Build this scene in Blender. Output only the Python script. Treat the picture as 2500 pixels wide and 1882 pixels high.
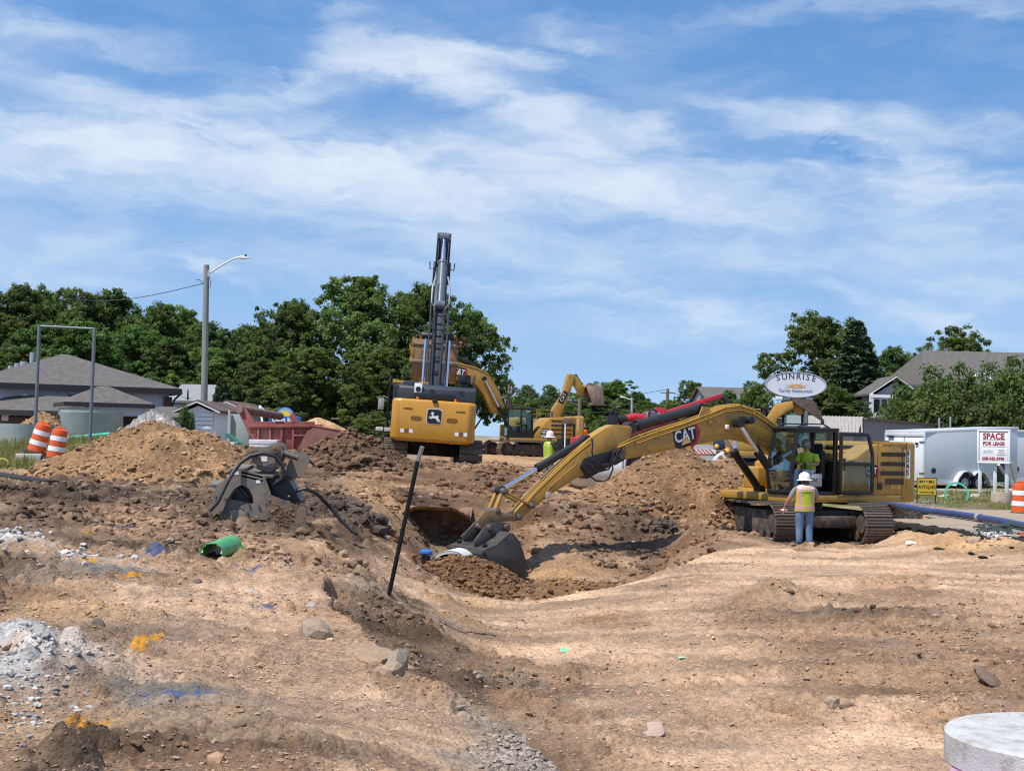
import bpy, bmesh, math, random
import numpy as np
from mathutils import Vector, Matrix
for _o in list(bpy.data.objects): bpy.data.objects.remove(_o)
SC = bpy.context.scene
COL = SC.collection
R = math.radians
# ------------------------------------------------------------------ camera
FPX, CXP, CYP = 3400.0, 1250.0, 941.0          # focal length and centre in photograph pixels (2500 x 1882)
ZC = 2.40                                      # eye height above the ground the worker stands on
PITCH, ROLL = math.atan(127.0/3400.0), R(1.35)
_f = Vector((0, math.cos(PITCH), math.sin(PITCH))); _u0 = Vector((0, -math.sin(PITCH), math.cos(PITCH))); _r0 = Vector((1, 0, 0))
_r = _r0*math.cos(ROLL) + _u0*math.sin(ROLL); _u = _u0*math.cos(ROLL) - _r0*math.sin(ROLL)
cam_d = bpy.data.cameras.new('camera'); cam = bpy.data.objects.new('camera', cam_d); COL.objects.link(cam)
cam_d.sensor_width = 36; cam_d.lens = FPX/2500*36; cam_d.clip_start = 0.1; cam_d.clip_end = 20000
cam.matrix_world = Matrix(((_r.x, _u.x, -_f.x, 0), (_r.y, _u.y, -_f.y, 0), (_r.z, _u.z, -_f.z, ZC), (0, 0, 0, 1)))
SC.camera = cam
def ray(px, py): return _f*FPX + _r*(px-CXP) + _u*(CYP-py)
def P(px, py, Y):
    d = ray(px, py); k = Y/d.y; return Vector((d.x*k, Y, ZC+d.z*k))
def PG(px, py, z):
    d = ray(px, py); k = (z-ZC)/d.z; return Vector((d.x*k, d.y*k, z))
def PPL(px, py, o, n):
    d = ray(px, py); c = Vector((0, 0, ZC)); k = (o-c).dot(n)/d.dot(n); return c+d*k
def PXY(v):
    w = Vector(v)-Vector((0, 0, ZC)); k = w.dot(_f); return (CXP+w.dot(_r)/k*FPX, CYP-w.dot(_u)/k*FPX)
# ------------------------------------------------------------------ light
SUN_EL, SUN_AZ = R(63), math.atan2(-0.78, -0.62)      # azimuth as atan2(x, y) of the direction towards the sun
SDIR = Vector((math.sin(SUN_AZ)*math.cos(SUN_EL), math.cos(SUN_AZ)*math.cos(SUN_EL), math.sin(SUN_EL)))
sl = bpy.data.lights.new('sun', 'SUN'); sl.energy = 4.8; sl.angle = R(0.53); sl.color = (1.0, 0.955, 0.88)
so = bpy.data.objects.new('sun', sl); COL.objects.link(so); so.rotation_euler = (-SDIR).to_track_quat('-Z', 'Y').to_euler(); so.location = (0, 0, 60)
SC.view_settings.view_transform = 'Standard'; SC.view_settings.look = 'None'; SC.view_settings.gamma = 1; SC.view_settings.exposure = 0.12
SC.view_settings.use_curve_mapping = False
W = bpy.data.worlds.new('World'); SC.world = W; W.use_nodes = True
def NT(tree):
    N, L = tree.nodes, tree.links
    def nd(t, **k):
        n = N.new(t)
        for a, b in k.items():
            if a == 'ins':
                for i, v in b.items():
                    if isinstance(v, bpy.types.NodeSocket): L.new(v, n.inputs[i])
                    else: n.inputs[i].default_value = v
            else: setattr(n, a, b)
        return n
    def m(op, a, b=0.0, c=0.0, clamp=False):
        n = N.new('ShaderNodeMath'); n.operation = op; n.use_clamp = clamp
        for i, v in enumerate((a, b, c)):
            if isinstance(v, bpy.types.NodeSocket): L.new(v, n.inputs[i])
            else: n.inputs[i].default_value = v
        return n.outputs[0]
    return N, L, nd, m
def build_sky():
    N, L, nd, m = NT(W.node_tree); N.clear()
    sky = nd('ShaderNodeTexSky'); sky.sky_type = 'NISHITA'; sky.sun_disc = False
    sky.sun_elevation = SUN_EL; sky.sun_rotation = SUN_AZ; sky.air_density = 1.25; sky.dust_density = 0.35; sky.ozone_density = 3.0; sky.altitude = 200
    tc = nd('ShaderNodeTexCoord'); sp = nd('ShaderNodeSeparateXYZ', ins={0: tc.outputs['Generated']})
    x, y, z = sp.outputs
    # clear summer air: the white murk at the very horizon is thinner than the model's, so it is read a little higher up
    sz = m('ADD', m('MULTIPLY', m('ABSOLUTE', z), 0.80), 0.20); lv = nd('ShaderNodeCombineXYZ', ins={0: x, 1: y, 2: sz}); nv = nd('ShaderNodeVectorMath', operation='NORMALIZE', ins={0: lv.outputs[0]}); L.new(nv.outputs[0], sky.inputs[0])
    az = m('MULTIPLY', m('ARCTAN2', x, y), 57.2958); el = m('MULTIPLY', m('ARCSINE', z), 57.2958)
    # warp the direction so the cloud edges are drawn out and feathered
    cv = nd('ShaderNodeCombineXYZ', ins={0: m('MULTIPLY', az, 0.10), 1: m('MULTIPLY', el, 0.28), 2: 0.0})
    wn = nd('ShaderNodeTexNoise', noise_dimensions='2D', ins={'Vector': cv.outputs[0], 'Scale': 1.6, 'Detail': 7.0, 'Roughness': 0.60})
    ws = nd('ShaderNodeSeparateColor', ins={0: wn.outputs['Color']})
    azw = m('ADD', az, m('MULTIPLY', m('SUBTRACT', ws.outputs[0], 0.5), 5.0)); elw = m('ADD', el, m('MULTIPLY', m('SUBTRACT', ws.outputs[1], 0.5), 2.6))
    def aed(px, py):
        d = ray(px, py).normalized(); return math.degrees(math.atan2(d.x, d.y)), math.degrees(math.asin(d.z))
    # banks of cirrus seen in the photograph: (x, y, half length, half height, tilt of the streak, strength), all as directions in the sky
    banks = [(80, 360, 420, 66, 1, 1.05), (500, 365, 420, 68, 2, 1.05), (930, 405, 420, 74, 4, 1.0), (1350, 455, 420, 60, 2, .66), (1750, 490, 420, 60, 4, .5), (2150, 470, 330, 60, 10, .42),
             (640, 225, 190, 26, -22, .55), (860, 170, 230, 34, -10, .85), (1080, 195, 220, 42, 12, .95), (1280, 255, 230, 46, 18, 1.05), (1350, 315, 150, 44, 24, .75), (1200, 345, 190, 34, 10, .6),
             (1080, 115, 190, 20, 4, .62), (1270, 135, 170, 24, 8, .62), (1420, 95, 110, 28, 6, .75), (1990, 320, 250, 34, 14, .8), (2130, 370, 230, 46, 18, .7), (2400, 315, 200, 22, 4, .6), (2200, 285, 60, 22, 0, .5), (1600, 320, 70, 30, 8, .6), (1690, 360, 130, 24, 22, .5), (2420, 450, 260, 44, 10, .55), (1970, 415, 80, 16, 10, .5),
             (1350, 700, 330, 22, 5, .62), (1640, 745, 260, 24, 10, .75), (1420, 650, 110, 24, 10, .4), (2130, 735, 330, 26, 16, .6), (1560, 805, 190, 32, 2, .62), (1800, 800, 230, 22, 4, .36), (2400, 720, 200, 26, 10, .36),
             (160, 80, 330, 26, 5, .55), (120, 190, 330, 34, 16, .42), (330, 250, 300, 30, 14, .32), (840, 50, 130, 40, 60, .36), (2080, 15, 330, 26, -3, .5), (2470, 20, 90, 20, 10, .6),
             (100, 590, 700, 60, 2, .42), (900, 560, 700, 46, 4, .40), (1700, 600, 700, 60, 4, .36), (480, 662, 70, 12, 26, .6), (560, 705, 60, 10, 28, .3), (200, 695, 210, 26, 4, .40), (2350, 600, 400, 60, 6, .25)]
    tot = None; wv = nd('ShaderNodeCombineXYZ', ins={0: azw, 1: elw, 2: 0.0})
    for bx, by, hl, hh, tilt, st in banks:
        a0, e0 = aed(bx, by); k = 57.2958/3400
        mp = nd('ShaderNodeMapping', vector_type='TEXTURE', ins={0: wv.outputs[0], 1: (a0, e0, 0), 2: (0, 0, R(-tilt)), 3: (hl*k, hh*k, 1)})
        dt = nd('ShaderNodeVectorMath', operation='DOT_PRODUCT', ins={0: mp.outputs[0], 1: mp.outputs[0]})
        g = m('POWER', math.exp(-.85), dt.outputs['Value'])
        tot = m('MULTIPLY', g, st) if tot is None else m('MULTIPLY_ADD', g, st, tot)
    # away from the picture the same kind of cirrus simply goes on
    fv = nd('ShaderNodeCombineXYZ', ins={0: m('DIVIDE', x, m('ADD', m('ABSOLUTE', z), 0.15)), 1: m('DIVIDE', y, m('ADD', m('ABSOLUTE', z), 0.15)), 2: 0.0})
    fn = nd('ShaderNodeTexNoise', noise_dimensions='2D', ins={'Vector': fv.outputs[0], 'Scale': 0.9, 'Detail': 7.0, 'Roughness': 0.6, 'Distortion': 0.6})
    far = nd('ShaderNodeMapRange', ins={0: m('ABSOLUTE', az), 1: 22.0, 2: 40.0, 3: 0.0, 4: 1.0})
    high = nd('ShaderNodeMapRange', ins={0: el, 1: 19.0, 2: 30.0, 3: 0.0, 4: 1.0})
    away = m('MAXIMUM', far.outputs[0], high.outputs[0])
    tot = m('ADD', tot, m('MULTIPLY', away, m('MULTIPLY', m('SUBTRACT', fn.outputs[0], 0.42, clamp=True), 3.0)))
    # fibrous texture
    sv = nd('ShaderNodeCombineXYZ', ins={0: m('MULTIPLY', azw, 0.13), 1: m('MULTIPLY', m('ADD', elw, m('MULTIPLY', azw, 0.04)), 0.55), 2: 3.0})
    sn = nd('ShaderNodeTexNoise', noise_dimensions='2D', ins={'Vector': sv.outputs[0], 'Scale': 1.0, 'Detail': 9.0, 'Roughness': 0.62})
    fine = m('MULTIPLY', m('SUBTRACT', sn.outputs[0], 0.24, clamp=True), 2.7)
    cl = m('MULTIPLY', tot, fine)
    veil = m('MULTIPLY', m('SUBTRACT', sn.outputs[0], 0.42, clamp=True), 0.40)
    murk = m('MULTIPLY', m('EXPONENT', m('MULTIPLY', m('ABSOLUTE', el), -0.13)), 0.36)
    mask = m('ADD', m('MULTIPLY', cl, 0.86), m('ADD', veil, murk))
    mask = m('SUBTRACT', 1.0, m('EXPONENT', m('MULTIPLY', mask, -1.15)))
    mask = m('MINIMUM', m('MULTIPLY', mask, 1.02), 0.9)
    mix = nd('ShaderNodeMix', data_type='RGBA', ins={0: mask}); hs = nd('ShaderNodeHueSaturation', ins={'Hue': 0.503, 'Saturation': 1.30, 'Value': 1.0, 'Color': sky.outputs[0]}); L.new(hs.outputs[0], mix.inputs[6]); mix.inputs[7].default_value = CLOUD
    bg = nd('ShaderNodeBackground', ins={0: mix.outputs[2], 1: 0.15}); out = nd('ShaderNodeOutputWorld'); L.new(bg.outputs[0], out.inputs[0])
CLOUD = (4.9, 5.45, 6.1, 1)
build_sky()
W.cycles.sampling_method = 'MANUAL'; W.cycles.sample_map_resolution = 256
CY = SC.cycles; CY.use_denoising = False; CY.pixel_filter_type = 'BLACKMAN_HARRIS'; CY.filter_width = 1.15; CY.max_bounces = 5; CY.diffuse_bounces = 2; CY.glossy_bounces = 3; CY.transmission_bounces = 3; CY.transparent_max_bounces = 12; CY.caustics_reflective = False; CY.caustics_refractive = False
# ------------------------------------------------------------------ helpers: noise
def _hash(ix, iy, seed):
    h = (ix.astype(np.int64)*374761393 + iy.astype(np.int64)*668265263 + seed*974634777) & 0xFFFFFFFF
    h = ((h ^ (h >> 13))*1274126177) & 0xFFFFFFFF; h = ((h ^ (h >> 16))*2246822519) & 0xFFFFFFFF
    return ((h ^ (h >> 15)) & 0xFFFFFF)/float(0x1000000)
def vnoise(x, y, seed=0):
    ix, iy = np.floor(x), np.floor(y); fx, fy = x-ix, y-iy
    fx = fx*fx*fx*(fx*(fx*6-15)+10); fy = fy*fy*fy*(fy*(fy*6-15)+10)
    a = _hash(ix, iy, seed); b = _hash(ix+1, iy, seed); c = _hash(ix, iy+1, seed); d = _hash(ix+1, iy+1, seed)
    return (a*(1-fx)+b*fx)*(1-fy)+(c*(1-fx)+d*fx)*fy
def fbm(x, y, oct=4, seed=0, gain=0.5):
    s = 0; a = 1.0; t = 0
    for o in range(oct):
        s = s+a*vnoise(x*2**o+o*17.3, y*2**o-o*9.1, seed+o); t += a; a *= gain
    return s/t
def clods(x, y, seed, dens=0.6):
    """lumps: a rounded, uneven stone or clod in part of the unit cells; returns height 0..~0.5 in cell units and a random id"""
    ix, iy = np.floor(x), np.floor(y); best = np.zeros_like(x); ident = np.zeros_like(x)
    for dx in (-1, 0, 1):
        for dy in (-1, 0, 1):
            cx, cy = ix+dx, iy+dy
            px = cx+0.15+0.7*_hash(cx, cy, seed); py = cy+0.15+0.7*_hash(cx, cy, seed+1); rr = 0.18+0.42*_hash(cx, cy, seed+2)**1.6
            on = _hash(cx, cy, seed+3) < dens; an = 6.283*_hash(cx, cy, seed+4); sq = 0.65+0.5*_hash(cx, cy, seed+5)
            ddx, ddy = x-px, y-py; ux = ddx*np.cos(an)+ddy*np.sin(an); uy = (-ddx*np.sin(an)+ddy*np.cos(an))/sq
            q = 1-(ux*ux+uy*uy)/(rr*rr)
            h = np.where(on & (q > 0), np.sqrt(np.maximum(q, 0))*rr*0.75, 0)
            up = h > best; best = np.where(up, h, best); ident = np.where(up, _hash(cx, cy, seed+6), ident)
    return best, ident
def sstep(a, b, x):
    t = np.clip((x-a)/(b-a), 0, 1); return t*t*(3-2*t)
# ------------------------------------------------------------------ helpers: materials
MATS = {}
def mat(name, col, rough=0.6, metal=0.0, var=0.12, scale=6.0, bump=0.0, bscale=30.0, dirt=None, dirt_amt=0.0, dirt_scale=2.5, spec=0.5, coat=0.0, col2=None, grain=(1, 1, 1), emit=None):
    """painted / plain surface: base colour with blotchy variation, optional dirt of a second colour, fine bump"""
    if name in MATS: return MATS[name]
    mt = bpy.data.materials.new(name); mt.use_nodes = True; N, L, nd, m = NT(mt.node_tree); N.clear()
    out = nd('ShaderNodeOutputMaterial'); bs = nd('ShaderNodeBsdfPrincipled'); L.new(bs.outputs[0], out.inputs[0])
    tc = nd('ShaderNodeTexCoord'); mp = nd('ShaderNodeMapping', ins={0: tc.outputs['Object'], 3: grain})
    ge = nd('ShaderNodeNewGeometry')
    n1 = nd('ShaderNodeTexNoise', ins={'Vector': mp.outputs[0], 'Scale': scale, 'Detail': 6.0, 'Roughness': 0.62})
    c = (*col, 1); lo = tuple(v*(1-var) for v in col)+(1,); hi = tuple(min(1, v*(1+var)) for v in (col2 or col))+(1,)
    rp = nd('ShaderNodeMapRange', ins={0: n1.outputs[0], 1: 0.3, 2: 0.7, 3: 0.0, 4: 1.0})
    mx = nd('ShaderNodeMix', data_type='RGBA', ins={0: rp.outputs[0]}); mx.inputs[6].default_value = lo; mx.inputs[7].default_value = hi
    cur = mx.outputs[2]; rgh = rough
    if dirt is not None:
        n2 = nd('ShaderNodeTexNoise', ins={'Vector': tc.outputs['Object'], 'Scale': dirt_scale, 'Detail': 9.0, 'Roughness': 0.68})
        th = 0.66-0.36*dirt_amt
        r2 = nd('ShaderNodeMapRange', ins={0: n2.outputs[0], 1: th, 2: th+0.16, 3: 0.0, 4: min(1.0, 0.45+dirt_amt)})
        m2 = nd('ShaderNodeMix', data_type='RGBA', ins={0: r2.outputs[0]}); L.new(cur, m2.inputs[6]); m2.inputs[7].default_value = (*dirt, 1); cur = m2.outputs[2]
        rr = nd('ShaderNodeMapRange', ins={0: r2.outputs[0], 1: 0.0, 2: 1.0, 3: rough, 4: 0.92}); L.new(rr.outputs[0], bs.inputs['Roughness'])
    else:
        bs.inputs['Roughness'].default_value = rough
    L.new(cur, bs.inputs['Base Color']); bs.inputs['Metallic'].default_value = metal; bs.inputs['Specular IOR Level'].default_value = spec; bs.inputs['Coat Weight'].default_value = coat
    if bump > 0:
        n3 = nd('ShaderNodeTexNoise', ins={'Vector': mp.outputs[0], 'Scale': bscale, 'Detail': 5.0, 'Roughness': 0.6})
        bp = nd('ShaderNodeBump', ins={'Strength': bump, 'Distance': 0.02, 'Height': n3.outputs[0]}); L.new(bp.outputs[0], bs.inputs['Normal'])
    if emit: bs.inputs['Emission Color'].default_value = (*emit[:3], 1); bs.inputs['Emission Strength'].default_value = emit[3]
    MATS[name] = mt; return mt
def glass_mat(name, tint=(0.75, 0.85, 0.82), alpha=0.25, rough=0.02):
    """thin sheet of glass: mostly see-through with a real reflection"""
    if name in MATS: return MATS[name]
    mt = bpy.data.materials.new(name); mt.use_nodes = True; N, L, nd, m = NT(mt.node_tree); N.clear()
    out = nd('ShaderNodeOutputMaterial'); tr = nd('ShaderNodeBsdfTransparent', ins={0: (*tint, 1)}); gl = nd('ShaderNodeBsdfGlossy', ins={0: (1, 1, 1, 1), 1: rough})
    fr = nd('ShaderNodeFresnel', ins={0: 1.5}); fac = m('ADD', m('MULTIPLY', fr.outputs[0], 0.55), alpha*0.12, clamp=True)
    mx = nd('ShaderNodeMixShader', ins={0: fac, 1: tr.outputs[0], 2: gl.outputs[0]}); L.new(mx.outputs[0], out.inputs[0]); MATS[name] = mt; return mt
def vcol_mat(name, rough=0.9, bump=0.85, bscale=60, attr='soil', spec=0.2, speck=0.42, sscale=38.0):
    """earth: colour from the soil attribute, broken up by grain at several sizes"""
    if name in MATS: return MATS[name]
    mt = bpy.data.materials.new(name); mt.use_nodes = True; N, L, nd, m = NT(mt.node_tree); N.clear()
    out = nd('ShaderNodeOutputMaterial'); bs = nd('ShaderNodeBsdfPrincipled'); L.new(bs.outputs[0], out.inputs[0])
    at = nd('ShaderNodeAttribute', attribute_name=attr); ge = nd('ShaderNodeNewGeometry')
    nA = nd('ShaderNodeTexNoise', ins={'Vector': ge.outputs['Position'], 'Scale': 1.1, 'Detail': 8.0, 'Roughness': 0.65})
    vo = nd('ShaderNodeTexVoronoi', ins={'Vector': ge.outputs['Position'], 'Scale': sscale}); vs = nd('ShaderNodeSeparateColor', ins={0: vo.outputs['Color']})
    vo2 = nd('ShaderNodeTexVoronoi', ins={'Vector': ge.outputs['Position'], 'Scale': sscale*0.42}); vs2 = nd('ShaderNodeSeparateColor', ins={0: vo2.outputs['Color']})
    a = m('ADD', 0.72, m('MULTIPLY', nA.outputs[0], 0.56))
    peb = m('ADD', m('MULTIPLY', m('SUBTRACT', vs.outputs[0], 0.5), speck), m('MULTIPLY', m('SUBTRACT', vs2.outputs[1], 0.5), speck*0.7))
    a = m('MULTIPLY', a, m('ADD', 1.0, peb))
    mx = nd('ShaderNodeVectorMath', operation='SCALE'); L.new(at.outputs['Color'], mx.inputs[0]); L.new(a, mx.inputs['Scale'])
    L.new(mx.outputs[0], bs.inputs['Base Color']); bs.inputs['Roughness'].default_value = rough; bs.inputs['Specular IOR Level'].default_value = spec
    nB = nd('ShaderNodeTexNoise', ins={'Vector': ge.outputs['Position'], 'Scale': bscale, 'Detail': 6.0, 'Roughness': 0.7})
    hh = m('ADD', m('MULTIPLY', nB.outputs[0], 0.7), m('MULTIPLY', m('SUBTRACT', 1.0, vo.outputs['Distance']), 0.5))
    bp = nd('ShaderNodeBump', ins={'Strength': bump, 'Distance': 0.03, 'Height': hh}); L.new(bp.outputs[0], bs.inputs['Normal'])
    MATS[name] = mt; return mt
# ------------------------------------------------------------------ helpers: objects
def link(name, data, parent=None):
    o = bpy.data.objects.new(name, data); COL.objects.link(o)
    if parent is not None: o.parent = parent
    return o
def tag(o, label=None, cat=None, group=None, kind=None):
    if label: o['label'] = label
    if cat: o['category'] = cat
    if group: o['group'] = group
    if kind: o['kind'] = kind
    return o
def thing(name, label, cat, loc=(0, 0, 0), rz=0.0, group=None):
    o = link(name, None); o.location = loc; o.rotation_euler = (0, 0, rz); o.empty_display_size = 0.2
    return tag(o, label, cat, group)
def np_mesh(name, V, F, material=None, smooth=True, attr=None, loose=None):
    """V (n,3), F (m,3|4) arrays"""
    me = bpy.data.meshes.new(name); V = np.asarray(V, dtype=np.float32); F = np.asarray(F, dtype=np.int32); k = F.shape[1]
    me.vertices.add(len(V)); me.vertices.foreach_set('co', V.ravel()); me.loops.add(F.size); me.loops.foreach_set('vertex_index', F.ravel())
    me.polygons.add(len(F)); me.polygons.foreach_set('loop_start', np.arange(0, F.size, k, dtype=np.int32)); me.polygons.foreach_set('loop_total', np.full(len(F), k, dtype=np.int32))
    me.polygons.foreach_set('use_smooth', np.full(len(F), bool(smooth))); me.update(calc_edges=True)
    if attr is not None:
        a = me.color_attributes.new('soil', 'FLOAT_COLOR', 'POINT'); c = np.ones((len(V), 4), dtype=np.float32); c[:, :3] = attr; a.data.foreach_set('color', c.ravel())
    if material: me.materials.append(material)
    return me
class MB:
    """collects shapes into one mesh"""
    def __init__(s): s.v = []; s.f = []; s.M = Matrix.Identity(4)
    def _add(s, vs, fs):
        b = len(s.v); s.v += [tuple(s.M @ Vector(v)) for v in vs]; s.f += [tuple(i+b for i in f) for f in fs]; return s
    def box(s, c, d, rot=None, taper=None):
        x, y, z = d[0]/2, d[1]/2, d[2]/2; t = taper or (1, 1)
        vs = [(-x, -y, -z), (x, -y, -z), (x, y, -z), (-x, y, -z), (-x*t[0], -y*t[1], z), (x*t[0], -y*t[1], z), (x*t[0], y*t[1], z), (-x*t[0], y*t[1], z)]
        m = Matrix.Translation(c) @ (rot.to_4x4() if rot is not None else Matrix.Identity(4))
        return s._add([m @ Vector(v) for v in vs], [(3, 2, 1, 0), (4, 5, 6, 7), (0, 1, 5, 4), (1, 2, 6, 5), (2, 3, 7, 6), (3, 0, 4, 7)])
    def bar(s, a, b, w, h, up=(0, 0, 1)):
        a, b = Vector(a), Vector(b); d = (b-a); L = d.length; d.normalize(); up = Vector(up)
        if abs(d.dot(up)) > 0.98: up = Vector((1, 0, 0))
        y = up.cross(d).normalized(); z = d.cross(y); m = Matrix((d, y, z)).transposed()
        return s.box((a+b)/2, (L, w, h), m)
    def cyl(s, a, b, r0, r1=None, n=12, cap=True, inner=None):
        a, b = Vector(a), Vector(b); r1 = r0 if r1 is None else r1; d = (b-a).normalized(); q = Vector((0, 0, 1)) if abs(d.z) < 0.9 else Vector((1, 0, 0))
        x = q.cross(d).normalized(); y = d.cross(x); vs = []
        for i in range(n):
            t = 2*math.pi*i/n; e = x*math.cos(t)+y*math.sin(t); vs += [a+e*r0, b+e*r1]
        fs = [(2*i, 2*((i+1) % n), 2*((i+1) % n)+1, 2*i+1) for i in range(n)]
        if inner is not None:
            k = len(vs)
            for i in range(n):
                t = 2*math.pi*i/n; e = x*math.cos(t)+y*math.sin(t); vs += [a+e*r0*inner, b+e*r1*inner]
            for i in range(n):
                j = (i+1) % n; fs += [(k+2*i+1, k+2*j+1, k+2*j, k+2*i), (2*i+1, 2*j+1, k+2*j+1, k+2*i+1), (2*j, 2*i, k+2*i, k+2*j)]
        elif cap: fs += [tuple(2*i for i in range(n))[::-1], tuple(2*i+1 for i in range(n))]
        return s._add(vs, fs)
    def tube(s, pts, r, n=8, cap=True, radii=None):
        pts = [Vector(p) for p in pts]; vs = []; fs = []; px = None
        for i, p in enumerate(pts):
            d = (pts[min(i+1, len(pts)-1)]-pts[max(i-1, 0)]).normalized()
            if px is None:
                q = Vector((0, 0, 1)) if abs(d.z) < 0.9 else Vector((1, 0, 0)); px = q.cross(d).normalized()
            else: px = (px-d*px.dot(d)).normalized()
            y = d.cross(px); rr = radii[i] if radii else r
            for k in range(n):
                t = 2*math.pi*k/n; vs.append(p+(px*math.cos(t)+y*math.sin(t))*rr)
        for i in range(len(pts)-1):
            for k in range(n):
                a, b = i*n+k, i*n+(k+1) % n; fs.append((a, b, b+n, a+n))
        if cap: fs += [tuple(range(n))[::-1], tuple((len(pts)-1)*n+k for k in range(n))]
        return s._add(vs, fs)
    def prism(s, pts, y0, y1, bev=0.0):
        """outline in local XZ, extruded along Y from y0 to y1"""
        A = sum(pts[i][0]*pts[(i+1) % len(pts)][1]-pts[(i+1) % len(pts)][0]*pts[i][1] for i in range(len(pts)))
        if A > 0: pts = pts[::-1]
        n = len(pts); vs = [(p[0], y0, p[1]) for p in pts]+[(p[0], y1, p[1]) for p in pts]
        fs = [tuple(range(n))[::-1], tuple(range(n, 2*n))]+[(i, (i+1) % n, n+(i+1) % n, n+i) for i in range(n)]
        if y1 > y0: fs = [f[::-1] for f in fs]
        return s._add(vs, fs)
    def lathe(s, prof, n=24, c=(0, 0, 0), cap=True):
        vs = []; fs = []; c = Vector(c)
        for r, z in prof:
            for k in range(n):
                t = 2*math.pi*k/n; vs.append(c+Vector((r*math.cos(t), r*math.sin(t), z)))
        for i in range(len(prof)-1):
            for k in range(n):
                a, b = i*n+k, i*n+(k+1) % n; fs.append((a, b, b+n, a+n))
        if cap: fs += [tuple(range(n))[::-1], tuple((len(prof)-1)*n+k for k in range(n))]
        return s._add(vs, fs)
    def poly(s, vs, two=False):
        return s._add(vs, [tuple(range(len(vs)))])
    def build(s, name, material, parent=None, bevel=0.0, smooth=False, seg=2):
        me = bpy.data.meshes.new(name); me.from_pydata(s.v, [], s.f); me.update()
        if bevel > 0 or smooth:
            bm = bmesh.new(); bm.from_mesh(me)
            bmesh.ops.recalc_face_normals(bm, faces=bm.faces)
            if bevel > 0:
                ed = [e for e in bm.edges if len(e.link_faces) == 2 and e.calc_face_angle(0) > 0.6]
                bmesh.ops.bevel(bm, geom=ed, offset=bevel, segments=seg, profile=0.5, affect='EDGES', clamp_overlap=True)
            bm.to_mesh(me); bm.free()
        if smooth or bevel > 0:
            me.polygons.foreach_set('use_smooth', [True]*len(me.polygons)); me.set_sharp_from_angle(angle=R(40))
        me.materials.append(material)
        return link(name, me, parent)
def text_mesh(txt, size, material, name='lettering', parent=None, M=None, bold=0.0, align='CENTER', depth=0.0, sx=1.0, shear=0.0, spacing=1.0):
    cu = bpy.data.curves.new(name, 'FONT'); cu.body = txt; cu.size = size; cu.align_x = align; cu.align_y = 'CENTER'; cu.offset = bold; cu.extrude = depth; cu.shear = shear; cu.space_character = spacing; cu.resolution_u = 3
    t = bpy.data.objects.new(name, cu); COL.objects.link(t); bpy.context.view_layer.update()
    me = bpy.data.meshes.new_from_object(t.evaluated_get(bpy.context.evaluated_depsgraph_get())); bpy.data.objects.remove(t)
    mm = (M or Matrix.Identity(4)) @ Matrix.Diagonal((sx, 1, 1, 1)); me.transform(mm); me.materials.clear(); me.materials.append(material)
    return link(name, me, parent)
def copy_tree(o, parent=None):
    c = o.copy(); COL.objects.link(c)
    if parent is not None: c.parent = parent
    for ch in o.children: copy_tree(ch, c)
    return c
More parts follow.
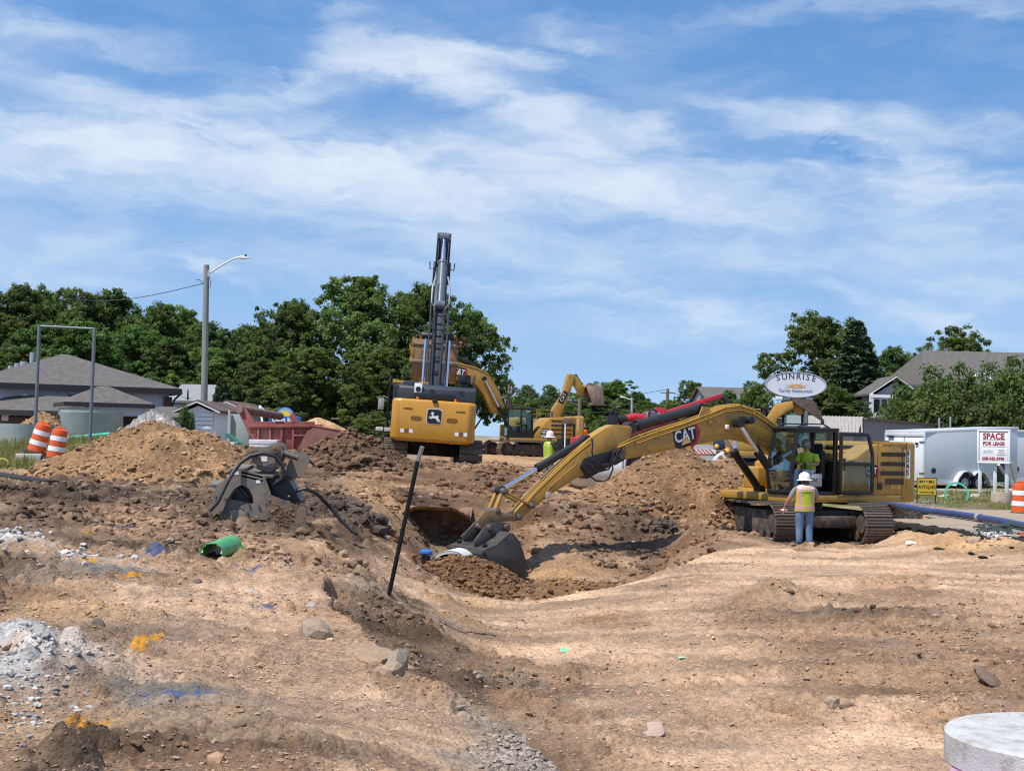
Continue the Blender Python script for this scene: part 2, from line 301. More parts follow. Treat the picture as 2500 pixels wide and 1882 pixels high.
# ------------------------------------------------------------------ the ground
SOIL = {'T': (0.49, 0.320, 0.203), 'M': (0.318, 0.195, 0.115), 'B': (0.185, 0.102, 0.055), 'D': (0.138, 0.088, 0.055), 'K': (0.088, 0.060, 0.042), 'G': (0.17, 0.15, 0.06), 'W': (0.52, 0.50, 0.47), 'Y': (0.22, 0.205, 0.18), 'S': (0.41, 0.248, 0.125), 'P': (0.27, 0.22, 0.17)}
_cp = [  # photograph x, y, distance, kind of soil
 (0,1882,6.9,'M'),(200,1882,7.0,'D'),(430,1882,7.0,'M'),(650,1882,7.1,'M'),(900,1882,7.45,'T'),(1150,1882,8.1,'P'),(1300,1882,9.2,'P'),(1420,1882,10.2,'T'),
 (0,1780,8.1,'S'),(260,1800,7.9,'M'),(560,1790,8.1,'M'),(800,1780,8.5,'T'),(1000,1800,8.8,'T'),
 (0,1600,10.3,'M'),(250,1600,10.4,'M'),(330,1700,9.2,'M'),(500,1600,10.8,'T'),(420,1700,9.3,'P'),(700,1700,9.9,'T'),(800,1600,11.6,'T'),(960,1640,11.16,'T'),(900,1720,9.9,'T'),(1060,1720,10.4,'M'),(1180,1800,9.7,'P'),
 (0,1480,12.9,'D'),(150,1470,13.3,'S'),(0,1400,15.5,'D'),(170,1410,15.4,'M'),(300,1440,14.6,'T'),(420,1400,16.3,'M'),(560,1440,15.7,'T'),(560,1380,18.5,'M'),(700,1460,15.3,'T'),(760,1400,18.3,'M'),(830,1395,19.2,'D'),(880,1480,15.7,'D'),(920,1560,13.3,'D'),(760,1520,13.6,'M'),
 (0,1330,18.2,'D'),(100,1350,17.4,'M'),(250,1330,19.0,'D'),(400,1340,19.4,'D'),(600,1330,20.8,'M'),(750,1345,21.0,'M'),
 (0,1280,21.8,'D'),(150,1280,22.3,'D'),(300,1280,23.2,'M'),(450,1280,23.8,'D'),(600,1290,24.7,'D'),(760,1290,26.3,'D'),(860,1300,27.5,'D'),
 (0,1220,27.6,'D'),(200,1220,28.3,'K'),(400,1215,29.5,'D'),(0,1180,33.5,'D'),(250,1180,35.0,'D'),(500,1180,38.0,'K'),(720,1190,38.0,'D'),(720,1235,32.5,'K'),(800,1240,32.0,'K'),(850,1220,33.8,'M'),(890,1180,37.5,'S'),(930,1200,37.6,'S'),(930,1260,33.5,'S'),(1000,1232,36.4,'B'),(1130,1236,36.9,'B'),
 (1050,1338,35.7,'K'),(1120,1335,35.9,'K'),(960,1320,30.5,'B'),(1000,1400,26.0,'T'),(1010,1350,31.0,'B'),(1040,1430,24.6,'T'),(1095,1455,24.2,'T'),
 (950,1450,18.0,'D'),(1000,1540,15.2,'D'),(1060,1620,13.4,'D'),(1150,1680,12.3,'D'),(1010,1490,18.5,'D'),
 (1120,1500,22.5,'T'),(1180,1600,17.2,'M'),(1330,1700,13.5,'M'),(1370,1745,12.35,'B'),(1440,1775,11.7,'T'),(1300,1790,11.2,'M'),
 (1500,1882,10.3,'T'),(1960,1882,10.5,'T'),(2500,1882,10.6,'T'),(1600,1800,11.5,'T'),(2200,1780,11.9,'T'),(2450,1780,11.9,'M'),
 (1500,1700,13.6,'T'),(1800,1700,13.5,'T'),(1960,1700,13.5,'M'),(2250,1680,14.0,'M'),(2500,1690,13.7,'M'),(2480,1640,14.9,'M'),
 (1350,1580,17.7,'T'),(1550,1590,16.6,'T'),(1700,1560,17.7,'T'),(1900,1530,18.7,'M'),(2100,1560,17.6,'M'),(2300,1540,18.3,'M'),(2500,1560,17.3,'M'),
 (1250,1500,22.8,'T'),(1450,1510,20.6,'M'),(1600,1480,21.9,'T'),(1800,1450,23.0,'T'),(2000,1450,22.9,'T'),(2200,1430,24.0,'M'),(2400,1450,22.5,'T'),
 (1200,1468,25.5,'T'),(1400,1452,25.5,'T'),(1480,1440,26.0,'T'),(1620,1395,27.8,'T'),(1720,1360,30.2,'T'),(1850,1342,31.4,'T'),(1960,1335,34.0,'M'),(2080,1345,32.6,'T'),(2150,1340,33.0,'T'),(2300,1380,28.4,'T'),(2450,1370,28.5,'T'),(1900,1390,27.3,'T'),(2100,1400,26.3,'T'),
 (1560,1430,32.0,'B'),(1640,1360,34.6,'B'),(1730,1285,36.0,'M'),(1700,1335,33.2,'B'),
 (1320,1400,32.5,'S'),(1350,1290,35.0,'M'),(1450,1330,34.5,'M'),(1420,1400,32.8,'M'),(1500,1250,37.0,'D'),(1480,1278,36.2,'K'),(1560,1300,36.0,'D'),(1400,1305,35.0,'D'),(1340,1335,34.0,'M'),(1400,1225,37.5,'M'),(1600,1260,37.5,'D'),(1250,1300,35.5,'B'),(1250,1232,38.0,'B'),(1550,1330,35.2,'D'),
 (1000,1140,44.0,'M'),(1120,1140,45.0,'M'),(1130,1190,41.0,'B'),(1000,1180,41.0,'B'),(1200,1205,40.0,'B'),(1250,1130,48.0,'M'),(1250,1170,44.0,'B'),(1370,1208,43.5,'M'),(1330,1150,49.0,'S'),(1200,1110,62.0,'S'),
 (0,1130,42.0,'G'),(280,1095,48.0,'G'),(220,1080,50.0,'G'),(0,1100,48.0,'G'),(60,1160,38.0,'M'),(120,1125,43.0,'M'),(20,1145,39.5,'G'),(560,1100,47.0,'M'),(700,1110,46.0,'M'),
 (2200,1300,35.0,'S'),(2186,1338,33.4,'T'),(2350,1325,31.8,'S'),(2500,1330,29.8,'S'),(2500,1390,27.5,'T'),(2350,1215,48.0,'G'),(2200,1205,50.0,'G'),(2480,1235,45.5,'G'),(2490,1262,42.6,'Y')]
_hp = [  # hidden or outlying points: X, Y, Z
 (1.5,30,-1.05,'B'),(0,29.5,-1.05,'B'),(-1,30,-.95,'B'),(3,31.5,-.95,'B'),(0,27.5,-.9,'B'),(2,28.5,-.85,'B'),(-1.7,32,-1.05,'B'),(-1.6,34.5,-.9,'K'),(0.2,33,-1.0,'B'),
 (7,36,-.13,'D'),(9.3,35.5,-.12,'D'),(8,37,-.12,'D'),(9,38.5,-.1,'D'),(8,40,.1,'M'),(6,40,.2,'M'),(10.6,40,.36,'M'),(4,40,.5,'M'),(5,42,.7,'M'),(2.5,41.5,.62,'M'),(8,45,.6,'M'),
 (10.4,37,.34,'Y'),(12,32.5,.34,'Y'),(14,40,.36,'Y'),(13,44,.42,'Y'),(11.5,46,.6,'G'),(14,30,.34,'Y'),(18,50,.75,'G'),
 (-4,49,1.35,'M'),(-2,49,1.3,'M'),(-3,53,1.3,'M'),(-6,50,1.5,'M'),(0,55,1.15,'S'),(3,52,1.0,'S'),(6,50,.8,'M'),(-1,60,1.1,'S'),
 (-13,60,1.8,'G'),(-6,60,1.7,'P'),(-20,75,1.8,'P'),(-15.5,71,1.05,'P'),(-13.5,70,1.2,'P'),(-6,7,.85,'M'),(8,8,.1,'T'),(-14,20,1.1,'D'),(-25,45,1.6,'G'),(14,20,.3,'T'),(20,34,.42,'Y'),(30,50,.8,'G'),(-50,90,1.9,'G'),(50,100,1.2,'G'),
 (-30,70,1.8,'P'),(30,75,.9,'P'),(0,90,1.2,'S'),(-15,100,1.6,'G'),(20,110,1.3,'P'),(0,150,1.7,'S'),(-100,300,2.0,'G'),(0,300,2.3,'P'),(100,300,2.0,'G'),(0,3000,4,'G'),(-1500,3000,4,'G'),(1500,3000,4,'G'),
 (0,3,.75,'M'),(-3,3,.85,'M'),(3,3,.6,'M'),(1.6,5,.62,'P'),(3.6,7,.15,'T'),(0,5,.7,'M')]
_pts = []
for px, py, Y, c in _cp: p = P(px, py, Y); _pts.append((p.x, p.y, p.z, c))
_pts += _hp
_PX = np.array([(p[0], p[1]) for p in _pts]); _PZ = np.array([p[2] for p in _pts]); _PC = np.array([SOIL[p[3]] for p in _pts])
_RK = {'T': 0.27, 'M': 0.72, 'B': 1.15, 'D': 1.35, 'K': 1.5, 'G': 0.25, 'W': 1, 'Y': 0.1, 'S': 0.7, 'P': 0.6}
_PR = np.array([_RK[p[3]] for p in _pts])
def _uv(x, y): return x/(y+4.0)*3.2, np.log(y+4.0)*1.55
_pu, _pv = _uv(_PX[:, 0], _PX[:, 1]); _n = len(_pu)
_A = np.sqrt((_pu[:, None]-_pu[None])**2+(_pv[:, None]-_pv[None])**2+0.0004)
_K = np.zeros((_n+3, _n+3)); _K[:_n, :_n] = _A-np.eye(_n)*0.012; _K[:_n, _n] = 1; _K[:_n, _n+1] = _pu; _K[:_n, _n+2] = _pv; _K[_n:, :_n] = _K[:_n, _n:].T
_wz = np.linalg.solve(_K, np.concatenate([_PZ, np.zeros(3)]))
# low heaps and ruts in the ground itself: photograph x, y, distance, height, radius across, radius deep, soil
_bump = [(1890,1475,21.5,.34,.85,.8,'M'),(2080,1475,21.5,.12,.6,.5,'M'),(2150,1500,20.0,.12,1.5,.7,'D'),(1690,1425,25.5,.06,1.6,.6,'T'),(2380,1490,20.5,.13,.9,.5,'M'),(2250,1620,15.6,.14,1.0,.35,'M'),(2000,1640,15.0,.08,1.4,.3,'M'),(2490,1655,14.6,.16,.5,.45,'B'),(2150,1740,12.8,.10,.5,.4,'T'),
 (1730,1745,12.7,.09,.35,.3,'T'),(1480,1790,11.5,.16,.42,.5,'T'),(100,1640,9.7,.14,.48,.95,'W'),(60,1585,10.6,.20,.40,.35,'W'),(60,1330,18.0,.15,.42,.35,'W'),(160,1360,16.9,.09,.5,.3,'W'),(30,1410,15.3,.12,.4,.4,'D'),(230,1380,16.3,.05,.6,.35,'Y'),
 (640,1300,24.2,.14,.9,.5,'D'),(780,1330,22.0,.10,.8,.4,'M'),(860,1250,31.0,.18,1.2,.8,'K'),(560,1250,27.0,.06,1.2,.6,'D'),(720,1420,16.9,.10,.5,.4,'M'),(840,1450,16.6,.10,.35,.6,'D'),(930,1540,13.7,.12,.3,.5,'D'),(1000,1560,14.6,.10,.25,.5,'D'),
 (1180,1480,23.8,.12,.5,.5,'S'),(1090,1480,22.9,.14,.4,.5,'S'),(1130,1550,19.4,.13,.4,.6,'S'),(480,1700,9.35,.05,.5,.25,'Y'),(560,1830,7.7,.04,.5,.3,'D'),(300,1850,7.4,.03,.35,.25,'D'),(140,1820,7.7,.06,.3,.2,'S'),(1270,1850,9.3,.08,.35,.5,'P'),(800,1850,7.9,.05,.6,.25,'M'),
 (200,1245,25.8,.12,1.2,.6,'K'),(80,1205,29.0,.14,1.3,.7,'K'),(330,1215,29.0,.10,1.4,.7,'K'),(1560,1245,37.8,.25,.6,.5,'K'),(1700,1300,35.2,.30,.5,.6,'B'),(1380,1260,36.4,.26,.6,.5,'D'),(1330,1340,34.0,.20,.5,.5,'M'),(1420,1370,33.3,.18,.45,.4,'S'),(1300,1280,36.2,.2,.5,.4,'B'),(1460,1290,36.0,.2,.5,.4,'D'),(900,1230,34.5,.22,.9,.9,'S'),
 (2280,1315,33.0,.16,.9,.5,'S'),(2420,1345,31.0,.12,.8,.5,'S'),(1240,1700,13.0,-.05,.3,.5,'M'),(1380,1735,12.5,-.10,.32,.35,'B'),(240,1500,12.5,.10,.5,.4,'S'),(2040,1318,34.2,.14,.7,.35,'S'),(1130,1160,43.0,.22,.8,.8,'B'),(1230,1185,42.0,.25,.8,.8,'B'),(1060,1165,42.5,.2,.8,.7,'B')]
_bz = [(P(a, b, c), h, rx, ry, SOIL[s], _RK[s]) for a, b, c, h, rx, ry, s in _bump]
def ground_z(x, y):
    """the large shape of the ground"""
    x = np.asarray(x, float); y = np.asarray(y, float); sh = x.shape; x = x.ravel(); y = y.ravel()
    u, v = _uv(x, y); z = _wz[_n]+_wz[_n+1]*u+_wz[_n+2]*v
    for i in range(_n): z = z+_wz[i]*np.sqrt((u-_pu[i])**2+(v-_pv[i])**2+0.0004)
    for p, h, rx, ry, c, rk in _bz:
        q = ((x-p.x)/rx)**2+((y-p.y)/ry)**2; z = z+h*np.exp(-q*1.4)
    for line, drop, dec, lip, lo, hi in _scarps:
        sd = scarp_dist(x, y, line); lim = np.clip((y-lo)/1.0, 0, 1)*np.clip((hi-y)/4.0, 0, 1)*np.clip(sd+3, 0, 1); z = z+lim*np.where(sd > 0, -drop*np.clip(sd/.08, 0, 1)*np.exp(-sd/dec), lip*np.exp(sd/.35))
    return z.reshape(sh)
def scarp_dist(x, y, line):
    """signed distance to a ragged edge; positive on the lower side"""
    best = np.full_like(x, 9.0); sgn = np.zeros_like(x)
    for a, b in zip(line[:-1], line[1:]):
        dx, dy = b[0]-a[0], b[1]-a[1]; L2 = dx*dx+dy*dy; t = np.clip(((x-a[0])*dx+(y-a[1])*dy)/L2, 0, 1); ex, ey = x-a[0]-t*dx, y-a[1]-t*dy; d = np.sqrt(ex*ex+ey*ey); up = d < best; best = np.where(up, d, best); sgn = np.where(up, np.sign(ex*dy-ey*dx), sgn)
    return best*sgn+(fbm(x*1.6, y*1.1, 5, 61)-.5)*.34
_xy = lambda pts: [(p.x, p.y) for p in (P(*q) for q in pts)]
# the raised shelf at left and the rim of the trench both break off along ragged edges: line, drop, fade, lip, near and far limit
_scarps = [(_xy([(1335, 1868, 9.3), (1276, 1806, 9.9), (1225, 1767, 10.2), (1175, 1720, 10.4), (1100, 1672, 10.65), (1050, 1652, 11.0), (965, 1645, 11.06), (890, 1560, 12.9), (830, 1500, 14.3), (800, 1440, 16.4), (775, 1395, 18.4)]), .66, .8, .06, 7.8, 18.5),
           (_xy([(1860, 1338, 32.6), (1720, 1360, 30.6), (1620, 1395, 28.4), (1480, 1440, 26.5), (1400, 1452, 26.0), (1200, 1468, 25.8), (1110, 1462, 25.3)]), .42, .9, .05, 24.0, 34.5)]
def gz(x, y): return float(ground_z(np.array([x]), np.array([y]))[0])
def GH(px, py, lo=5.0, hi=120.0):
    """where the line of sight through a photograph pixel first meets the ground"""
    d = ray(px, py); ys = np.exp(np.linspace(math.log(lo), math.log(hi), 500)); k = ys/d.y
    xs = d.x*k; zs = ZC+d.z*k; g = ground_z(xs, ys); b = np.nonzero(g >= zs)[0]
    i = b[0] if len(b) else len(ys)-1
    return Vector((float(xs[i]), float(ys[i]), float(g[i])))
def soil_colour(x, y):
    wx = x+(fbm(x*0.9/np.maximum(1, y*0.06), y*0.9/np.maximum(1, y*0.06), 4, 11)-.5)*0.09*(y+2)*0.9; wy = y+(fbm(x*0.5, y*0.35, 4, 12)-.5)*0.16*(y+2)
    u, v = _uv(wx, np.maximum(wy, 1.0)); num = np.zeros((len(x), 3)); den = np.zeros(len(x)); rk = np.zeros(len(x))
    for i in range(_n):
        q = (u-_pu[i])**2*1.4+(v-_pv[i])**2; w = 1.0/(q*q+1e-6); num += w[:, None]*_PC[i]; rk += w*_PR[i]; den += w
    c = num/den[:, None]; rk = rk/den
    for p, h, rx, ry, sc, rr in _bz:
        q = ((wx*.5+x*.5-p.x)/rx)**2+((wy*.4+y*.6-p.y)/ry)**2; w = np.exp(-q*1.6)*np.clip(0.4+1.2*fbm(x*6, y*3, 3, 5), 0, 1); w = np.clip(w*1.25, 0, 1)
        c = c*(1-w[:, None])+np.array(sc)*w[:, None]; rk = rk*(1-w)+rr*w
    return c, rk
# sprayed survey paint and other marks lying on the soil: x, y, half width m, half depth m, colour
ORA, BLU = (0.62, 0.27, 0.005), (0.055, 0.095, 0.23)
_paint = [(357,1570,.085,.55,ORA),(230,1790,.10,.32,ORA),(205,1838,.07,.10,ORA),(317,1405,.10,.35,ORA),(218,1371,.10,.25,ORA),(152,1226,.22,.5,ORA),(217,1311,.10,.25,ORA),(650,1496,.14,.16,BLU),(420,1698,.10,.10,BLU),(500,1696,.07,.08,BLU),(300,1290,.22,.5,BLU),(382,1355,.12,.5,BLU),(620,1397,.16,.14,BLU),(575,1390,.08,.12,BLU),(345,1702,.10,.05,BLU),(186,1165,.3,.5,ORA),(230,1312,.06,.1,ORA)]
_pw = [(GH(a, b), hx*1.15, hy*1.15, c) for a, b, hx, hy, c in _paint]
_prints = []
for _a, _b in (((1350, 1530), (2480, 1440)), ((1500, 1600), (2500, 1500)), ((1500, 1470), (2300, 1400)), ((1560, 1420), (2450, 1385)), ((1500, 1690), (2300, 1600)), ((1620, 1790), (2260, 1660))):
    _p, _q = GH(*_a), GH(*_b); _prints += [(_p.x, _p.y, _q.x, _q.y), (_p.x, _p.y+1.7, _q.x, _q.y+1.7)]
def _terrain_fields(x, y):
    z = ground_z(x, y); c, rk = soil_colour(x, y)
    near = np.clip(1.3-y/75.0, 0, 1)
    for (line, drop, dec, lip, lo, hi), sc, wd in zip(_scarps, ('D', 'B'), (1.35, 1.5)):
        sd = scarp_dist(x, y, line); w = sstep(-.03, .06, sd)*(1-sstep(wd*.55, wd*1.25, sd))*np.clip((y-lo)/1.0, 0, 1)*np.clip((hi-y)/2.0, 0, 1)*np.clip(.35+1.3*fbm(x*2.5, y*1.6, 4, 63), 0, 1); c = c*(1-w[:, None])+np.array(SOIL[sc])*w[:, None]; rk = rk*(1-w)+1.3*w
    z += (fbm(x*0.35, y*0.35, 3, 3)-.5)*0.10*np.clip(rk+.2, 0, 1.2)*near
    z += (fbm(x*1.7, y*1.7, 4, 4)-.5)*0.13*rk*near
    # wheel and blade streaks run across the graded floor
    flat = np.clip(1.0-rk*1.1, 0, 1); z += (fbm(x*0.35+y*.05, y*3.1, 4, 21)-.5)*0.10*flat*near
    z += (fbm(x*1.4+y*.6, y*7.0, 3, 24)-.5)*0.035*(0.25+flat)*near
    # cleat marks of the tracks
    tr = sstep(0.50, 0.58, fbm(x*0.25, y*0.8, 3, 27))*flat
    z += tr*0.020*np.sin(x*24.0+y*6+4*fbm(x*2, y*2, 2, 28))*near
    # crawler prints: paired bands of cleat marks across the graded floor
    for ax, ay, bx, by in _prints:
        dx, dy = bx-ax, by-ay; L_ = math.hypot(dx, dy); ux, uy = dx/L_, dy/L_; s = (x-ax)*ux+(y-ay)*uy; d = -(x-ax)*uy+(y-ay)*ux+.25*np.sin(s*.5)
        w = (1-sstep(.30, .36, np.abs(d)))*sstep(0, .5, s)*(1-sstep(L_-.5, L_, s))*np.clip((fbm(x*.9, y*.9, 3, 29)-.36)*6, 0, 1); z += w*(.022*np.clip(np.sin(s*31.4)*2.2, -1, 1)-.018); c = c*(1-.10*w[:, None]*(np.sin(s*31.4) < 0)[:, None])
    rag = np.abs(fbm(x*3.3, y*3.3, 4, 31)-.5)*2; z += (0.25-rag)*0.085*np.clip(rk-.35, 0, 1)*near
    for s, amp, dens, sd, pw in ((1.5, 0.4, .22, 40, 1.6), (3.2, 1.0, .45, 50, 1.0), (7.0, 1.15, .55, 60, .7), (15.0, 1.1, .6, 70, .25)):
        h, idn = clods(x*s+0.3*fbm(x*s, y*s, 2, sd+9), y*s, sd, dens); patch = np.clip((fbm(x*.8, y*.8, 3, sd+8)-.38)*4, 0, 1)
        amt = np.clip(rk, 0.05, 1.4)**pw*amp*patch*near*(np.clip((y-7.5)/5, .15, 1) if s < 2 else 1); z += h/s*amt
        c = c*(1+((idn-.45)*0.42*(h > 0)*np.minimum(1, amt))[:, None])
    # blotches: darker damp clay, paler dry crust
    b = fbm(x*0.55+y*0.1, y*1.3, 5, 81); c = c*(1+np.clip((b-.5)*1.5, -.42, .34)[:, None])
    dk = sstep(0.57, 0.68, fbm(x*0.30+7, y*0.95, 5, 83))*np.clip(near*1.3, 0, 1)*(y < 60); c = c*(1-.34*dk[:, None])+np.array((.17, .11, .07))*.34*dk[:, None]
    pl = sstep(0.60, 0.72, fbm(x*0.45+27, y*1.1, 5, 85))*near; c = c*(1-.35*pl[:, None])+np.array((0.52, .36, .225))*.35*pl[:, None]
    gy = sstep(0.60, 0.72, fbm(x*1.1+3, y*1.6, 5, 87))*np.clip(.9-flat, 0, 1)*(y < 20); c = c*(1-.35*gy[:, None])+np.array((0.23, .20, .165))*.35*gy[:, None]
    for p, hx, hy, pc in _pw:
        q = ((x-p.x)/hx)**2+((y-p.y)/hy)**2; w = np.clip(1.0-q-(fbm(x*22, y*12, 4, 91)-.42)*2.6, 0, 1); w = np.clip(w*1.6, 0, .80); c = c*(1-w[:, None])+np.array(pc)*w[:, None]
    return z, c, rk
def build_ground():
    u = np.concatenate([np.linspace(-1.6, -.44, 46)[:-1], np.linspace(-.43, .43, 640), np.linspace(.44, 1.6, 46)[1:]])
    ys = np.concatenate([np.exp(np.linspace(math.log(2.5), math.log(6.0), 40))[:-1], np.exp(np.linspace(math.log(6.0), math.log(24), 370))[:-1], np.exp(np.linspace(math.log(24), math.log(48), 370))[:-1], np.exp(np.linspace(math.log(48), math.log(130), 60))[:-1], np.exp(np.linspace(math.log(130), math.log(6000), 24))])
    U, Yg = np.meshgrid(u, ys); X = U*(Yg+1.5); x = X.ravel(); y = Yg.ravel()
    z = np.empty_like(x); c = np.empty((len(x), 3)); CH = 60000
    for i in range(0, len(x), CH):
        s = slice(i, i+CH); z[s], c[s], _ = _terrain_fields(x[s], y[s])
    nr, nc = X.shape; i = np.arange(nr*nc).reshape(nr, nc); F = np.stack([i[:-1, :-1], i[:-1, 1:], i[1:, 1:], i[1:, :-1]], -1).reshape(-1, 4)
    me = np_mesh('ground', np.stack([x, y, z], -1), F, vcol_mat('earth'), True, np.clip(c, .01, .8)); o = link('ground', me); tag(o, 'excavated tan and dark brown earth of the road works', None, None, 'structure')
    return o
build_ground()
# ------------------------------------------------------------------ loose stones, one mesh per kind
_ICO = None
def ico(sub):
    bm = bmesh.new(); bmesh.ops.create_icosphere(bm, subdivisions=sub, radius=1.0); V = np.array([v.co[:] for v in bm.verts]); F = np.array([[v.index for v in f.verts] for f in bm.faces]); bm.free(); return V, F
_I1, _I2 = ico(1), ico(2)
_I0 = (np.array([(1, 0, 0), (-1, 0, 0), (0, 1, 0), (0, -1, 0), (0, 0, 1), (0, 0, -1)], float), np.array([(0, 2, 4), (2, 1, 4), (1, 3, 4), (3, 0, 4), (2, 0, 5), (1, 2, 5), (3, 1, 5), (0, 3, 5)]))
def stones(name, pos, size, col, parent=None, sub=1, seed=0, flat=0.62, mname='stone'):
    """many lumps as one mesh: pos (n,3), size (n,), col (n,3)"""
    tiny = size < .03*np.maximum(1, np.median(pos[:, 1])/30)
    if sub == 1 and tiny.any() and (~tiny).any():        # pebbles too small to show facets are eight-sided
        o = stones(name, pos[~tiny], size[~tiny], col[~tiny], parent, 1, seed, flat, mname); p_ = stones(name+'_fines', pos[tiny], size[tiny], col[tiny], o, 0, seed+50, flat, mname); return o
    rng = np.random.default_rng(seed); V0, F0 = _I1 if sub == 1 else _I0 if sub == 0 else _I2; n = len(pos); k = len(V0)
    J = 1+rng.uniform(-.30, .30, (n, k, 1)); S = rng.uniform(.65, 1.25, (n, 1, 3)); S[..., 2] *= flat
    a = rng.uniform(0, 6.283, n); ca, sa = np.cos(a), np.sin(a); V = V0[None]*J*S; t = rng.uniform(-.5, .5, n)[:, None]
    x = V[..., 0]*ca[:, None]-V[..., 1]*sa[:, None]; y = V[..., 0]*sa[:, None]+V[..., 1]*ca[:, None]; zz = V[..., 2]+x*t*.5
    V = np.stack([x, y, zz], -1)*size[:, None, None]+pos[:, None, :]; F = F0[None]+(np.arange(n)*k)[:, None, None]
    C = np.repeat(col[:, None, :], k, 1).reshape(-1, 3)
    me = np_mesh(name, V.reshape(-1, 3), F.reshape(-1, 3), vcol_mat(mname, bump=.35, bscale=90, speck=.22, sscale=55), False, np.clip(C, .01, .85))
    return tag(link(name, me, parent), kind='stuff')
def scatter_ground():
    rng = np.random.default_rng(5)
    n = 60000; py = 1170+(1900-1170)*rng.uniform(0, 1, n)**0.8; u = rng.uniform(-.43, .43, n); y = np.exp(rng.uniform(math.log(6.2), math.log(42), n)); x = u*(y+1.5)
    c, rk = soil_colour(x, y); patch = fbm(x*.7, y*.9, 4, 101); keep = rng.uniform(0, 1, n) < np.clip((patch-.42)*2.6, .03, 1)*np.clip(.25+rk*.6, .15, 1)
    x, y, c, rk = x[keep], y[keep], c[keep], rk[keep]; z = np.empty_like(x)
    for i in range(0, len(x), 60000): z[i:i+60000] = _terrain_fields(x[i:i+60000], y[i:i+60000])[0]
    s = (.008+.022*rng.uniform(0, 1, len(x))**3.0)*(1+.9*np.clip(rk-.5, 0, 1))*np.clip(.55+y*.045, .8, 2.4)
    big = rng.uniform(0, 1, len(x)) < .012; s = np.where(big, s*2.2, s)
    pale = rng.uniform(0, 1, len(x)) < .22; cc = c*rng.uniform(.65, 1.35, (len(x), 1)); cc = np.where(pale[:, None], cc*.4+np.array((.40, .33, .26))*.6, cc)
    stones('loose_stones', np.stack([x, y, z+s*.15], -1), s, cc, None, 1, 7)['label'] = 'loose stones and clods scattered over the excavated earth'
    n = 46000; y = np.exp(rng.uniform(math.log(6.5), math.log(24), n)); x = rng.uniform(-.42, .42, n)*(y+1.0); keep = fbm(x*1.1+40, y*1.6, 4, 105)+rng.uniform(-.12, .12, n) > .5; x, y = x[keep], y[keep]; c, rk = soil_colour(x, y); z = _terrain_fields(x, y)[0]; m_ = len(x); s = (.005+.011*rng.uniform(0, 1, m_)**2)*np.clip(.6+y*.04, .8, 1.5); cc = (c*.55+np.array((.50, .36, .24))*.45)*rng.uniform(.55, 1.4, (m_, 1))
    o = stones('fine_gravel', np.stack([x, y, z+s*.25], -1), s, cc, None, 0, 18); o['label'] = 'fine gravel sprinkled over the graded floor'
    # washed stone spilt on the brow at the bottom of the picture
    n = 2600; t = rng.uniform(0, 1, n); px = 1215+t*160+rng.normal(0, 1, n)*28*(1-t*.3); py_ = 1815+t*75+rng.normal(0, 1, n)*14
    pts = []
    for a, b in zip(px, py_):
        d = ray(a, b); k = 9.15/d.y; pts.append((d.x*k, 9.15))
    pts = np.array(pts); yy = 8.6+t*0.9+rng.normal(0, .28, n); xx = pts[:, 0]*yy/9.15; z = _terrain_fields(xx, yy)[0]; s = .011+.020*rng.uniform(0, 1, n)**2
    cc = np.array((.30, .245, .20))*rng.uniform(.5, 1.45, (n, 1))
    o = stones('washed_gravel', np.stack([xx, yy, z+s*.2], -1), s, cc, None, 1, 8); o['label'] = 'pale washed gravel spilt down the brow at the bottom of the picture'
scatter_ground()
def bank_clods():
    rng = np.random.default_rng(15); n = 17000; y = rng.uniform(29, 46, n); x = rng.uniform(-9.5, 7.5, n); c, rk = soil_colour(x, y); k = fbm(x*.7, y*.7, 4, 71); keep = (k > .47) & (rk > .7); x, y, c = x[keep], y[keep], c[keep]; z = _terrain_fields(x, y)[0]; m_ = len(x); s = .02+.13*rng.uniform(0, 1, m_)**6
    o = stones('bank_clods', np.stack([x, y, z+s*.1], -1), s, c*rng.uniform(.55, 1.3, (m_, 1)), None, 1, 16); o['label'] = 'brown clods strewn over the banks of the trench'
    n = 9000; y = np.exp(rng.uniform(math.log(20), math.log(36), n)); x = (rng.uniform(-40, 900, n)-CXP)/FPX*y; k = fbm(x*.9, y*.7, 4, 77); keep = k > .5; x, y = x[keep], y[keep]; c, rk = soil_colour(x, y); z = _terrain_fields(x, y)[0]; m_ = len(x); s = .015+.11*rng.uniform(0, 1, m_)**6
    o = stones('clay_clods', np.stack([x, y, z+s*.1], -1), s, c*rng.uniform(.6, 1.4, (m_, 1)), None, 1, 17); o['label'] = 'dark clay clods strewn around the steel compactor'
bank_clods()
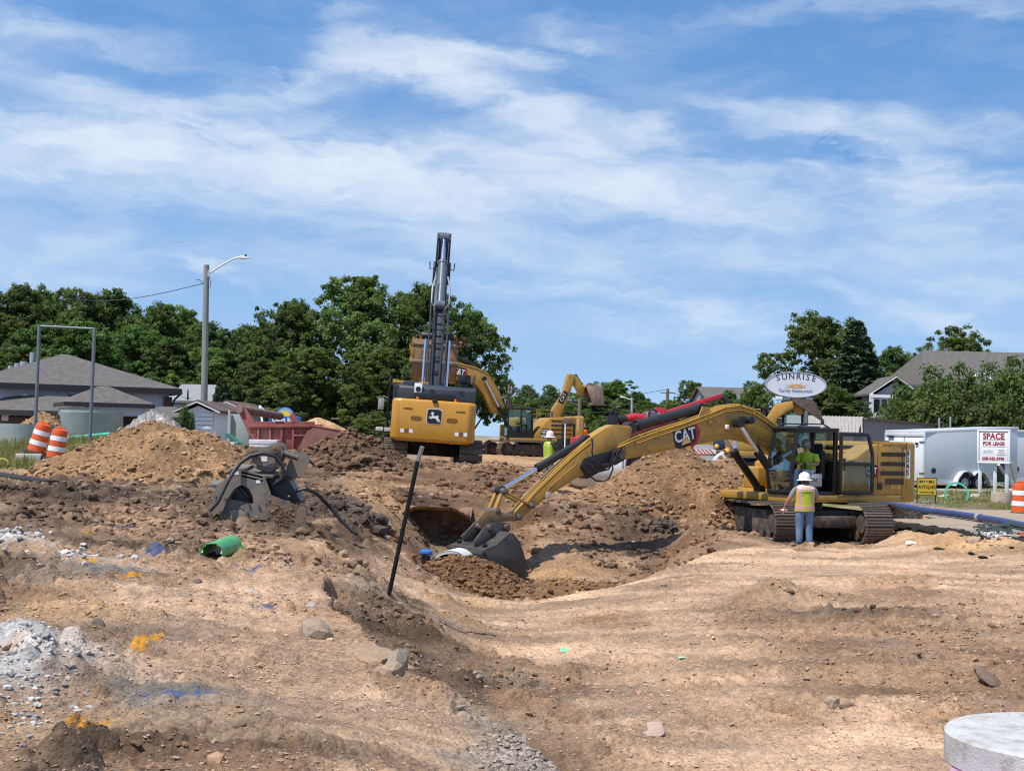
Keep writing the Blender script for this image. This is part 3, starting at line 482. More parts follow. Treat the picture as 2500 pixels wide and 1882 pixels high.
def cut_wall():
    # the undercut far face of the trench: a ragged vertical cut with a crust hanging over it
    nx, nz = 150, 60; x0, x1 = P(968, 1290, 35.9).x, P(1150, 1290, 35.9).x; X, T = np.meshgrid(np.linspace(x0, x1, nx), np.linspace(0, 1, nz)); x, t_ = X.ravel(), T.ravel(); e = np.clip(np.minimum((x-x0), (x1-x))/.5, 0, 1)
    top = P(1060, 1234, 35.6).z+.10*(fbm(x*2.2, x*0+3, 4, 5)-.5)-.25*(1-e); z = top-t_*1.35; y = 35.75+.30*sstep(0, .16, t_)*e-.45*sstep(.55, 1, t_)+(fbm(x*2.5, z*2.5, 4, 6)-.5)*.30-.35*np.exp(-(t_/.07)**2)*e
    q, idn = clods(x*4, z*4, 33, .6); y -= q/4*.8; c = np.array((.135, .078, .045))[None]*(1+((fbm(x*2, z*3, 4, 8)-.5)*1.1+(idn-.45)*.4)[:, None]); cr = sstep(.12, .04, t_); c = c*(1-cr[:, None])+np.array(SOIL['M'])*cr[:, None]
    i = np.arange(nx*nz).reshape(nz, nx); F = np.stack([i[:-1, :-1], i[1:, :-1], i[1:, 1:], i[:-1, 1:]], -1).reshape(-1, 4)
    V = np.stack([x, y, z], -1); k = len(V); cap = np.stack([x[:nx], y[:nx]+1.6, ground_z(x[:nx], y[:nx]+1.6)-.02], -1); V = np.concatenate([V, cap]); F = np.concatenate([F, np.stack([k+np.arange(nx-1), np.arange(nx-1), np.arange(1, nx), k+np.arange(1, nx)], -1)]); c = np.concatenate([c, np.tile(np.array(SOIL['M']), (nx, 1))])
    tag(link('trench_face', np_mesh('trench_face', V, F, vcol_mat('earth'), True, np.clip(c, .01, .8))), 'dark undercut face of the trench below a crust of tan soil', None, None, 'structure')
cut_wall()
def heap(name, label, peak, base_z, rx, ry, col, seed=0, rough=1.0, steep=1.0, n=130, nst=2500, ssize=(.03, .10), skew=0.0, stcol=None, cat='pile', rot=0.0, flat_top=0.08, follow=True, bury=.12):
    """a heap of earth: a steep irregular cone on the ground with clods on its faces"""
    h = peak.z-base_z; g = np.linspace(-1.35, 1.35, n); A, B = np.meshgrid(g, g); a = A.ravel(); b = B.ravel()
    ca, sa = math.cos(rot), math.sin(rot); x = peak.x+(a*rx*ca-b*ry*sa); y = peak.y+(a*rx*sa+b*ry*ca)
    th = np.arctan2(b, a); r = np.sqrt(a*a+b*b)*(1+.20*(fbm(np.cos(th)*1.3+seed, np.sin(th)*1.3, 3, seed)-.5)*2)
    prof = np.clip(1-np.sqrt(r*r+flat_top**2)+flat_top, -.4, 1); prof = np.where(prof > 0, prof**steep, prof)
    gzv = ground_z(x, y) if follow else np.full_like(x, base_z)
    z = np.where(prof > 0, prof*h, prof*.9)+base_z; z = np.where(prof > .3, z, z*(prof/.3).clip(0, 1)+(1-(prof/.3).clip(0, 1))*(gzv+prof*h*.8)) if follow else z
    k = np.clip(prof*6, 0, 1); z += (fbm(x*1.2, y*1.2, 4, seed+1)-.5)*.32*rough*k*min(1, h)+(fbm(x*4, y*4, 4, seed+2)-.5)*.12*rough*k
    c = np.array(col)[None]*(1+((fbm(x*.9, y*.9+z, 4, seed+4)-.5)*1.0)[:, None])
    for s, amp, sd in ((2.6, .3, 140), (5.5, .6, 150), (12., .9, 160), (24., .8, 170)):
        q, idn = clods(x*s, y*s, sd+seed, .6); z += q/s*amp*rough*k; c = c*(1+((idn-.42)*.55*(q > 0))[:, None])
    i = np.arange(n*n).reshape(n, n); F = np.stack([i[:-1, :-1], i[:-1, 1:], i[1:, 1:], i[1:, :-1]], -1).reshape(-1, 4)
    lim = gzv-bury; keep = (z > lim)[F].any(1); F = F[keep]; used = np.unique(F); mp = -np.ones(n*n, int); mp[used] = np.arange(len(used))
    z = np.maximum(z, lim-.05)
    me = np_mesh(name, np.stack([x, y, z], -1)[used], mp[F], vcol_mat('earth'), True, np.clip(c, .01, .8)[used]); o = tag(link(name, me), label, cat)
    if nst:
        rng = np.random.default_rng(seed); j = rng.choice(np.nonzero(prof > -.02)[0], nst); sz = ssize[0]+(ssize[1]*1.5-ssize[0])*rng.uniform(0, 1, nst)**7; low = prof[j] < .25; sz = sz*np.where(low, 1.35, .85)
        jx = rng.normal(0, 1, (nst, 2))*.02; cc = np.array(stcol or col)[None]*rng.uniform(.6, 1.5, (nst, 1))
        vis = z[j] > gzv[j]-.02; j = j[vis]
        stones('stones', np.stack([x[j], y[j], z[j]+sz[vis]*.2], -1), sz[vis], cc[vis], o, 1, seed+3)
    return o
# ------------------------------------------------------------------ trees and shrubs
def leaf_mat(name, tr=0.38):
    if name in MATS: return MATS[name]
    mt = bpy.data.materials.new(name); mt.use_nodes = True; N, L, nd, m = NT(mt.node_tree); N.clear()
    out = nd('ShaderNodeOutputMaterial'); at = nd('ShaderNodeAttribute', attribute_name='soil'); oi = nd('ShaderNodeObjectInfo')
    hs = nd('ShaderNodeHueSaturation', ins={'Hue': m('ADD', 0.478, m('MULTIPLY', oi.outputs['Random'], 0.034)), 'Saturation': 0.98, 'Value': m('ADD', 0.88, m('MULTIPLY', oi.outputs['Random'], 0.46)), 'Color': at.outputs['Color']})
    bs = nd('ShaderNodeBsdfPrincipled', ins={'Base Color': hs.outputs[0], 'Roughness': 0.55, 'Specular IOR Level': 0.3})
    tl = nd('ShaderNodeBsdfTranslucent'); br = nd('ShaderNodeMix', data_type='RGBA', blend_type='MULTIPLY', ins={0: 1.0, 6: hs.outputs[0], 7: (1.3, 1.5, 0.55, 1)}); L.new(br.outputs[2], tl.inputs[0])
    mx = nd('ShaderNodeMixShader', ins={0: tr, 1: bs.outputs[0], 2: tl.outputs[0]}); L.new(mx.outputs[0], out.inputs[0]); MATS[name] = mt; return mt
BARK = mat('bark', (0.085, 0.065, 0.05), .95, var=.4, scale=5, bump=.8, bscale=14, grain=(1, 1, .25))
LEAF = leaf_mat('leaves'); NEEDLE = leaf_mat('needles', .12)
def leaves(rng, cen, rad, per, size, col, out_c, flat=.7, droop=.25):
    """leaf-sized quads around clump centres cen (n,3) with radii rad (n,); returns V, F, C"""
    n = len(cen); k = n*per; c = np.repeat(cen, per, 0); r = np.repeat(rad, per); d = rng.normal(0, 1, (k, 3)); d /= np.linalg.norm(d, axis=1)[:, None]
    rr = rng.uniform(0, 1, k)**.5; p = c+d*(r*rr)[:, None]*np.array((1, 1, flat)); o = p-out_c; o /= np.linalg.norm(o, axis=1)[:, None]+1e-6
    nm = d*.7+o*.5+np.array((0, 0, .55))+rng.normal(0, .55, (k, 3)); nm /= np.linalg.norm(nm, axis=1)[:, None]
    t = np.cross(nm, rng.normal(0, 1, (k, 3))); t /= np.linalg.norm(t, axis=1)[:, None]+1e-6; b = np.cross(nm, t); s = size*rng.uniform(.6, 1.35, k)
    t = t*s[:, None]; b = b*(s*.62)[:, None]; dz = np.zeros((k, 3)); dz[:, 2] = -droop*s
    V = np.stack([p-t+dz, p-b, p+t+dz, p+b], 1).reshape(-1, 3); F = np.arange(4*k).reshape(k, 4)
    cc = np.repeat(np.array(col)[None]*np.repeat(rng.uniform(.62, 1.35, n), per)[:, None]*rng.uniform(.75, 1.25, (k, 1)), 4, 0)
    return V, F, cc
def broad_proto(seed, H=12.0, Wd=9.0, trunk=.26, nl=60, per=190, leaf=.112, col=(.092, .140, .032), low=.20, spread=1.0, lobes=13, gap=.12):
    rng = np.random.default_rng(seed); L = []
    for i in range(lobes):
        t = (i+.5)/lobes; zz = H*(low+.07+(.86-low)*t); env = math.sin(math.pi*min(.97, max(.16, (t*.80+.17))))**.75; a = i*2.4+rng.uniform(-.5, .5); rr = Wd/2*env*rng.uniform(.40, .78)
        s = Wd*rng.uniform(.15, .235)*(1 if t < .8 else .8); L.append((math.cos(a)*rr, math.sin(a)*rr, zz, s*1.1, s*1.1, s*rng.uniform(.72, 1.0)))
    L.append((0, 0, H*.60, Wd*.24, Wd*.24, H*.22)); L.append((rng.uniform(-.6, .6), rng.uniform(-.6, .6), H*.90, Wd*.12, Wd*.12, H*.095))
    cen, rad = [], []
    for lx, ly, lz, rx, ry, rz in L:
        d = rng.normal(0, 1, (nl, 3)); d /= np.linalg.norm(d, axis=1)[:, None]; q = (.55+.50*rng.uniform(0, 1, nl)**.8); q[: nl//6] *= 1.28
        cen.append(np.array((lx, ly, lz))+d*q[:, None]*np.array((rx, ry, rz))); rad.append(rng.uniform(.24, .55, nl)*(Wd/9.0)**.5)
    cen = np.concatenate(cen); rad = np.concatenate(rad); kp = (cen[:, 2] > H*low) & (rng.uniform(0, 1, len(cen)) > gap); cen, rad = cen[kp], rad[kp]
    V, F, C = leaves(rng, cen, rad, max(8, per*60//(nl*3)), leaf, col, np.array((0, 0, H*.45)))
    cr = np_mesh('crown', V, F, LEAF, False, C)
    mb = MB(); mb.tube([(0, 0, -.4), (.05, .03, H*.12), (-.06, .05, H*.3), (.05, -.04, H*.55), (0, 0, H*.85)], trunk, 8, radii=[trunk*1.35, trunk, trunk*.85, trunk*.5, .03])
    for lx, ly, lz, rx, ry, rz in L[:-2]:
        z0 = max(H*.14, lz-H*.18-abs(lx)*.3); mb.tube([(0, 0, z0), (lx*.4, ly*.4, z0+(lz-z0)*.55), (lx*.95, ly*.95, lz+rz*.2), (lx*1.15, ly*1.15, lz+rz*.7)], .05, 5, radii=[trunk*.45, trunk*.3, trunk*.16, .015])
    me = bpy.data.meshes.new('trunk'); me.from_pydata(mb.v, [], mb.f); me.materials.append(BARK); return cr, me, H, Wd
def spruce_proto(seed, H=12.0, Wd=5.0, col=(.045, .070, .032), n=900, per=16, leaf=.17):
    rng = np.random.default_rng(seed); t = rng.uniform(0, 1, n)**.8; z = H*(.06+.93*t); a = rng.uniform(0, 6.283, n); tier = .72+.28*np.abs(np.sin(z*2.6+np.sin(a*3)))
    r = Wd/2*(1-t)**.8*tier*rng.uniform(.45, 1.05, n)+.08; cen = np.stack([np.cos(a)*r, np.sin(a)*r, z-r*.22], -1); V, F, C = leaves(rng, cen, .18+.30*(1-t), per, leaf, col, np.array((0, 0, H*.2)), .45, .5)
    cr = np_mesh('crown', V, F, NEEDLE, False, C); mb = MB(); mb.tube([(0, 0, -.3), (0, 0, H*.5), (0, 0, H*.97)], .1, 7, radii=[.22, .13, .02]); me = bpy.data.meshes.new('trunk'); me.from_pydata(mb.v, [], mb.f); me.materials.append(BARK); return cr, me, H, Wd
def shrub_proto(seed, H=3.5, Wd=3.6, col=(.075, .118, .030), n=460, per=34, leaf=.085):
    rng = np.random.default_rng(seed); d = rng.normal(0, 1, (n, 3)); d /= np.linalg.norm(d, axis=1)[:, None]; q = .35+.68*rng.uniform(0, 1, n)**.6; wob = 1+.28*np.sin(d[:, 0]*5+seed)*np.cos(d[:, 1]*4)
    cen = d*(q*wob)[:, None]*np.array((Wd*.46, Wd*.46, H*.47))+np.array((0, 0, H*.48)); cen = cen[cen[:, 2] > .1]; V, F, C = leaves(rng, cen, rng.uniform(.22, .42, len(cen)), per, leaf, col, np.array((0, 0, H*.3)))
    cr = np_mesh('crown', V, F, LEAF, False, C); mb = MB()
    for k in range(5):
        a = k*1.26; mb.tube([(0, 0, -.2), (math.cos(a)*Wd*.12, math.sin(a)*Wd*.12, H*.3), (math.cos(a)*Wd*.25, math.sin(a)*Wd*.25, H*.7)], .03, 5, radii=[.05, .035, .01])
    me = bpy.data.meshes.new('stem'); me.from_pydata(mb.v, [], mb.f); me.materials.append(BARK); return cr, me, H, Wd
PROTO = {'a': broad_proto(1), 'b': broad_proto(2, lobes=15, col=(.080, .128, .032)), 'c': broad_proto(3, lobes=11, col=(.110, .155, .034)),
         'w': broad_proto(4, H=13, Wd=12, lobes=19, nl=60, per=210, col=(.086, .136, .032), low=.16, leaf=.12), 'w2': broad_proto(9, H=13, Wd=11, lobes=17, nl=60, per=210, col=(.102, .150, .034), low=.14, leaf=.12),
         'o': broad_proto(5, lobes=10, nl=34, per=120, gap=.25, col=(.105, .150, .038), low=.34), 's': spruce_proto(6), 'h': shrub_proto(7), 'h2': shrub_proto(8, col=(.095, .135, .032)), 'x': spruce_proto(10, H=4, Wd=2.4, n=420, per=16, leaf=.10, col=(.036, .062, .024))}
def plant(kind, px, py_top, Y, wpx, label, name='tree', group=None, rz=None, cat='tree', zb=None):
    cr, tk, H, Wd = PROTO[kind]; top = P(px, py_top, Y); z0 = gz(top.x, top.y) if zb is None else zb
    o = thing(name, label, cat, (top.x, top.y, z0), (px*.731) % 6.28 if rz is None else rz, group); sw = wpx/FPX*Y/Wd; sh = (top.z-z0)/(H*1.0); o.scale = (sw, sw, sh)
    link('trunk' if tk.name.startswith('trunk') else 'stem', tk, o); link('crown', cr, o); return o
WL = ['cut by the left edge, tall', 'above the left roof slope, tall', 'above the left post of the sign frame, tall', 'above the right post of the sign frame, tall', 'above the right roof slope under the wire, tall', 'left of the light pole, tall and broad', 'just left of the light pole top', 'just right of the light pole', 'second right of the light pole', 'third right of the light pole', 'low in front at the left edge', 'low in front behind the left post', 'low in front behind the roof peak', 'low in front above the canopy side, broadest', 'low in front beside the light pole', 'low in front right of the light pole', 'low in front left of the motel sign', 'outermost left, mostly out of view']
for i, (k, px, py, Y, w) in enumerate([('a', -60, 690, 108, 230), ('b', 40, 700, 105, 220), ('a', 120, 704, 110, 190), ('c', 195, 706, 104, 200), ('b', 285, 712, 107, 230), ('a', 375, 742, 103, 210), ('c', 445, 748, 108, 180), ('b', 515, 790, 102, 190), ('a', 590, 796, 104, 200), ('c', 655, 790, 106, 160),
                                       ('c', 0, 770, 96, 240), ('b', 100, 790, 95, 230), ('a', 215, 780, 94, 230), ('w', 330, 800, 95, 260), ('b', 430, 830, 93, 220), ('c', 530, 850, 92, 220), ('a', 620, 850, 93, 200), ('b', -130, 720, 100, 230)]):
    plant(k, px, py, Y, w, 'wood tree '+WL[i]+', behind the grey-roofed building', group='trees of the wood at left')
plant('w', 715, 738, 92, 260, 'left shoulder tree of the big dark clump behind the red steel box')
plant('w2', 880, 676, 90, 330, 'tallest broad tree, behind and left of the raised dark boom')
plant('w', 1030, 702, 93, 290, 'broad tree directly behind the raised dark boom')
plant('a', 1160, 752, 95, 190, 'rightmost tree of the big clump, behind the yellow bent boom')
plant('w2', 770, 850, 84, 270, 'lower bright green tree above the tan gravel heap')
plant('w2', 950, 850, 83, 250, 'lower tree hanging down to the left of the large yellow counterweight')
plant('b', 640, 880, 88, 190, 'tree above the blue motel sign and dark roofs')
plant('a', 2000, 766, 112, 280, 'large broadleaf tree behind and right of the oval restaurant sign')
plant('s', 2092, 780, 104, 235, 'dark spruce beside the large broadleaf tree at right')
plant('b', 2190, 850, 122, 190, 'smaller tree between the dark spruce and the gabled house')
plant('o', 2335, 795, 130, 260, 'open sparse tree behind the big roof at right')
plant('b', 2000, 940, 98, 260, 'low tree under the spruce, behind the oval sign')
plant('c', 1845, 932, 88, 120, 'young upright tree left of the oval restaurant sign'); plant('b', 1775, 955, 92, 90, 'small tree in front of the distant roof left of the oval sign')
for i, (k, px, py, Y, w) in enumerate([('h', 2205, 965, 84, 150), ('h', 2275, 905, 80, 190), ('h2', 2262, 950, 76, 160), ('h', 2350, 900, 79, 190), ('h', 2420, 898, 80, 170), ('h2', 2480, 892, 78, 190), ('h', 2180, 1000, 76, 120), ('h2', 2540, 890, 79, 200), ('h', 2390, 950, 76, 200)]):
    plant(k, px, py, Y, w, 'hedge shrub '+['beside the gabled porch', 'right of the porch gable', 'low above the trailer rear', 'above the trailer middle', 'above the lease sign', 'yellowish, above the right edge of the lease sign', 'lowest, under the porch windows', 'cut by the right edge', 'dense, low behind the trailer roof'][i]+', behind the white trailers', 'shrub', 'hedge behind the trailers', cat='shrub')
for k, px, py, Y, w, lb in [('o', 1238, 915, 165, 80, 'hazy grey-green tree far off beside the transformer pole'), ('b', 1287, 942, 150, 90, 'round dark tree far off above the red shop sign'), ('c', 1345, 940, 160, 70, 'narrow far tree just left of the small raised boom'), ('a', 1318, 968, 145, 110, 'low far tree above the distant beige building'),
                            ('b', 1440, 938, 150, 110, 'far dark tree directly behind the small muddy bucket'), ('a', 1490, 930, 148, 190, 'large far dark tree right of the small muddy bucket'), ('b', 1550, 958, 155, 120, 'far dark tree behind the far curved street light'), ('c', 1690, 930, 170, 120, 'rounded far tree above the red boom'), ('b', 1630, 978, 180, 110, 'low far tree left of the thin power pole'), ('a', 1400, 985, 140, 90, 'low far tree below the small raised boom'), ('c', 1262, 968, 170, 90, 'low far tree right of the transformer pole'), ('b', 1375, 972, 158, 80, 'low far tree behind the small raised boom foot'), ('a', 1595, 985, 165, 100, 'low far tree between the street light and the thin power pole'), ('c', 1655, 985, 160, 100, 'low far tree just right of the thin power pole'), ('b', 1725, 972, 150, 110, 'low far tree left of the far grey roof'), ('a', 1800, 978, 140, 100, 'low far tree in front of the far grey roof'), ('h', 1520, 1005, 120, 150, 'low bushy growth behind the red machine')]:
    plant(k, px, py, Y, w, lb)
plant('x', 542, 920, 82, 80, 'dark conifer beside the timber light pole', cat='tree'); plant('h', 452, 988, 64, 46, 'small dark shrub with pale flowers beside the white garage', 'shrub', cat='shrub'); plant('x', 459, 948, 84, 12, 'tiny conifer on the pale roofs behind the light pole')
for k, px, py, Y, w in [('h', 985, 1030, 66, 120), ('h2', 915, 1010, 68, 130)]: plant(k, px, py, Y, w, 'undergrowth shrub left of the large yellow counterweight, '+('nearer to it' if px > 950 else 'farther from it'), 'shrub', 'undergrowth behind the dark mound', cat='shrub')
# rough grass
def grass(name, label, quads, n, h, col, seed):
    """blades over ground areas given as photograph quads (px0, px1, Y0, Y1)"""
    rng = np.random.default_rng(seed); Vs, Cs = [], []
    for px0, px1, Y0, Y1, k in quads:
        m_ = int(n*k); y = rng.uniform(Y0, Y1, m_); x = (rng.uniform(px0, px1, m_)-CXP)/FPX*y; kp = fbm(x*.8, y*.6, 3, seed)+rng.uniform(-.15, .15, m_) > .42; x, y = x[kp], y[kp]; z = ground_z(x, y)-.03
        a = rng.uniform(0, 6.283, len(x)); hh = h*rng.uniform(.4, 1.4, len(x)); ln = rng.normal(0, .32, (len(x), 2))*hh[:, None]; w = .012+.012*rng.uniform(0, 1, len(x))
        b0 = np.stack([x-np.cos(a)*w, y-np.sin(a)*w, z], -1); b1 = np.stack([x+np.cos(a)*w, y+np.sin(a)*w, z], -1); t = np.stack([x+ln[:, 0], y+ln[:, 1], z+hh], -1)
        Vs.append(np.stack([b0, b1, t], 1)); c = np.array(col)[None]*rng.uniform(.6, 1.5, (len(x), 1)); dry = rng.uniform(0, 1, len(x)) < .45; c = np.where(dry[:, None], np.array((.30, .25, .12))*rng.uniform(.6, 1.2, (len(x), 1)), c); Cs.append(np.repeat(c, 3, 0))
    V = np.concatenate(Vs).reshape(-1, 3); me = np_mesh(name, V, np.arange(len(V)).reshape(-1, 3), LEAF, False, np.concatenate(Cs)); tag(link(name, me), label, kind='stuff')
grass('rough_grass', 'rough weedy grass around the leaning orange drums', [(-60, 90, 39.5, 52, 1.0), (60, 330, 45, 54, 1.0)], 5200, .30, (.17, .17, .06), 3)
grass('verge_grass', 'patchy dry grass verge in front of the white trailers', [(2180, 2560, 44.5, 52.5, 1.0)], 12000, .12, (.16, .165, .06), 4)
# ------------------------------------------------------------------ buildings, poles and far things
SHING = mat('shingles', (.118, .106, .094), .95, var=.30, scale=3.5, bump=.6, bscale=9, grain=(1, 1, 2.2)); SHING2 = mat('brown_shingles', (.125, .085, .07), .95, var=.25, scale=4, bump=.4, bscale=9); SHING3 = mat('pale_shingles', (.25, .26, .265), .95, var=.15, scale=4, bump=.4, bscale=9)
STUC = mat('grey_render', (.46, .48, .52), .9, var=.06, scale=1.2, bump=.1); WHT = mat('white_paint', (.74, .75, .76), .6, var=.06, scale=2, dirt=(.35, .31, .26), dirt_amt=.15); FASC = mat('dark_trim', (.030, .027, .026), .7); BRK = mat('dark_brick', (.105, .062, .048), .9, var=.45, scale=9, bump=.5, bscale=12, grain=(1, 1, 3)); SIDG = mat('grey_siding', (.30, .32, .33), .8, var=.08, scale=3, bump=.5, bscale=7, grain=(.02, .02, 3)); SIDW = mat('white_siding', (.78, .79, .80), .75, var=.05, bump=.4, bscale=7, grain=(.02, .02, 3)); DGL = mat('dark_window', (.03, .035, .04), .12, spec=.8); BLOCK = mat('block_wall', (.26, .25, .24), .95, var=.12, scale=2, bump=.4, bscale=6, grain=(1, 1, 2)); BEIGE = mat('beige_brick', (.43, .34, .26), .9, var=.12, scale=3)
def hip(mb, x0, x1, y0, y1, ze, zr, rl=0.0, th=.18, along='x'):
    """hipped roof over a rectangle; rl = ridge length"""
    cx, cy = (x0+x1)/2, (y0+y1)/2; rx, ry = (rl/2, 0) if along == 'x' else (0, rl/2)
    vs = [(x0, y0, ze), (x1, y0, ze), (x1, y1, ze), (x0, y1, ze), (cx-rx, cy-ry, zr), (cx+rx, cy+ry, zr), (x0, y0, ze-th), (x1, y0, ze-th), (x1, y1, ze-th), (x0, y1, ze-th)]
    if along == 'x': fs = [(0, 1, 5, 4), (1, 2, 5), (2, 3, 4, 5), (3, 0, 4)]
    else: fs = [(0, 1, 4), (1, 2, 5, 4), (2, 3, 5), (3, 0, 4, 5)]
    mb._add(vs, fs+[(0, 6, 7, 1), (1, 7, 8, 2), (2, 8, 9, 3), (3, 9, 6, 0), (9, 8, 7, 6)]); return mb
def gable(mb, x0, x1, y0, y1, ze, zr, along='y', th=.15):
    """gabled roof, ridge along x or y, with a real thickness"""
    cx, cy = (x0+x1)/2, (y0+y1)/2
    if along == 'y': top = [(x0, y0, ze), (cx, y0, zr), (x1, y0, ze), (x1, y1, ze), (cx, y1, zr), (x0, y1, ze)]
    else: top = [(x0, y0, ze), (x0, cy, zr), (x0, y1, ze), (x1, y1, ze), (x1, cy, zr), (x1, y0, ze)]
    bot = [(a, b, c-th) for a, b, c in top]; vs = top+bot
    mb._add(vs, [(0, 1, 4, 5), (1, 2, 3, 4), (11, 10, 7, 6), (10, 9, 8, 7), (0, 6, 7, 1), (1, 7, 8, 2), (3, 9, 10, 4), (4, 10, 11, 5), (2, 8, 9, 3), (5, 11, 6, 0)]); return mb
def gable_wall(mb, x0, x1, y, ze, zr, t=.12):
    mb.prism([(x0, ze), (x1, ze), ((x0+x1)/2, zr)], y, y+t); return mb
def turned(px, py, Y, deg):
    """frame at a wall corner, turned about the vertical"""
    p = P(px, py, Y); return p, Matrix.Translation((p.x, p.y, 0)) @ Matrix.Rotation(R(deg), 4, 'Z')
def left_building():
    c, M = turned(443, 949, 75, 24); w = 10.97; ze = c.z; g = gz(-20, 76); ctr = M @ Vector((-w/2, w/2, 0)); zr = P(155, 865, ctr.y).z
    t = thing('hip_roofed_building', 'grey rendered building with hipped shingle roof behind the sign frame', 'building')
    def bx(nm, m_, *bs, bev=0, par=None):
        mb = MB(); mb.M = M
        for q, d in bs: mb.box(q, d)
        return mb.build(nm, m_, par or t, bev)
    mb = MB(); mb.M = M; hip(mb, -w, 0, 0, w, ze, zr, .3, .10); rf = mb.build('roof', SHING, t)
    bx('fascia', FASC, ((-w/2, -.02, ze-.17), (w+.06, .05, .30)), ((.02, w/2, ze-.17), (.05, w, .30)))
    bx('wall', STUC, ((-w/2, w/2, (ze+g)/2-.2), (w-1.1, w-1.1, ze-g-.1))); bx('brick_pier', BRK, ((-.62, .56, (ze+g)/2-.3), (.42, .34, ze-g-.3)))
    for x in (-2.6, -7.9): bx('wall_light', mat('pale_plastic', (.6, .6, .58), .5), ((x, .48, ze-.62), (.30, .18, .2)), bev=.02)
    bx('window', DGL, ((-5.4, .53, ze-.85), (.8, .06, .7)))
    for px, py, r, h in ((78, 872, .12, .9), (58, 884, .2, .12), (42, 888, .14, .1), (25, 894, .12, .1)):
        p = P(px, py, ctr.y-1.0); mb = MB(); mb.cyl((p.x, p.y, p.z-.5), (p.x, p.y, p.z+h*.3), r, r, 10); mb.build('roof_vent', mat('galvanised', (.5, .52, .54), .4, .6, var=.1), rf)
    mb = MB(); mb.M = M; mb.tube([(.08, .2, ze-.2), (-.3, .3, ze-.6), (-.4, .3, ze-.9), (-.4, .35, g+.1)], .06, 6); mb.build('downpipe', FASC, t)
    # lower front wing
    w = thing('entrance_wing', 'low shingle roofed wing with dark brick at the left edge', 'building'); q0, q1 = P(-60, 1000, 70), P(178, 1004, 70); ze2 = q1.z; mb = MB(); hip(mb, q0.x, q1.x, 70, 74.4, ze2, P(100, 966, 72.2).z, (q1.x-q0.x)*.62); mb.build('roof', SHING, w)
    mb = MB(); mb.box(((q0.x+q1.x)/2, 69.98, ze2-.14), (q1.x-q0.x, .06, .28)); mb.build('fascia', FASC, w); mb = MB(); mb.box(((q0.x+q1.x)/2, 72.4, (ze2+g)/2-.3), (q1.x-q0.x-.8, 3.6, ze2-g-.1)); mb.build('wall', BRK, w)
    p = P(13, 1020, 70.6); mb = MB(); mb.box((p.x, 70.58, p.z), (.35, .1, .3)); mb.build('wall_light', MATS['pale_plastic'], w)
    # porch
    c2, M = turned(158, 980, 64.5, 24); t = c = thing('entrance_canopy', 'small hipped canopy on brick columns in front of the grey building', 'canopy'); ze3 = c2.z; L_, D_ = 4.08, 4.6; ap = M @ Vector((L_/2, D_/2, 0)); mb = MB(); mb.M = M; hip(mb, 0, L_, 0, D_, ze3, P(247, 943, ap.y).z, .5, .08); mb.build('roof', SHING, c)
    bx('fascia', FASC, ((L_/2, -.02, ze3-.11), (L_+.06, .05, .20)), ((-.02, D_/2, ze3-.11), (.05, D_, .20)), par=c); bx('beam', STUC, ((L_/2, D_/2, ze3-.42), (L_-.35, D_-.35, .36)), par=c); bx('edge_strip', FASC, ((L_/2, .16, ze3-.63), (L_-.3, .10, .05)), par=c)
    for x, y in ((.42, .45), (L_-.45, .45), (.42, D_-.45), (L_-.45, D_-.45)): bx('column', BRK, ((x, y, (ze3-.62+g)/2), (.62, .5, ze3-.62-g)), par=c)
    s = thing('low_roof_annex', 'low grey shingle roof between canopy and wrapped heap', 'building'); a, b = P(330, 1000, 72), P(470, 1012, 70); mb = MB(); hip(mb, a.x, b.x, 69.6, 74.2, P(300, 1015, 69.6).z, P(300, 990, 72).z, .8); mb.build('roof', SHING, s); mb = MB(); mb.box(((a.x+b.x)/2, 72, (P(300, 1015, 69.6).z+g)/2-.2), (b.x-a.x-1.2, 3.4, P(300, 1015, 69.6).z-g)); mb.build('wall', BRK, s)
left_building()
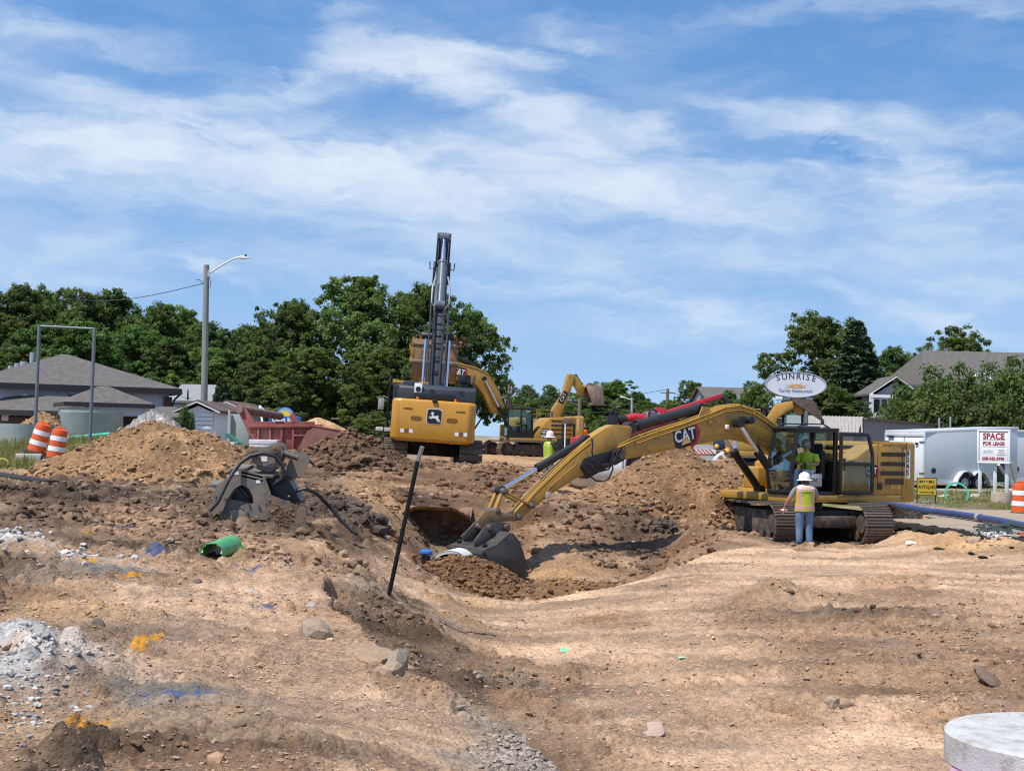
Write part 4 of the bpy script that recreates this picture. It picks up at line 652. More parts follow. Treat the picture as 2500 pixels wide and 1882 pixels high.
def gabled_house(name, label, px0, px1, py_eave, py_peak, Y, depth, wall, roof, front=True, over=.25, door=None, windows=(), g=None, cat='house', base_py=None):
    """gable end towards the camera"""
    a, b = P(px0, py_eave, Y), P(px1, py_eave, Y); ze = (a.z+b.z)/2; x0, x1 = a.x, b.x; zr = P((px0+px1)/2, py_peak, Y).z; g = gz((x0+x1)/2, Y) if g is None else g; t = thing(name, label, cat)
    mb = MB(); mb.box(((x0+x1)/2, Y+depth/2+.05, (ze+g)/2-.1), (x1-x0-2*over, depth-.1, ze-g+.2-.1)); gable_wall(mb, x0+over, x1-over, Y+.05, ze-.16, zr-.18-over*(zr-ze)/((x1-x0)/2)); mb.build('wall', wall, t)
    mb = MB(); gable(mb, x0, x1, Y-over, Y+depth+over, ze, zr, 'y'); mb.build('roof', roof, t)
    mb = MB()
    for s0, s1 in (((x0, ze), ((x0+x1)/2, zr)), (((x0+x1)/2, zr), (x1, ze))): mb.bar((s0[0], Y-over-.02, s0[1]-.11), (s1[0], Y-over-.02, s1[1]-.11), .05, .2, (0, -1, 0))
    mb.build('barge_board', WHT, t)
    if door:
        d0, d1 = P(door[0], door[2], Y), P(door[1], door[3], Y); zc_, hh = (d0.z+d1.z)/2, abs(d0.z-d1.z)
        for k in range(4):
            mb = MB(); mb.box(((d0.x+d1.x)/2, Y+.02, d1.z+hh*(k+.5)/4), (d1.x-d0.x, .06, hh/4-.025)); mb.build('door_panel', WHT, t)
    for w0, wy0, w1, wy1 in windows:
        p, q = P(w0, wy0, Y), P(w1, wy1, Y); f = MB(); f.box(((p.x+q.x)/2, Y+.03, (p.z+q.z)/2), (q.x-p.x+.16, .08, abs(p.z-q.z)+.16)); fo = f.build('window', WHT, t); f = MB(); f.box(((p.x+q.x)/2, Y-.005, (p.z+q.z)/2), (q.x-p.x, .03, abs(p.z-q.z))); f.build('pane', DGL, fo)
    return t
gabled_house('garage', 'white garage with gable and panelled door behind the light pole', 427, 540, 1001, 976, 68, 7, SIDW, SHING2, door=(475, 519, 1007, 1048), cat='garage')
gabled_house('small_house', 'grey sided house with brown roof edge right of the light pole', 500, 610, 1000, 977, 76, 8, SIDG, SHING2)
def slab_roof(name, label, px0, px1, py_eave, py_ridge, Y, depth, roof, wall, cat='house', over=.3):
    """ridge across the view: the near roof slope shows"""
    a, b = P(px0, py_eave, Y), P(px1, py_eave, Y); ze = (a.z+b.z)/2; zr = P((px0+px1)/2, py_ridge, Y+depth/2).z; g = gz((a.x+b.x)/2, Y); t = thing(name, label, cat); mb = MB(); gable(mb, a.x, b.x, Y-over, Y+depth+over, ze, zr, 'x'); mb.build('roof', roof, t)
    mb = MB(); mb.box(((a.x+b.x)/2, Y+depth/2, (ze+g)/2-.15), (b.x-a.x-.5, depth, ze-g-.1))
    for x in (a.x+.3, b.x-.42): mb.M = Matrix.Translation((x, Y, 0)) @ Matrix.Rotation(R(90), 4, 'Z'); mb.prism([(0, ze-.2), (depth, ze-.2), (depth/2, zr-.22)], 0, -.12); mb.M = Matrix.Identity(4)
    mb.build('wall', wall, t); return t
slab_roof('pale_roofed_house', 'house with pale weathered roof behind the garage', 405, 520, 978, 938, 84, 8, SHING3, SIDW)
slab_roof('grey_roofed_house', 'low house with plain grey roof left of the blue motel sign', 560, 690, 1000, 974, 92, 8, SHING, SIDG)
m1 = slab_roof('brown_roofed_motel', 'long motel wing with dull brown roof behind the red steel box', 640, 860, 1022, 994, 88, 10, SHING2, SIDG, 'building')
for px in (612, 642):
    p = P(px, 1010, 72); mb = MB(); mb.tube([P(px-8, 990, 72.6), P(px, 1040, 72.2), P(px+6, 1062, 72)], .06, 6); mb.tube([P(px-8, 990, 72.6), P(px+6, 1005, 72.6)], .05, 6); tag(mb.build('gable_trim', WHT), 'white gable boards behind the red steel box, '+('left one' if px == 612 else 'right one'), 'trim')
slab_roof('sunlit_far_roof', 'far grey roof between small trees left of the oval sign', 1722, 1880, 975, 946, 150, 14, SHING, SIDG)
def right_buildings():
    # low block-walled building with a white tiled mansard
    t = thing('low_block_building', 'long low grey block building behind the white trailers', 'building'); a, b = P(2110, 1024, 66), P(2345, 1036, 78); zt = P(2110, 1024, 66).z; g = .7
    mb = MB(); d = Vector((b.x-a.x, b.y-a.y, 0)); n = Vector((-d.y, d.x, 0)).normalized()*6
    mb._add([(a.x, a.y, g-.3), (b.x, b.y, g-.3), (b.x+n.x, b.y+n.y, g-.3), (a.x+n.x, a.y+n.y, g-.3), (a.x, a.y, zt), (b.x, b.y, zt-.1), (b.x+n.x, b.y+n.y, zt-.1), (a.x+n.x, a.y+n.y, zt)], [(0, 1, 5, 4), (1, 2, 6, 5), (2, 3, 7, 6), (3, 0, 4, 7), (4, 5, 6, 7)]); mb.build('wall', BLOCK, t)
    mb = MB(); mb.bar((a.x, a.y-.02, zt+.04), (b.x, b.y-.02, zt-.06), .3, .1); mb.build('coping', mat('brown_coping', (.17, .12, .09), .8), t)
    p0, p1 = P(1915, 1021, 66), P(2108, 1023, 66); zl = P(1915, 1052, 65).z; mb = MB(); mb._add([(p0.x, 65, zl), (p1.x-.5, 65, zl), (p1.x, 66, zt+.12), (p0.x, 66, zt+.12), (p0.x, 71, zt+.1), (p1.x, 71, zt+.1)], [(0, 1, 2, 3), (3, 2, 5, 4), (1, 5, 2)]); ms = mb.build('mansard', mat('white_tile', (.36, .325, .30), .7, var=.08, scale=3), t)
    for k in range(22):
        x = p0.x+(p1.x-.3-p0.x)*k/21; mb = MB(); mb.bar((x-.02, 64.98, zl+.01), (x+.2*k/21, 65.98, zt+.12), .06, .05); mb.build('tile_rib', MATS['white_tile'], ms)
    mb = MB(); mb.box(((p0.x+p1.x)/2, 68.2, (zl+.7)/2-.1), (p1.x-p0.x-1.2, 5.6, zl-.5)); mb.build('front_wall', BEIGE, t)
    for px, h in ((2293, .9), (2320, 1.0)):
        p = P(px, 1035, 73); mb = MB(); mb.cyl((p.x, p.y, 2.0), (p.x, p.y, P(px, 1020 if px == 2293 else 1017, 73).z), .05, .05, 7); mb.build('vent_pipe', MATS['galvanised'], t)
    # gabled house
    h = gabled_house('gabled_house', 'grey house with white trimmed porch gable half hidden by the hedge', 2118, 2250, 962, 917, 98, 9, SIDG, SHING, windows=[(2134, 975, 2147, 1006), (2153, 975, 2165, 1006)], over=.4)
    mb = MB(); p, q = P(2125, 963, 97.4), P(2250, 963, 97.4); mb.box(((p.x+q.x)/2, 97.5, p.z-.1), (q.x-p.x, .3, .22)); mb.build('cornice', WHT, h)
    mb = MB(); p = P(2128, 985, 97.4); mb.box((p.x, 97.5, p.z-.6), (.25, .25, 2.6)); mb.build('porch_post', WHT, h)
    mb = MB(); p, q = P(2130, 1018, 97.3), P(2178, 1018, 97.3); mb.box(((p.x+q.x)/2, 97.3, p.z), (q.x-p.x, .1, .5)); mb.build('porch_rail', WHT, h)
    # house body roof behind the porch and the big roof at the edge
    t2 = thing('big_roofed_house', 'house with large brown grey hipped roof at the right edge', 'house'); e0, e1 = P(2165, 940, 103), P(2700, 940, 103); zr = P(2440, 861, 112).z; mb = MB(); hip(mb, e0.x+2.6, e1.x, 103, 117, P(2300, 938, 103).z, zr-.1, 9.5); rf = mb.build('roof', SHING, t2); mb = MB(); mb.box(((e0.x+e1.x)/2+1.3, 110, 3.0), (e1.x-e0.x-3.6, 12, P(2300, 938, 103).z-2.2+1.2)); mb.build('wall', SIDG, t2)
    mb = MB(); mb.tube([P(2368, 928, 101.5), P(2394, 910, 101.7)], .12, 6); mb.tube([P(2394, 910, 101.7), P(2420, 926, 101.5)], .12, 6); mb.build('gable_trim', WHT, t2); p = P(2467, 879, 107); mb = MB(); mb.box((p.x, p.y, p.z+.1), (.4, .4, .35)); mb.build('roof_vent', FASC, t2)
right_buildings()
def far_centre():
    t = thing('far_shop', 'far beige shop with red sign beyond the machines', 'shop'); a, b = P(1268, 998, 190), P(1352, 996, 190); g = gz(3, 190); mb = MB(); mb.box(((a.x+b.x)/2, 195, (a.z+g)/2), (b.x-a.x, 10, a.z-g)); mb.build('wall', BEIGE, t)
    p, q = P(1284, 1002, 189.9), P(1304, 1014, 189.9); mb = MB(); mb.box(((p.x+q.x)/2, 189.9, (p.z+q.z)/2), (q.x-p.x+1.2, .3, p.z-q.z+1)); mb.build('dark_band', mat('shop_brick', (.20, .09, .075), .9), t)
    mb = MB(); mb.box(((p.x+q.x)/2, 189.6, (p.z+q.z)/2), (q.x-p.x-.1, .2, .62)); mb.build('sign_board', mat('shop_red', (.62, .05, .06), .6), t)
    p, q = P(1312, 1000, 189.9), P(1334, 1012, 189.9); mb = MB(); mb.box(((p.x+q.x)/2, 189.8, (p.z+q.z)/2-.6), (q.x-p.x, .3, .9)); mb.build('awning', SHING2, t)
    slab_roof('far_house', 'far low house under the trees beyond the light pole in the middle', 1370, 1430, 1040, 1024, 135, 9, SHING, SIDG); slab_roof('far_brown_house', 'far house with brown roof behind the red machine', 1556, 1620, 1014, 996, 150, 9, SHING2, SIDG)
far_centre()
# ------------------------------------------------------------------ poles, lamps and wires
TIMB = mat('weathered_timber', (.235, .235, .205), .95, var=.30, scale=3, bump=.7, bscale=16, grain=(1, 1, .06), dirt=(.12, .10, .08), dirt_amt=.3); ALU = mat('dull_aluminium', (.55, .56, .57), .45, .5, var=.1); GALV = MATS['galvanised']; WIRE = mat('wire', (.05, .05, .055), .6)
def light_pole():
    t = thing('light_pole', 'weathered timber pole with curved arm street light at left', 'light pole'); b, tp = P(497, 1078, 71), P(504, 647, 71); mb = MB(); mb.tube([(b.x, 71, gz(b.x, 71)-.5), ((b.x+tp.x)/2, 71, (b.z+tp.z)/2), (tp.x, 71, tp.z)], .17, 14, radii=[.185, .165, .14]); mb.build('pole', TIMB, t, smooth=True)
    mb = MB(); mb.tube([P(510, 668, 70.9), P(535, 652, 70.9), P(560, 637, 70.9), P(575, 630, 70.9), P(590, 628, 70.9)], .045, 8); mb.box(P(509, 668, 70.9), (.08, .1, .35)); mb.build('arm', ALU, t, smooth=True)
    p, q = P(586, 628, 70.9), P(616, 630, 70.9); mb = MB(); mb._add([(p.x, 70.75, p.z-.10), (p.x, 71.05, p.z-.10), (q.x, 71.02, q.z-.01), (q.x, 70.78, q.z-.01), (p.x, 70.75, p.z+.08), (p.x, 71.05, p.z+.08), (q.x-.2, 71.02, q.z+.03), (q.x-.2, 70.78, q.z+.03)], [(0, 3, 2, 1), (4, 5, 6, 7), (0, 4, 7, 3), (1, 2, 6, 5), (0, 1, 5, 4), (3, 7, 6, 2)]); h = mb.build('lamp_head', mat('lamp_grey', (.68, .69, .70), .5), t, .02); p = P(600, 624, 70.9); mb = MB(); mb.cyl((p.x, p.y, p.z-.06), (p.x, p.y, p.z+.06), .05, .05, 10); mb.build('photocell', FASC, h)
    mb = MB(); mb.tube([P(511, 675, 70.85), P(514, 690, 70.85), P(513, 700, 70.85), P(507, 703, 70.85)], .018, 5); mb.build('drop_wire', WIRE, t)
    w = MB(); a, e = P(497, 692, 70.9), P(150, 728, 104); pts = [a.lerp(e, k/14)-Vector((0, 0, 1.1*math.sin(math.pi*k/14)*.45)) for k in range(15)]; w.tube(pts, .022, 5); w.tube([P(495, 690, 70.9), P(488, 684, 71.2), P(478, 682, 71.8)], .02, 5); tag(w.build('service_wire', WIRE), 'thin service wire running left from the timber light pole over the wood', 'wire')
light_pole()
def pole(px, py0, py1, Y, r, name, label, m_=TIMB, lean=0):
    b, tp = P(px-(py0-py1)*.0, py0, Y), P(px+lean, py1, Y); t = thing(name, label, 'pole'); mb = MB(); mb.tube([(b.x, Y, gz(b.x, Y)-.3), ((b.x+tp.x)/2, Y, (b.z+tp.z)/2), (tp.x, Y, tp.z)], r, 8, radii=[r*1.15, r, r*.85]); mb.build('post', m_, t, smooth=True); return t, tp
UP = mat('far_timber', (.20, .15, .11), .95, var=.2)
pole(1414, 1040, 972, 120, .16, 'utility_pole', 'plain timber pole below the small muddy bucket', UP, 2)
t, tp = pole(1628, 1005, 949, 170, .2, 'utility_pole', 'far timber power pole carrying wires above the red boom', UP, 2); mb = MB(); mb.bar((tp.x-.9, 169.9, tp.z-.5), (tp.x+.9, 169.9, tp.z-.5), .12, .12); mb.build('crossarm', UP, t)
t, tp = pole(1542, 1012, 970, 125, .1, 'street_light', 'far street light with pale curved head in front of the dark trees', ALU, 1); mb = MB(); mb.tube([(tp.x, 125, tp.z-.2), P(1533, 974, 125), P(1524, 970, 125), P(1514, 969, 125)], .06, 6, radii=[.05, .05, .08, .1]); mb.build('lamp_arm', mat('lamp_grey', (.68, .69, .70)), t)
t, tp = pole(1242, 985, 938, 115, .12, 'utility_pole', 'pole with grey transformer can above the far yellow boom', UP, 1); p = P(1226, 957, 114.6); mb = MB(); mb.cyl((p.x, p.y, p.z-.45), (p.x, p.y, p.z+.45), .28, .28, 12); mb.box((p.x+.3, 114.8, p.z), (.5, .1, .1)); mb.build('transformer', GALV, t)
for i, (a, Ya, b, Yb, sag, lb) in enumerate([((1226, 935), 115, (1500, 975), 160, .8, 'thin overhead wire left of the small raised boom'), ((1245, 945), 116, (1540, 985), 125, .7, 'thin overhead wire crossing behind the small raised boom'), ((1630, 950), 170, (1260, 962), 190, 1.0, 'upper overhead wire running to the far power pole'), ((1630, 955), 170, (1900, 985), 130, .8, 'overhead wire right of the far power pole'), ((1230, 985), 118, (1545, 1000), 140, .5, 'low overhead wire in front of the far trees')]):
    A, B = P(*a, Ya), P(*b, Yb); mb = MB(); mb.tube([A.lerp(B, k/10)-Vector((0, 0, sag*math.sin(math.pi*k/10))) for k in range(11)], .03, 4); tag(mb.build('overhead_wire', WIRE), lb, 'wire')
# ------------------------------------------------------------------ excavators
MUD = (.19, .125, .075)
YEL = mat('machine_yellow', (.43, .235, .030), .45, var=.10, scale=2.0, dirt=(.24, .15, .075), dirt_amt=.42, dirt_scale=4.5, coat=.15)
YEL2 = mat('deere_yellow', (.52, .245, .018), .38, var=.05, scale=1.4, dirt=(.34, .19, .065), dirt_amt=.3, dirt_scale=3.5, coat=.3)
BLK = mat('black_paint', (.012, .012, .013), .4, var=.2, dirt=(.10, .08, .06), dirt_amt=.12, dirt_scale=4); HOSE = mat('black_hose', (.022, .022, .024), .5, var=.2, dirt=(.10, .08, .06), dirt_amt=.25, dirt_scale=9); CHR = mat('chrome_rod', (.75, .76, .80), .16, 1.0, var=.03); CHAR = mat('charcoal_paint', (.034, .039, .047), .45, var=.15, dirt=(.13, .11, .09), dirt_amt=.14, dirt_scale=3)
STEEL = mat('worn_steel', (.17, .15, .135), .55, .45, var=.3, scale=5, dirt=(.15, .10, .065), dirt_amt=.55, dirt_scale=5, bump=.15); SHOE = mat('track_shoe_steel', (.19, .165, .145), .55, .4, var=.35, scale=6, dirt=(.20, .145, .095), dirt_amt=.6, dirt_scale=6, bump=.25); TRKF = mat('muddy_track_frame', (.060, .048, .040), .9, var=.35, scale=4, dirt=MUD, dirt_amt=.45, dirt_scale=3, bump=.4); BKT = mat('bucket_steel', (.070, .060, .056), .5, .25, var=.3, scale=4, dirt=(.13, .095, .072), dirt_amt=.42, dirt_scale=3.5, bump=.2); MUDB = mat('mud_caked_bucket', (.30, .235, .18), .95, var=.35, scale=5, dirt=(.16, .10, .06), dirt_amt=.5, dirt_scale=4, bump=.6, bscale=12, grain=(1, 1, .5))
GRIL = mat('vent_grille', (.135, .075, .028), .7, var=.2, scale=20, grain=(6, 1, .3)); GLS = glass_mat('cab_glass'); SEATM = mat('seat_black', (.02, .02, .022), .8); CONS = mat('console_grey', (.42, .42, .40), .6, var=.1); RED = mat('decal_red', (.42, .012, .015), .5); DWHITE = mat('decal_white', (.82, .82, .80), .5, var=.03); DBLK = mat('decal_black', (.012, .012, .014), .5)
def shoe_mesh(W_, pitch, rib=.03):
    mb = MB(); mb.box((0, 0, 0), (pitch*.93, W_, .035))
    for k in (-.33, 0.02, .36): mb.box((pitch*k, 0, .017+rib/2), (.022, W_*.985, rib))
    me = bpy.data.meshes.new('shoe'); me.from_pydata(mb.v, [], mb.f); me.materials.append(SHOE); return me
def build_track(root, y, L, H, W_, M, n=44, sag=.03):
    """one crawler: frame with rollers, idler, sprocket and each shoe"""
    r = H/2; half = L/2-r
    mb = MB(); mb.M = M; w = W_*.5
    mb.prism([(-half*.95, r*.62), (-half*.7, H*.80), (half*.7, H*.80), (half*.95, r*.62), (half*.7, .26), (-half*.7, .26)], y-w*.55, y+w*.55)
    for k in range(8):
        x = -half*.82+half*1.64*k/7; mb.cyl((x, y-w*.6, .20), (x, y+w*.6, .20), .125, n=12)
    fr = mb.build('track', TRKF, root, .015)
    for nm, x in (('idler', half), ('sprocket', -half)):
        mb = MB(); mb.M = M; mb.cyl((x, y-w*.32, r), (x, y+w*.32, r), r*.84, n=22); mb.cyl((x, y-w*.72, r), (x, y+w*.72, r), r*.46, n=16); mb.build(nm, TRKF, fr, .012)
    per = 4*half+2*math.pi*(r-.03); me = shoe_mesh(W_, per/n)
    for i in range(n):
        s = per*i/n; rr = r-.03
        if s < 2*half: x, z, a = -half+s, .03, math.pi; 
        elif s < 2*half+math.pi*rr: t = (s-2*half)/rr; x, z, a = half+math.sin(t)*rr, r-math.cos(t)*rr, math.pi-t
        elif s < 4*half+math.pi*rr: d = s-2*half-math.pi*rr; x, z, a = half-d, H-.03-sag*math.sin(math.pi*d/(2*half))**2*1.0, 0
        else: t = (s-4*half-math.pi*rr)/rr; x, z, a = -half-math.sin(t)*rr, r+math.cos(t)*rr, -t
        o = link('shoe', me, fr); o.matrix_local = M @ Matrix.Translation((x, y, z)) @ Matrix.Rotation(-a if False else a, 4, 'Y')
    return fr
def ram(root, a, b, y, r, ext, name, barrel=BLK, frac=.55, parent=None, w=None):
    """hydraulic cylinder: barrel from a, chrome rod to b (points in local x,z)"""
    a3, b3 = Vector((a[0], y, a[1])), Vector((b[0], y, b[1])); m_ = a3.lerp(b3, frac); mb = MB(); mb.cyl(a3, m_, r, n=14); mb.cyl(m_-(m_-a3).normalized()*.12, m_, r*1.18, n=14); mb.cyl(a3-Vector((0, r*1.1, 0)), a3+Vector((0, r*1.1, 0)), r*1.1, n=12); ba = mb.build(name, barrel, parent or root, smooth=True)
    mb = MB(); mb.cyl(m_, b3, r*.55, n=12); mb.build('rod', CHR, ba, smooth=True); mb = MB(); mb.cyl(b3-Vector((0, r*1.2, 0)), b3+Vector((0, r*1.2, 0)), r*1.15, n=12); mb.build('rod_eye', barrel, ba, smooth=True); return ba
def side_M(x, y, z, ang=0.0, sgn=1):
    """frame of a decal on the left side (+y): reads from nose to tail"""
    rt = Vector((-math.cos(ang), 0, math.sin(ang))); up = Vector((math.sin(ang), 0, math.cos(ang))); n = rt.cross(up); return Matrix(((rt.x, up.x, n.x, x), (rt.y, up.y, n.y, y), (rt.z, up.z, n.z, z), (0, 0, 0, 1)))
def flat(pts, M, material, name, parent, h=.004):
    """thin plate of the given outline in the frame M"""
    mb = MB(); n = len(pts); mb.M = M; A = sum(pts[i][0]*pts[(i+1) % n][1]-pts[(i+1) % n][0]*pts[i][1] for i in range(n)); pts = pts if A > 0 else pts[::-1]
    mb._add([(a, b, 0) for a, b in pts]+[(a, b, h) for a, b in pts], [tuple(range(n))[::-1], tuple(range(n, 2*n))]+[(i, (i+1) % n, n+(i+1) % n, n+i) for i in range(n)]); return mb.build(name, material, parent)
def cat_decal(parent, M, s):
    """white block letters with a yellow triangle over dark and red six-sided plates; s = width"""
    T = lambda z: M @ Matrix.Translation((0, 0, z)); d = flat([(-.5*s, -.26*s), (-.36*s, -.38*s), (-.02*s, -.36*s), (.30*s, -.30*s), (.40*s, 0), (.36*s, .34*s), (-.40*s, .30*s), (-.5*s, .26*s)], T(.004), DBLK, 'emblem', parent)
    flat([(.02*s, -.34*s), (.12*s, -.42*s), (.36*s, -.36*s), (.56*s, -.02*s), (.44*s, .32*s), (.33*s, .36*s), (.42*s, 0), (.28*s, -.29*s)], T(.012), RED, 'red_edge', d)
    text_mesh('CAT', s*.52, DWHITE, 'lettering', d, T(.0145) @ Matrix.Translation((-.055*s, .0, 0)), bold=s*.012, sx=.82, depth=.001); flat([(-.26*s, -.27*s), (.14*s, -.25*s), (-.06*s, -.02*s)], T(.019), mat('decal_yellow', (.75, .47, .12), .5), 'triangle', d, .003)
    return d
def plate_bucket(root, prof, y0, y1, name, m_, wall=.05, teeth=0, tooth_at=None):
    """bucket: two side plates and a folded wrapper along the open profile (first and last points are the lips)"""
    mb = MB(); mb.prism(prof, y0, y0+wall); mb.prism(prof, y1-wall, y1)
    for i in range(len(prof)-1):
        a, b = Vector((prof[i][0], 0, prof[i][1])), Vector((prof[i+1][0], 0, prof[i+1][1])); c = (a+b)/2; mb.bar(a+Vector((0, (y0+y1)/2, 0)), b+Vector((0, (y0+y1)/2, 0)), (y1-y0)-.012, .045, (0, 1, 0)) if False else mb._add([(p.x+n.x*.0, yy, p.z) for yy in (y0+.006, y1-.006) for p, n in ((a, a), (b, b))]+[(p.x+q.x, yy, p.z+q.z) for q in [(Vector((-(b-a).z, 0, (b-a).x)).normalized()*.045)] for yy in (y0+.006, y1-.006) for p in (a, b)], [(0, 2, 3, 1), (4, 5, 7, 6), (0, 1, 5, 4), (2, 6, 7, 3), (0, 4, 6, 2), (1, 3, 7, 5)])
    bk = mb.build(name, m_, root, .008)
    if teeth:
        for k in range(teeth):
            yy = y0+(y1-y0)*(k+.5)/teeth; mb = MB(); d = Vector((tooth_at[0]-prof[-1][0], 0, tooth_at[1]-prof[-1][1])); a = Vector((prof[-1][0], yy, prof[-1][1])); mb.bar(a-d*.4, a+d, .10, .07, (0, 1, 0)); mb.build('tooth', m_, bk)
    return bk
def arm_box(root, outline, y0, y1, name, m_, bevel=.02):
    mb = MB(); mb.prism(outline, y0, y1); return mb.build(name, m_, root, bevel)
# ---------------------------------------------- the near yellow machine
class Loc:
    def __init__(s, o): s.o = o; bpy.context.view_layer.update(); s.M = o.matrix_world.copy(); s.I = s.M.inverted(); s.l = (s.M.to_3x3() @ Vector((0, 1, 0))).normalized()
    def __call__(s, px, py, off=0.0):
        w = PPL(px, py, s.M @ Vector((0, off, 0)), s.l); v = s.I @ w; return (v.x, v.z)
    def many(s, pts, off=0.0): return [s(a, b, off) for a, b in pts]
def near_machine():
    t = thing('excavator', 'large yellow tracked excavator with open cab door, numbered 8045, digging in the trench', 'excavator', (7.65, 37.35, -.13), R(-150), 'yellow excavators'); Lc = Loc(t)
    # crawlers, turned away from the house
    rel = math.atan2(-.975, .23)-R(-150); M = Matrix.Rotation(rel, 4, 'Z')
    for y in (-1.23, 1.23): build_track(t, y, 4.75, 1.04, .76, M, 46)
    mb = MB(); mb.M = M; mb.box((0, 0, .62), (2.4, 1.9, .42)); mb.box((1.3, 0, .55), (.5, 2.1, .30)); mb.box((-1.3, 0, .55), (.5, 2.1, .30)); mb.build('car_body', TRKF, t, .04); mb = MB(); mb.cyl((0, 0, .78), (0, 0, 1.06), .72, n=28); mb.build('turntable', BLK, t)
    # house
    mb = MB(); mb.box((-.72, .0, 1.15), (4.15, 2.92, .20)); mb.build('deck', YEL, t, .02)
    mb = MB(); mb.prism([(-2.42, 1.255), (-.30, 1.255), (-.30, 2.12), (-.72, 2.20), (-1.28, 2.52), (-1.40, 2.57), (-2.42, 2.59)], .80, 1.48); hd = mb.build('engine_housing', YEL, t, .035)
    mb = MB(); mb.prism([(-2.42, 1.255), (.2, 1.255), (.2, 2.02), (-.3, 2.3), (-2.42, 2.55)], -1.48, .795); mb.build('right_housing', YEL, t, .04)
    mb = MB(); mb.box((-1.75, -.2, 2.585), (1.25, 1.3, .12), taper=(.92, .9)); mb.build('hood', mat('hood_sunlit_tan', (.52, .29, .05), .5, dirt=(.45, .29, .16), dirt_amt=.5), t, .03)  # sunlit look of the hood top is put into this lighter tan
    mb = MB(); n = 7; prof = [(-2.435, 1.48)]
    for k in range(n+1):
        a = R(90)*k/n; prof.append((-2.75-.30*math.sin(a), 1.18+.30*math.cos(a)))
    for k in range(n+1):
        a = R(90)*k/n; prof.append((-2.75-.30*math.cos(a), -1.18-.30*math.sin(a)))
    prof.append((-2.435, -1.48)); mb._add([(a, b, 1.06) for a, b in prof]+[(a, b, 2.60) for a, b in prof]+[(a+.04, b*.97, 2.66) for a, b in prof], [tuple(range(len(prof))), tuple(range(2*len(prof), 3*len(prof)))[::-1]]+[(i, i+len(prof), (i+1) % len(prof)+len(prof), (i+1) % len(prof)) for i in range(len(prof))]+[(i+len(prof), i+2*len(prof), (i+1) % len(prof)+2*len(prof), (i+1) % len(prof)+len(prof)) for i in range(len(prof))]); cw = mb.build('counterweight', YEL, t, .02)
    for i, (a, b, c, d) in enumerate([(1632, 737, 1848, 779), (1628, 822, 1843, 862), (1622, 905, 1837, 945), (1670, 971, 1832, 1024)]):
        p, q = Lc(1700+a/3.62, 900+b/3.62, 1.48), Lc(1700+c/3.62, 900+d/3.62, 1.48); mb = MB(); mb.box(((p[0]+q[0])/2, 1.478, (p[1]+q[1])/2), (abs(p[0]-q[0]), .03, abs(p[1]-q[1]))); v = mb.build('vent', GRIL, hd)
        for k in range(3): mb = MB(); mb.box(((p[0]+q[0])/2, 1.499, q[1]+(p[1]-q[1])*(k+.5)/3), (abs(p[0]-q[0])-.04, .012, .018)); mb.build('slat', BLK, v)
    for px in (1606, 1858):
        p, q = Lc(1700+px/3.62, 1080, 1.48), Lc(1700+px/3.62, 1194, 1.48); mb = MB(); mb.box((p[0], 1.481, (p[1]+q[1])/2), (.014, .012, abs(p[1]-q[1]))); mb.build('panel_gap', DBLK, hd)
    p = Lc(1700+1745/3.62, 900+668/3.62, 1.48); mb = MB(); mb.box((p[0], 1.484, p[1]), (.86, .02, .07)); mb.build('panel_rib', YEL, hd, .008)
    p = Lc(1700+1550/3.62, 900+905/3.62, 1.48); cat_decal(hd, side_M(p[0], 1.482, p[1]), .46)
    p = Lc(1700+1540/3.62, 900+1015/3.62, 1.48); mb = MB(); mb.lathe([(.12, 0), (.12, .004)], 20); mb.v = [tuple(side_M(p[0], 1.483, p[1]) @ Vector((v[0]*1.0, v[1]*.8, v[2]))) for v in mb.v]; mb.build('round_sticker', mat('sticker_blue', (.35, .48, .60), .5, var=.3, scale=14), hd)
    p = Lc(1700+1765/3.62, 900+1043/3.62, 1.48); flat([(-.18, -.05), (.18, -.05), (.18, .05), (-.18, .05)], side_M(p[0], 1.482, p[1]), mat('sticker_yellow', (.62, .36, .04), .5), 'maker_plate', hd); text_mesh('336', .085, DBLK, 'lettering', hd, side_M(p[0]+.05, 1.487, p[1]), sx=1.2)
    p = Lc(1700+1622/3.62, 900+1040/3.62, 1.48); mb = MB(); mb.box((p[0], 1.48, p[1]), (.15, .02, .17)); mb.build('socket', DBLK, hd)
    p0, p1 = Lc(1700+1890/3.62, 900+715/3.62, 1.40), Lc(1700+1882/3.62, 900+935/3.62, 1.40); Mn = side_M(-2.60, 1.475, 0, 0)
    flat([(-.09, -.10), (.09, -.10), (.09, .66), (-.09, .66)], side_M(-2.615, 1.478, 1.78), DWHITE, 'number_plate', cw)
    for k, ch in enumerate('8045'): text_mesh(ch, .20, DBLK, 'numeral', cw, side_M(-2.615, 1.4835, 2.35-.172*k), bold=.006)
    # right front boxes
    mb = MB(); mb.box((.18, -1.18, 1.60), (.78, .62, .60)); mb.build('tool_box', YEL, t, .06, seg=3); mb = MB(); mb.box((.22, -1.18, 1.18), (.92, .72, .26)); mb.build('step_box', YEL, t, .03); mb = MB(); mb.cyl((.676, -1.3, 1.2), (.690, -1.3, 1.2), .05, n=14); mb.build('lamp', DBLK, t)
    mb = MB(); mb.tube([(.1, -1.42, 1.85), (.1, -1.42, 2.6), (-.3, -1.42, 2.75), (-1.2, -1.42, 2.75)], .022, 6); mb.tube([(.1, -.92, 1.85), (.1, -.92, 2.6), (-.3, -.92, 2.75)], .022, 6); mb.build('hand_rail', BLK, t)
    mb = MB(); mb.cyl((-1.9, -.9, 2.5), (-1.9, -.9, 3.05), .07, n=10); mb.build('exhaust', STEEL, t)
    # cab
    x0, x1, y0, y1, z0, z1 = -.12, 1.38, .50, 1.46, 1.25, 2.93; cb = MB(); pw = .075
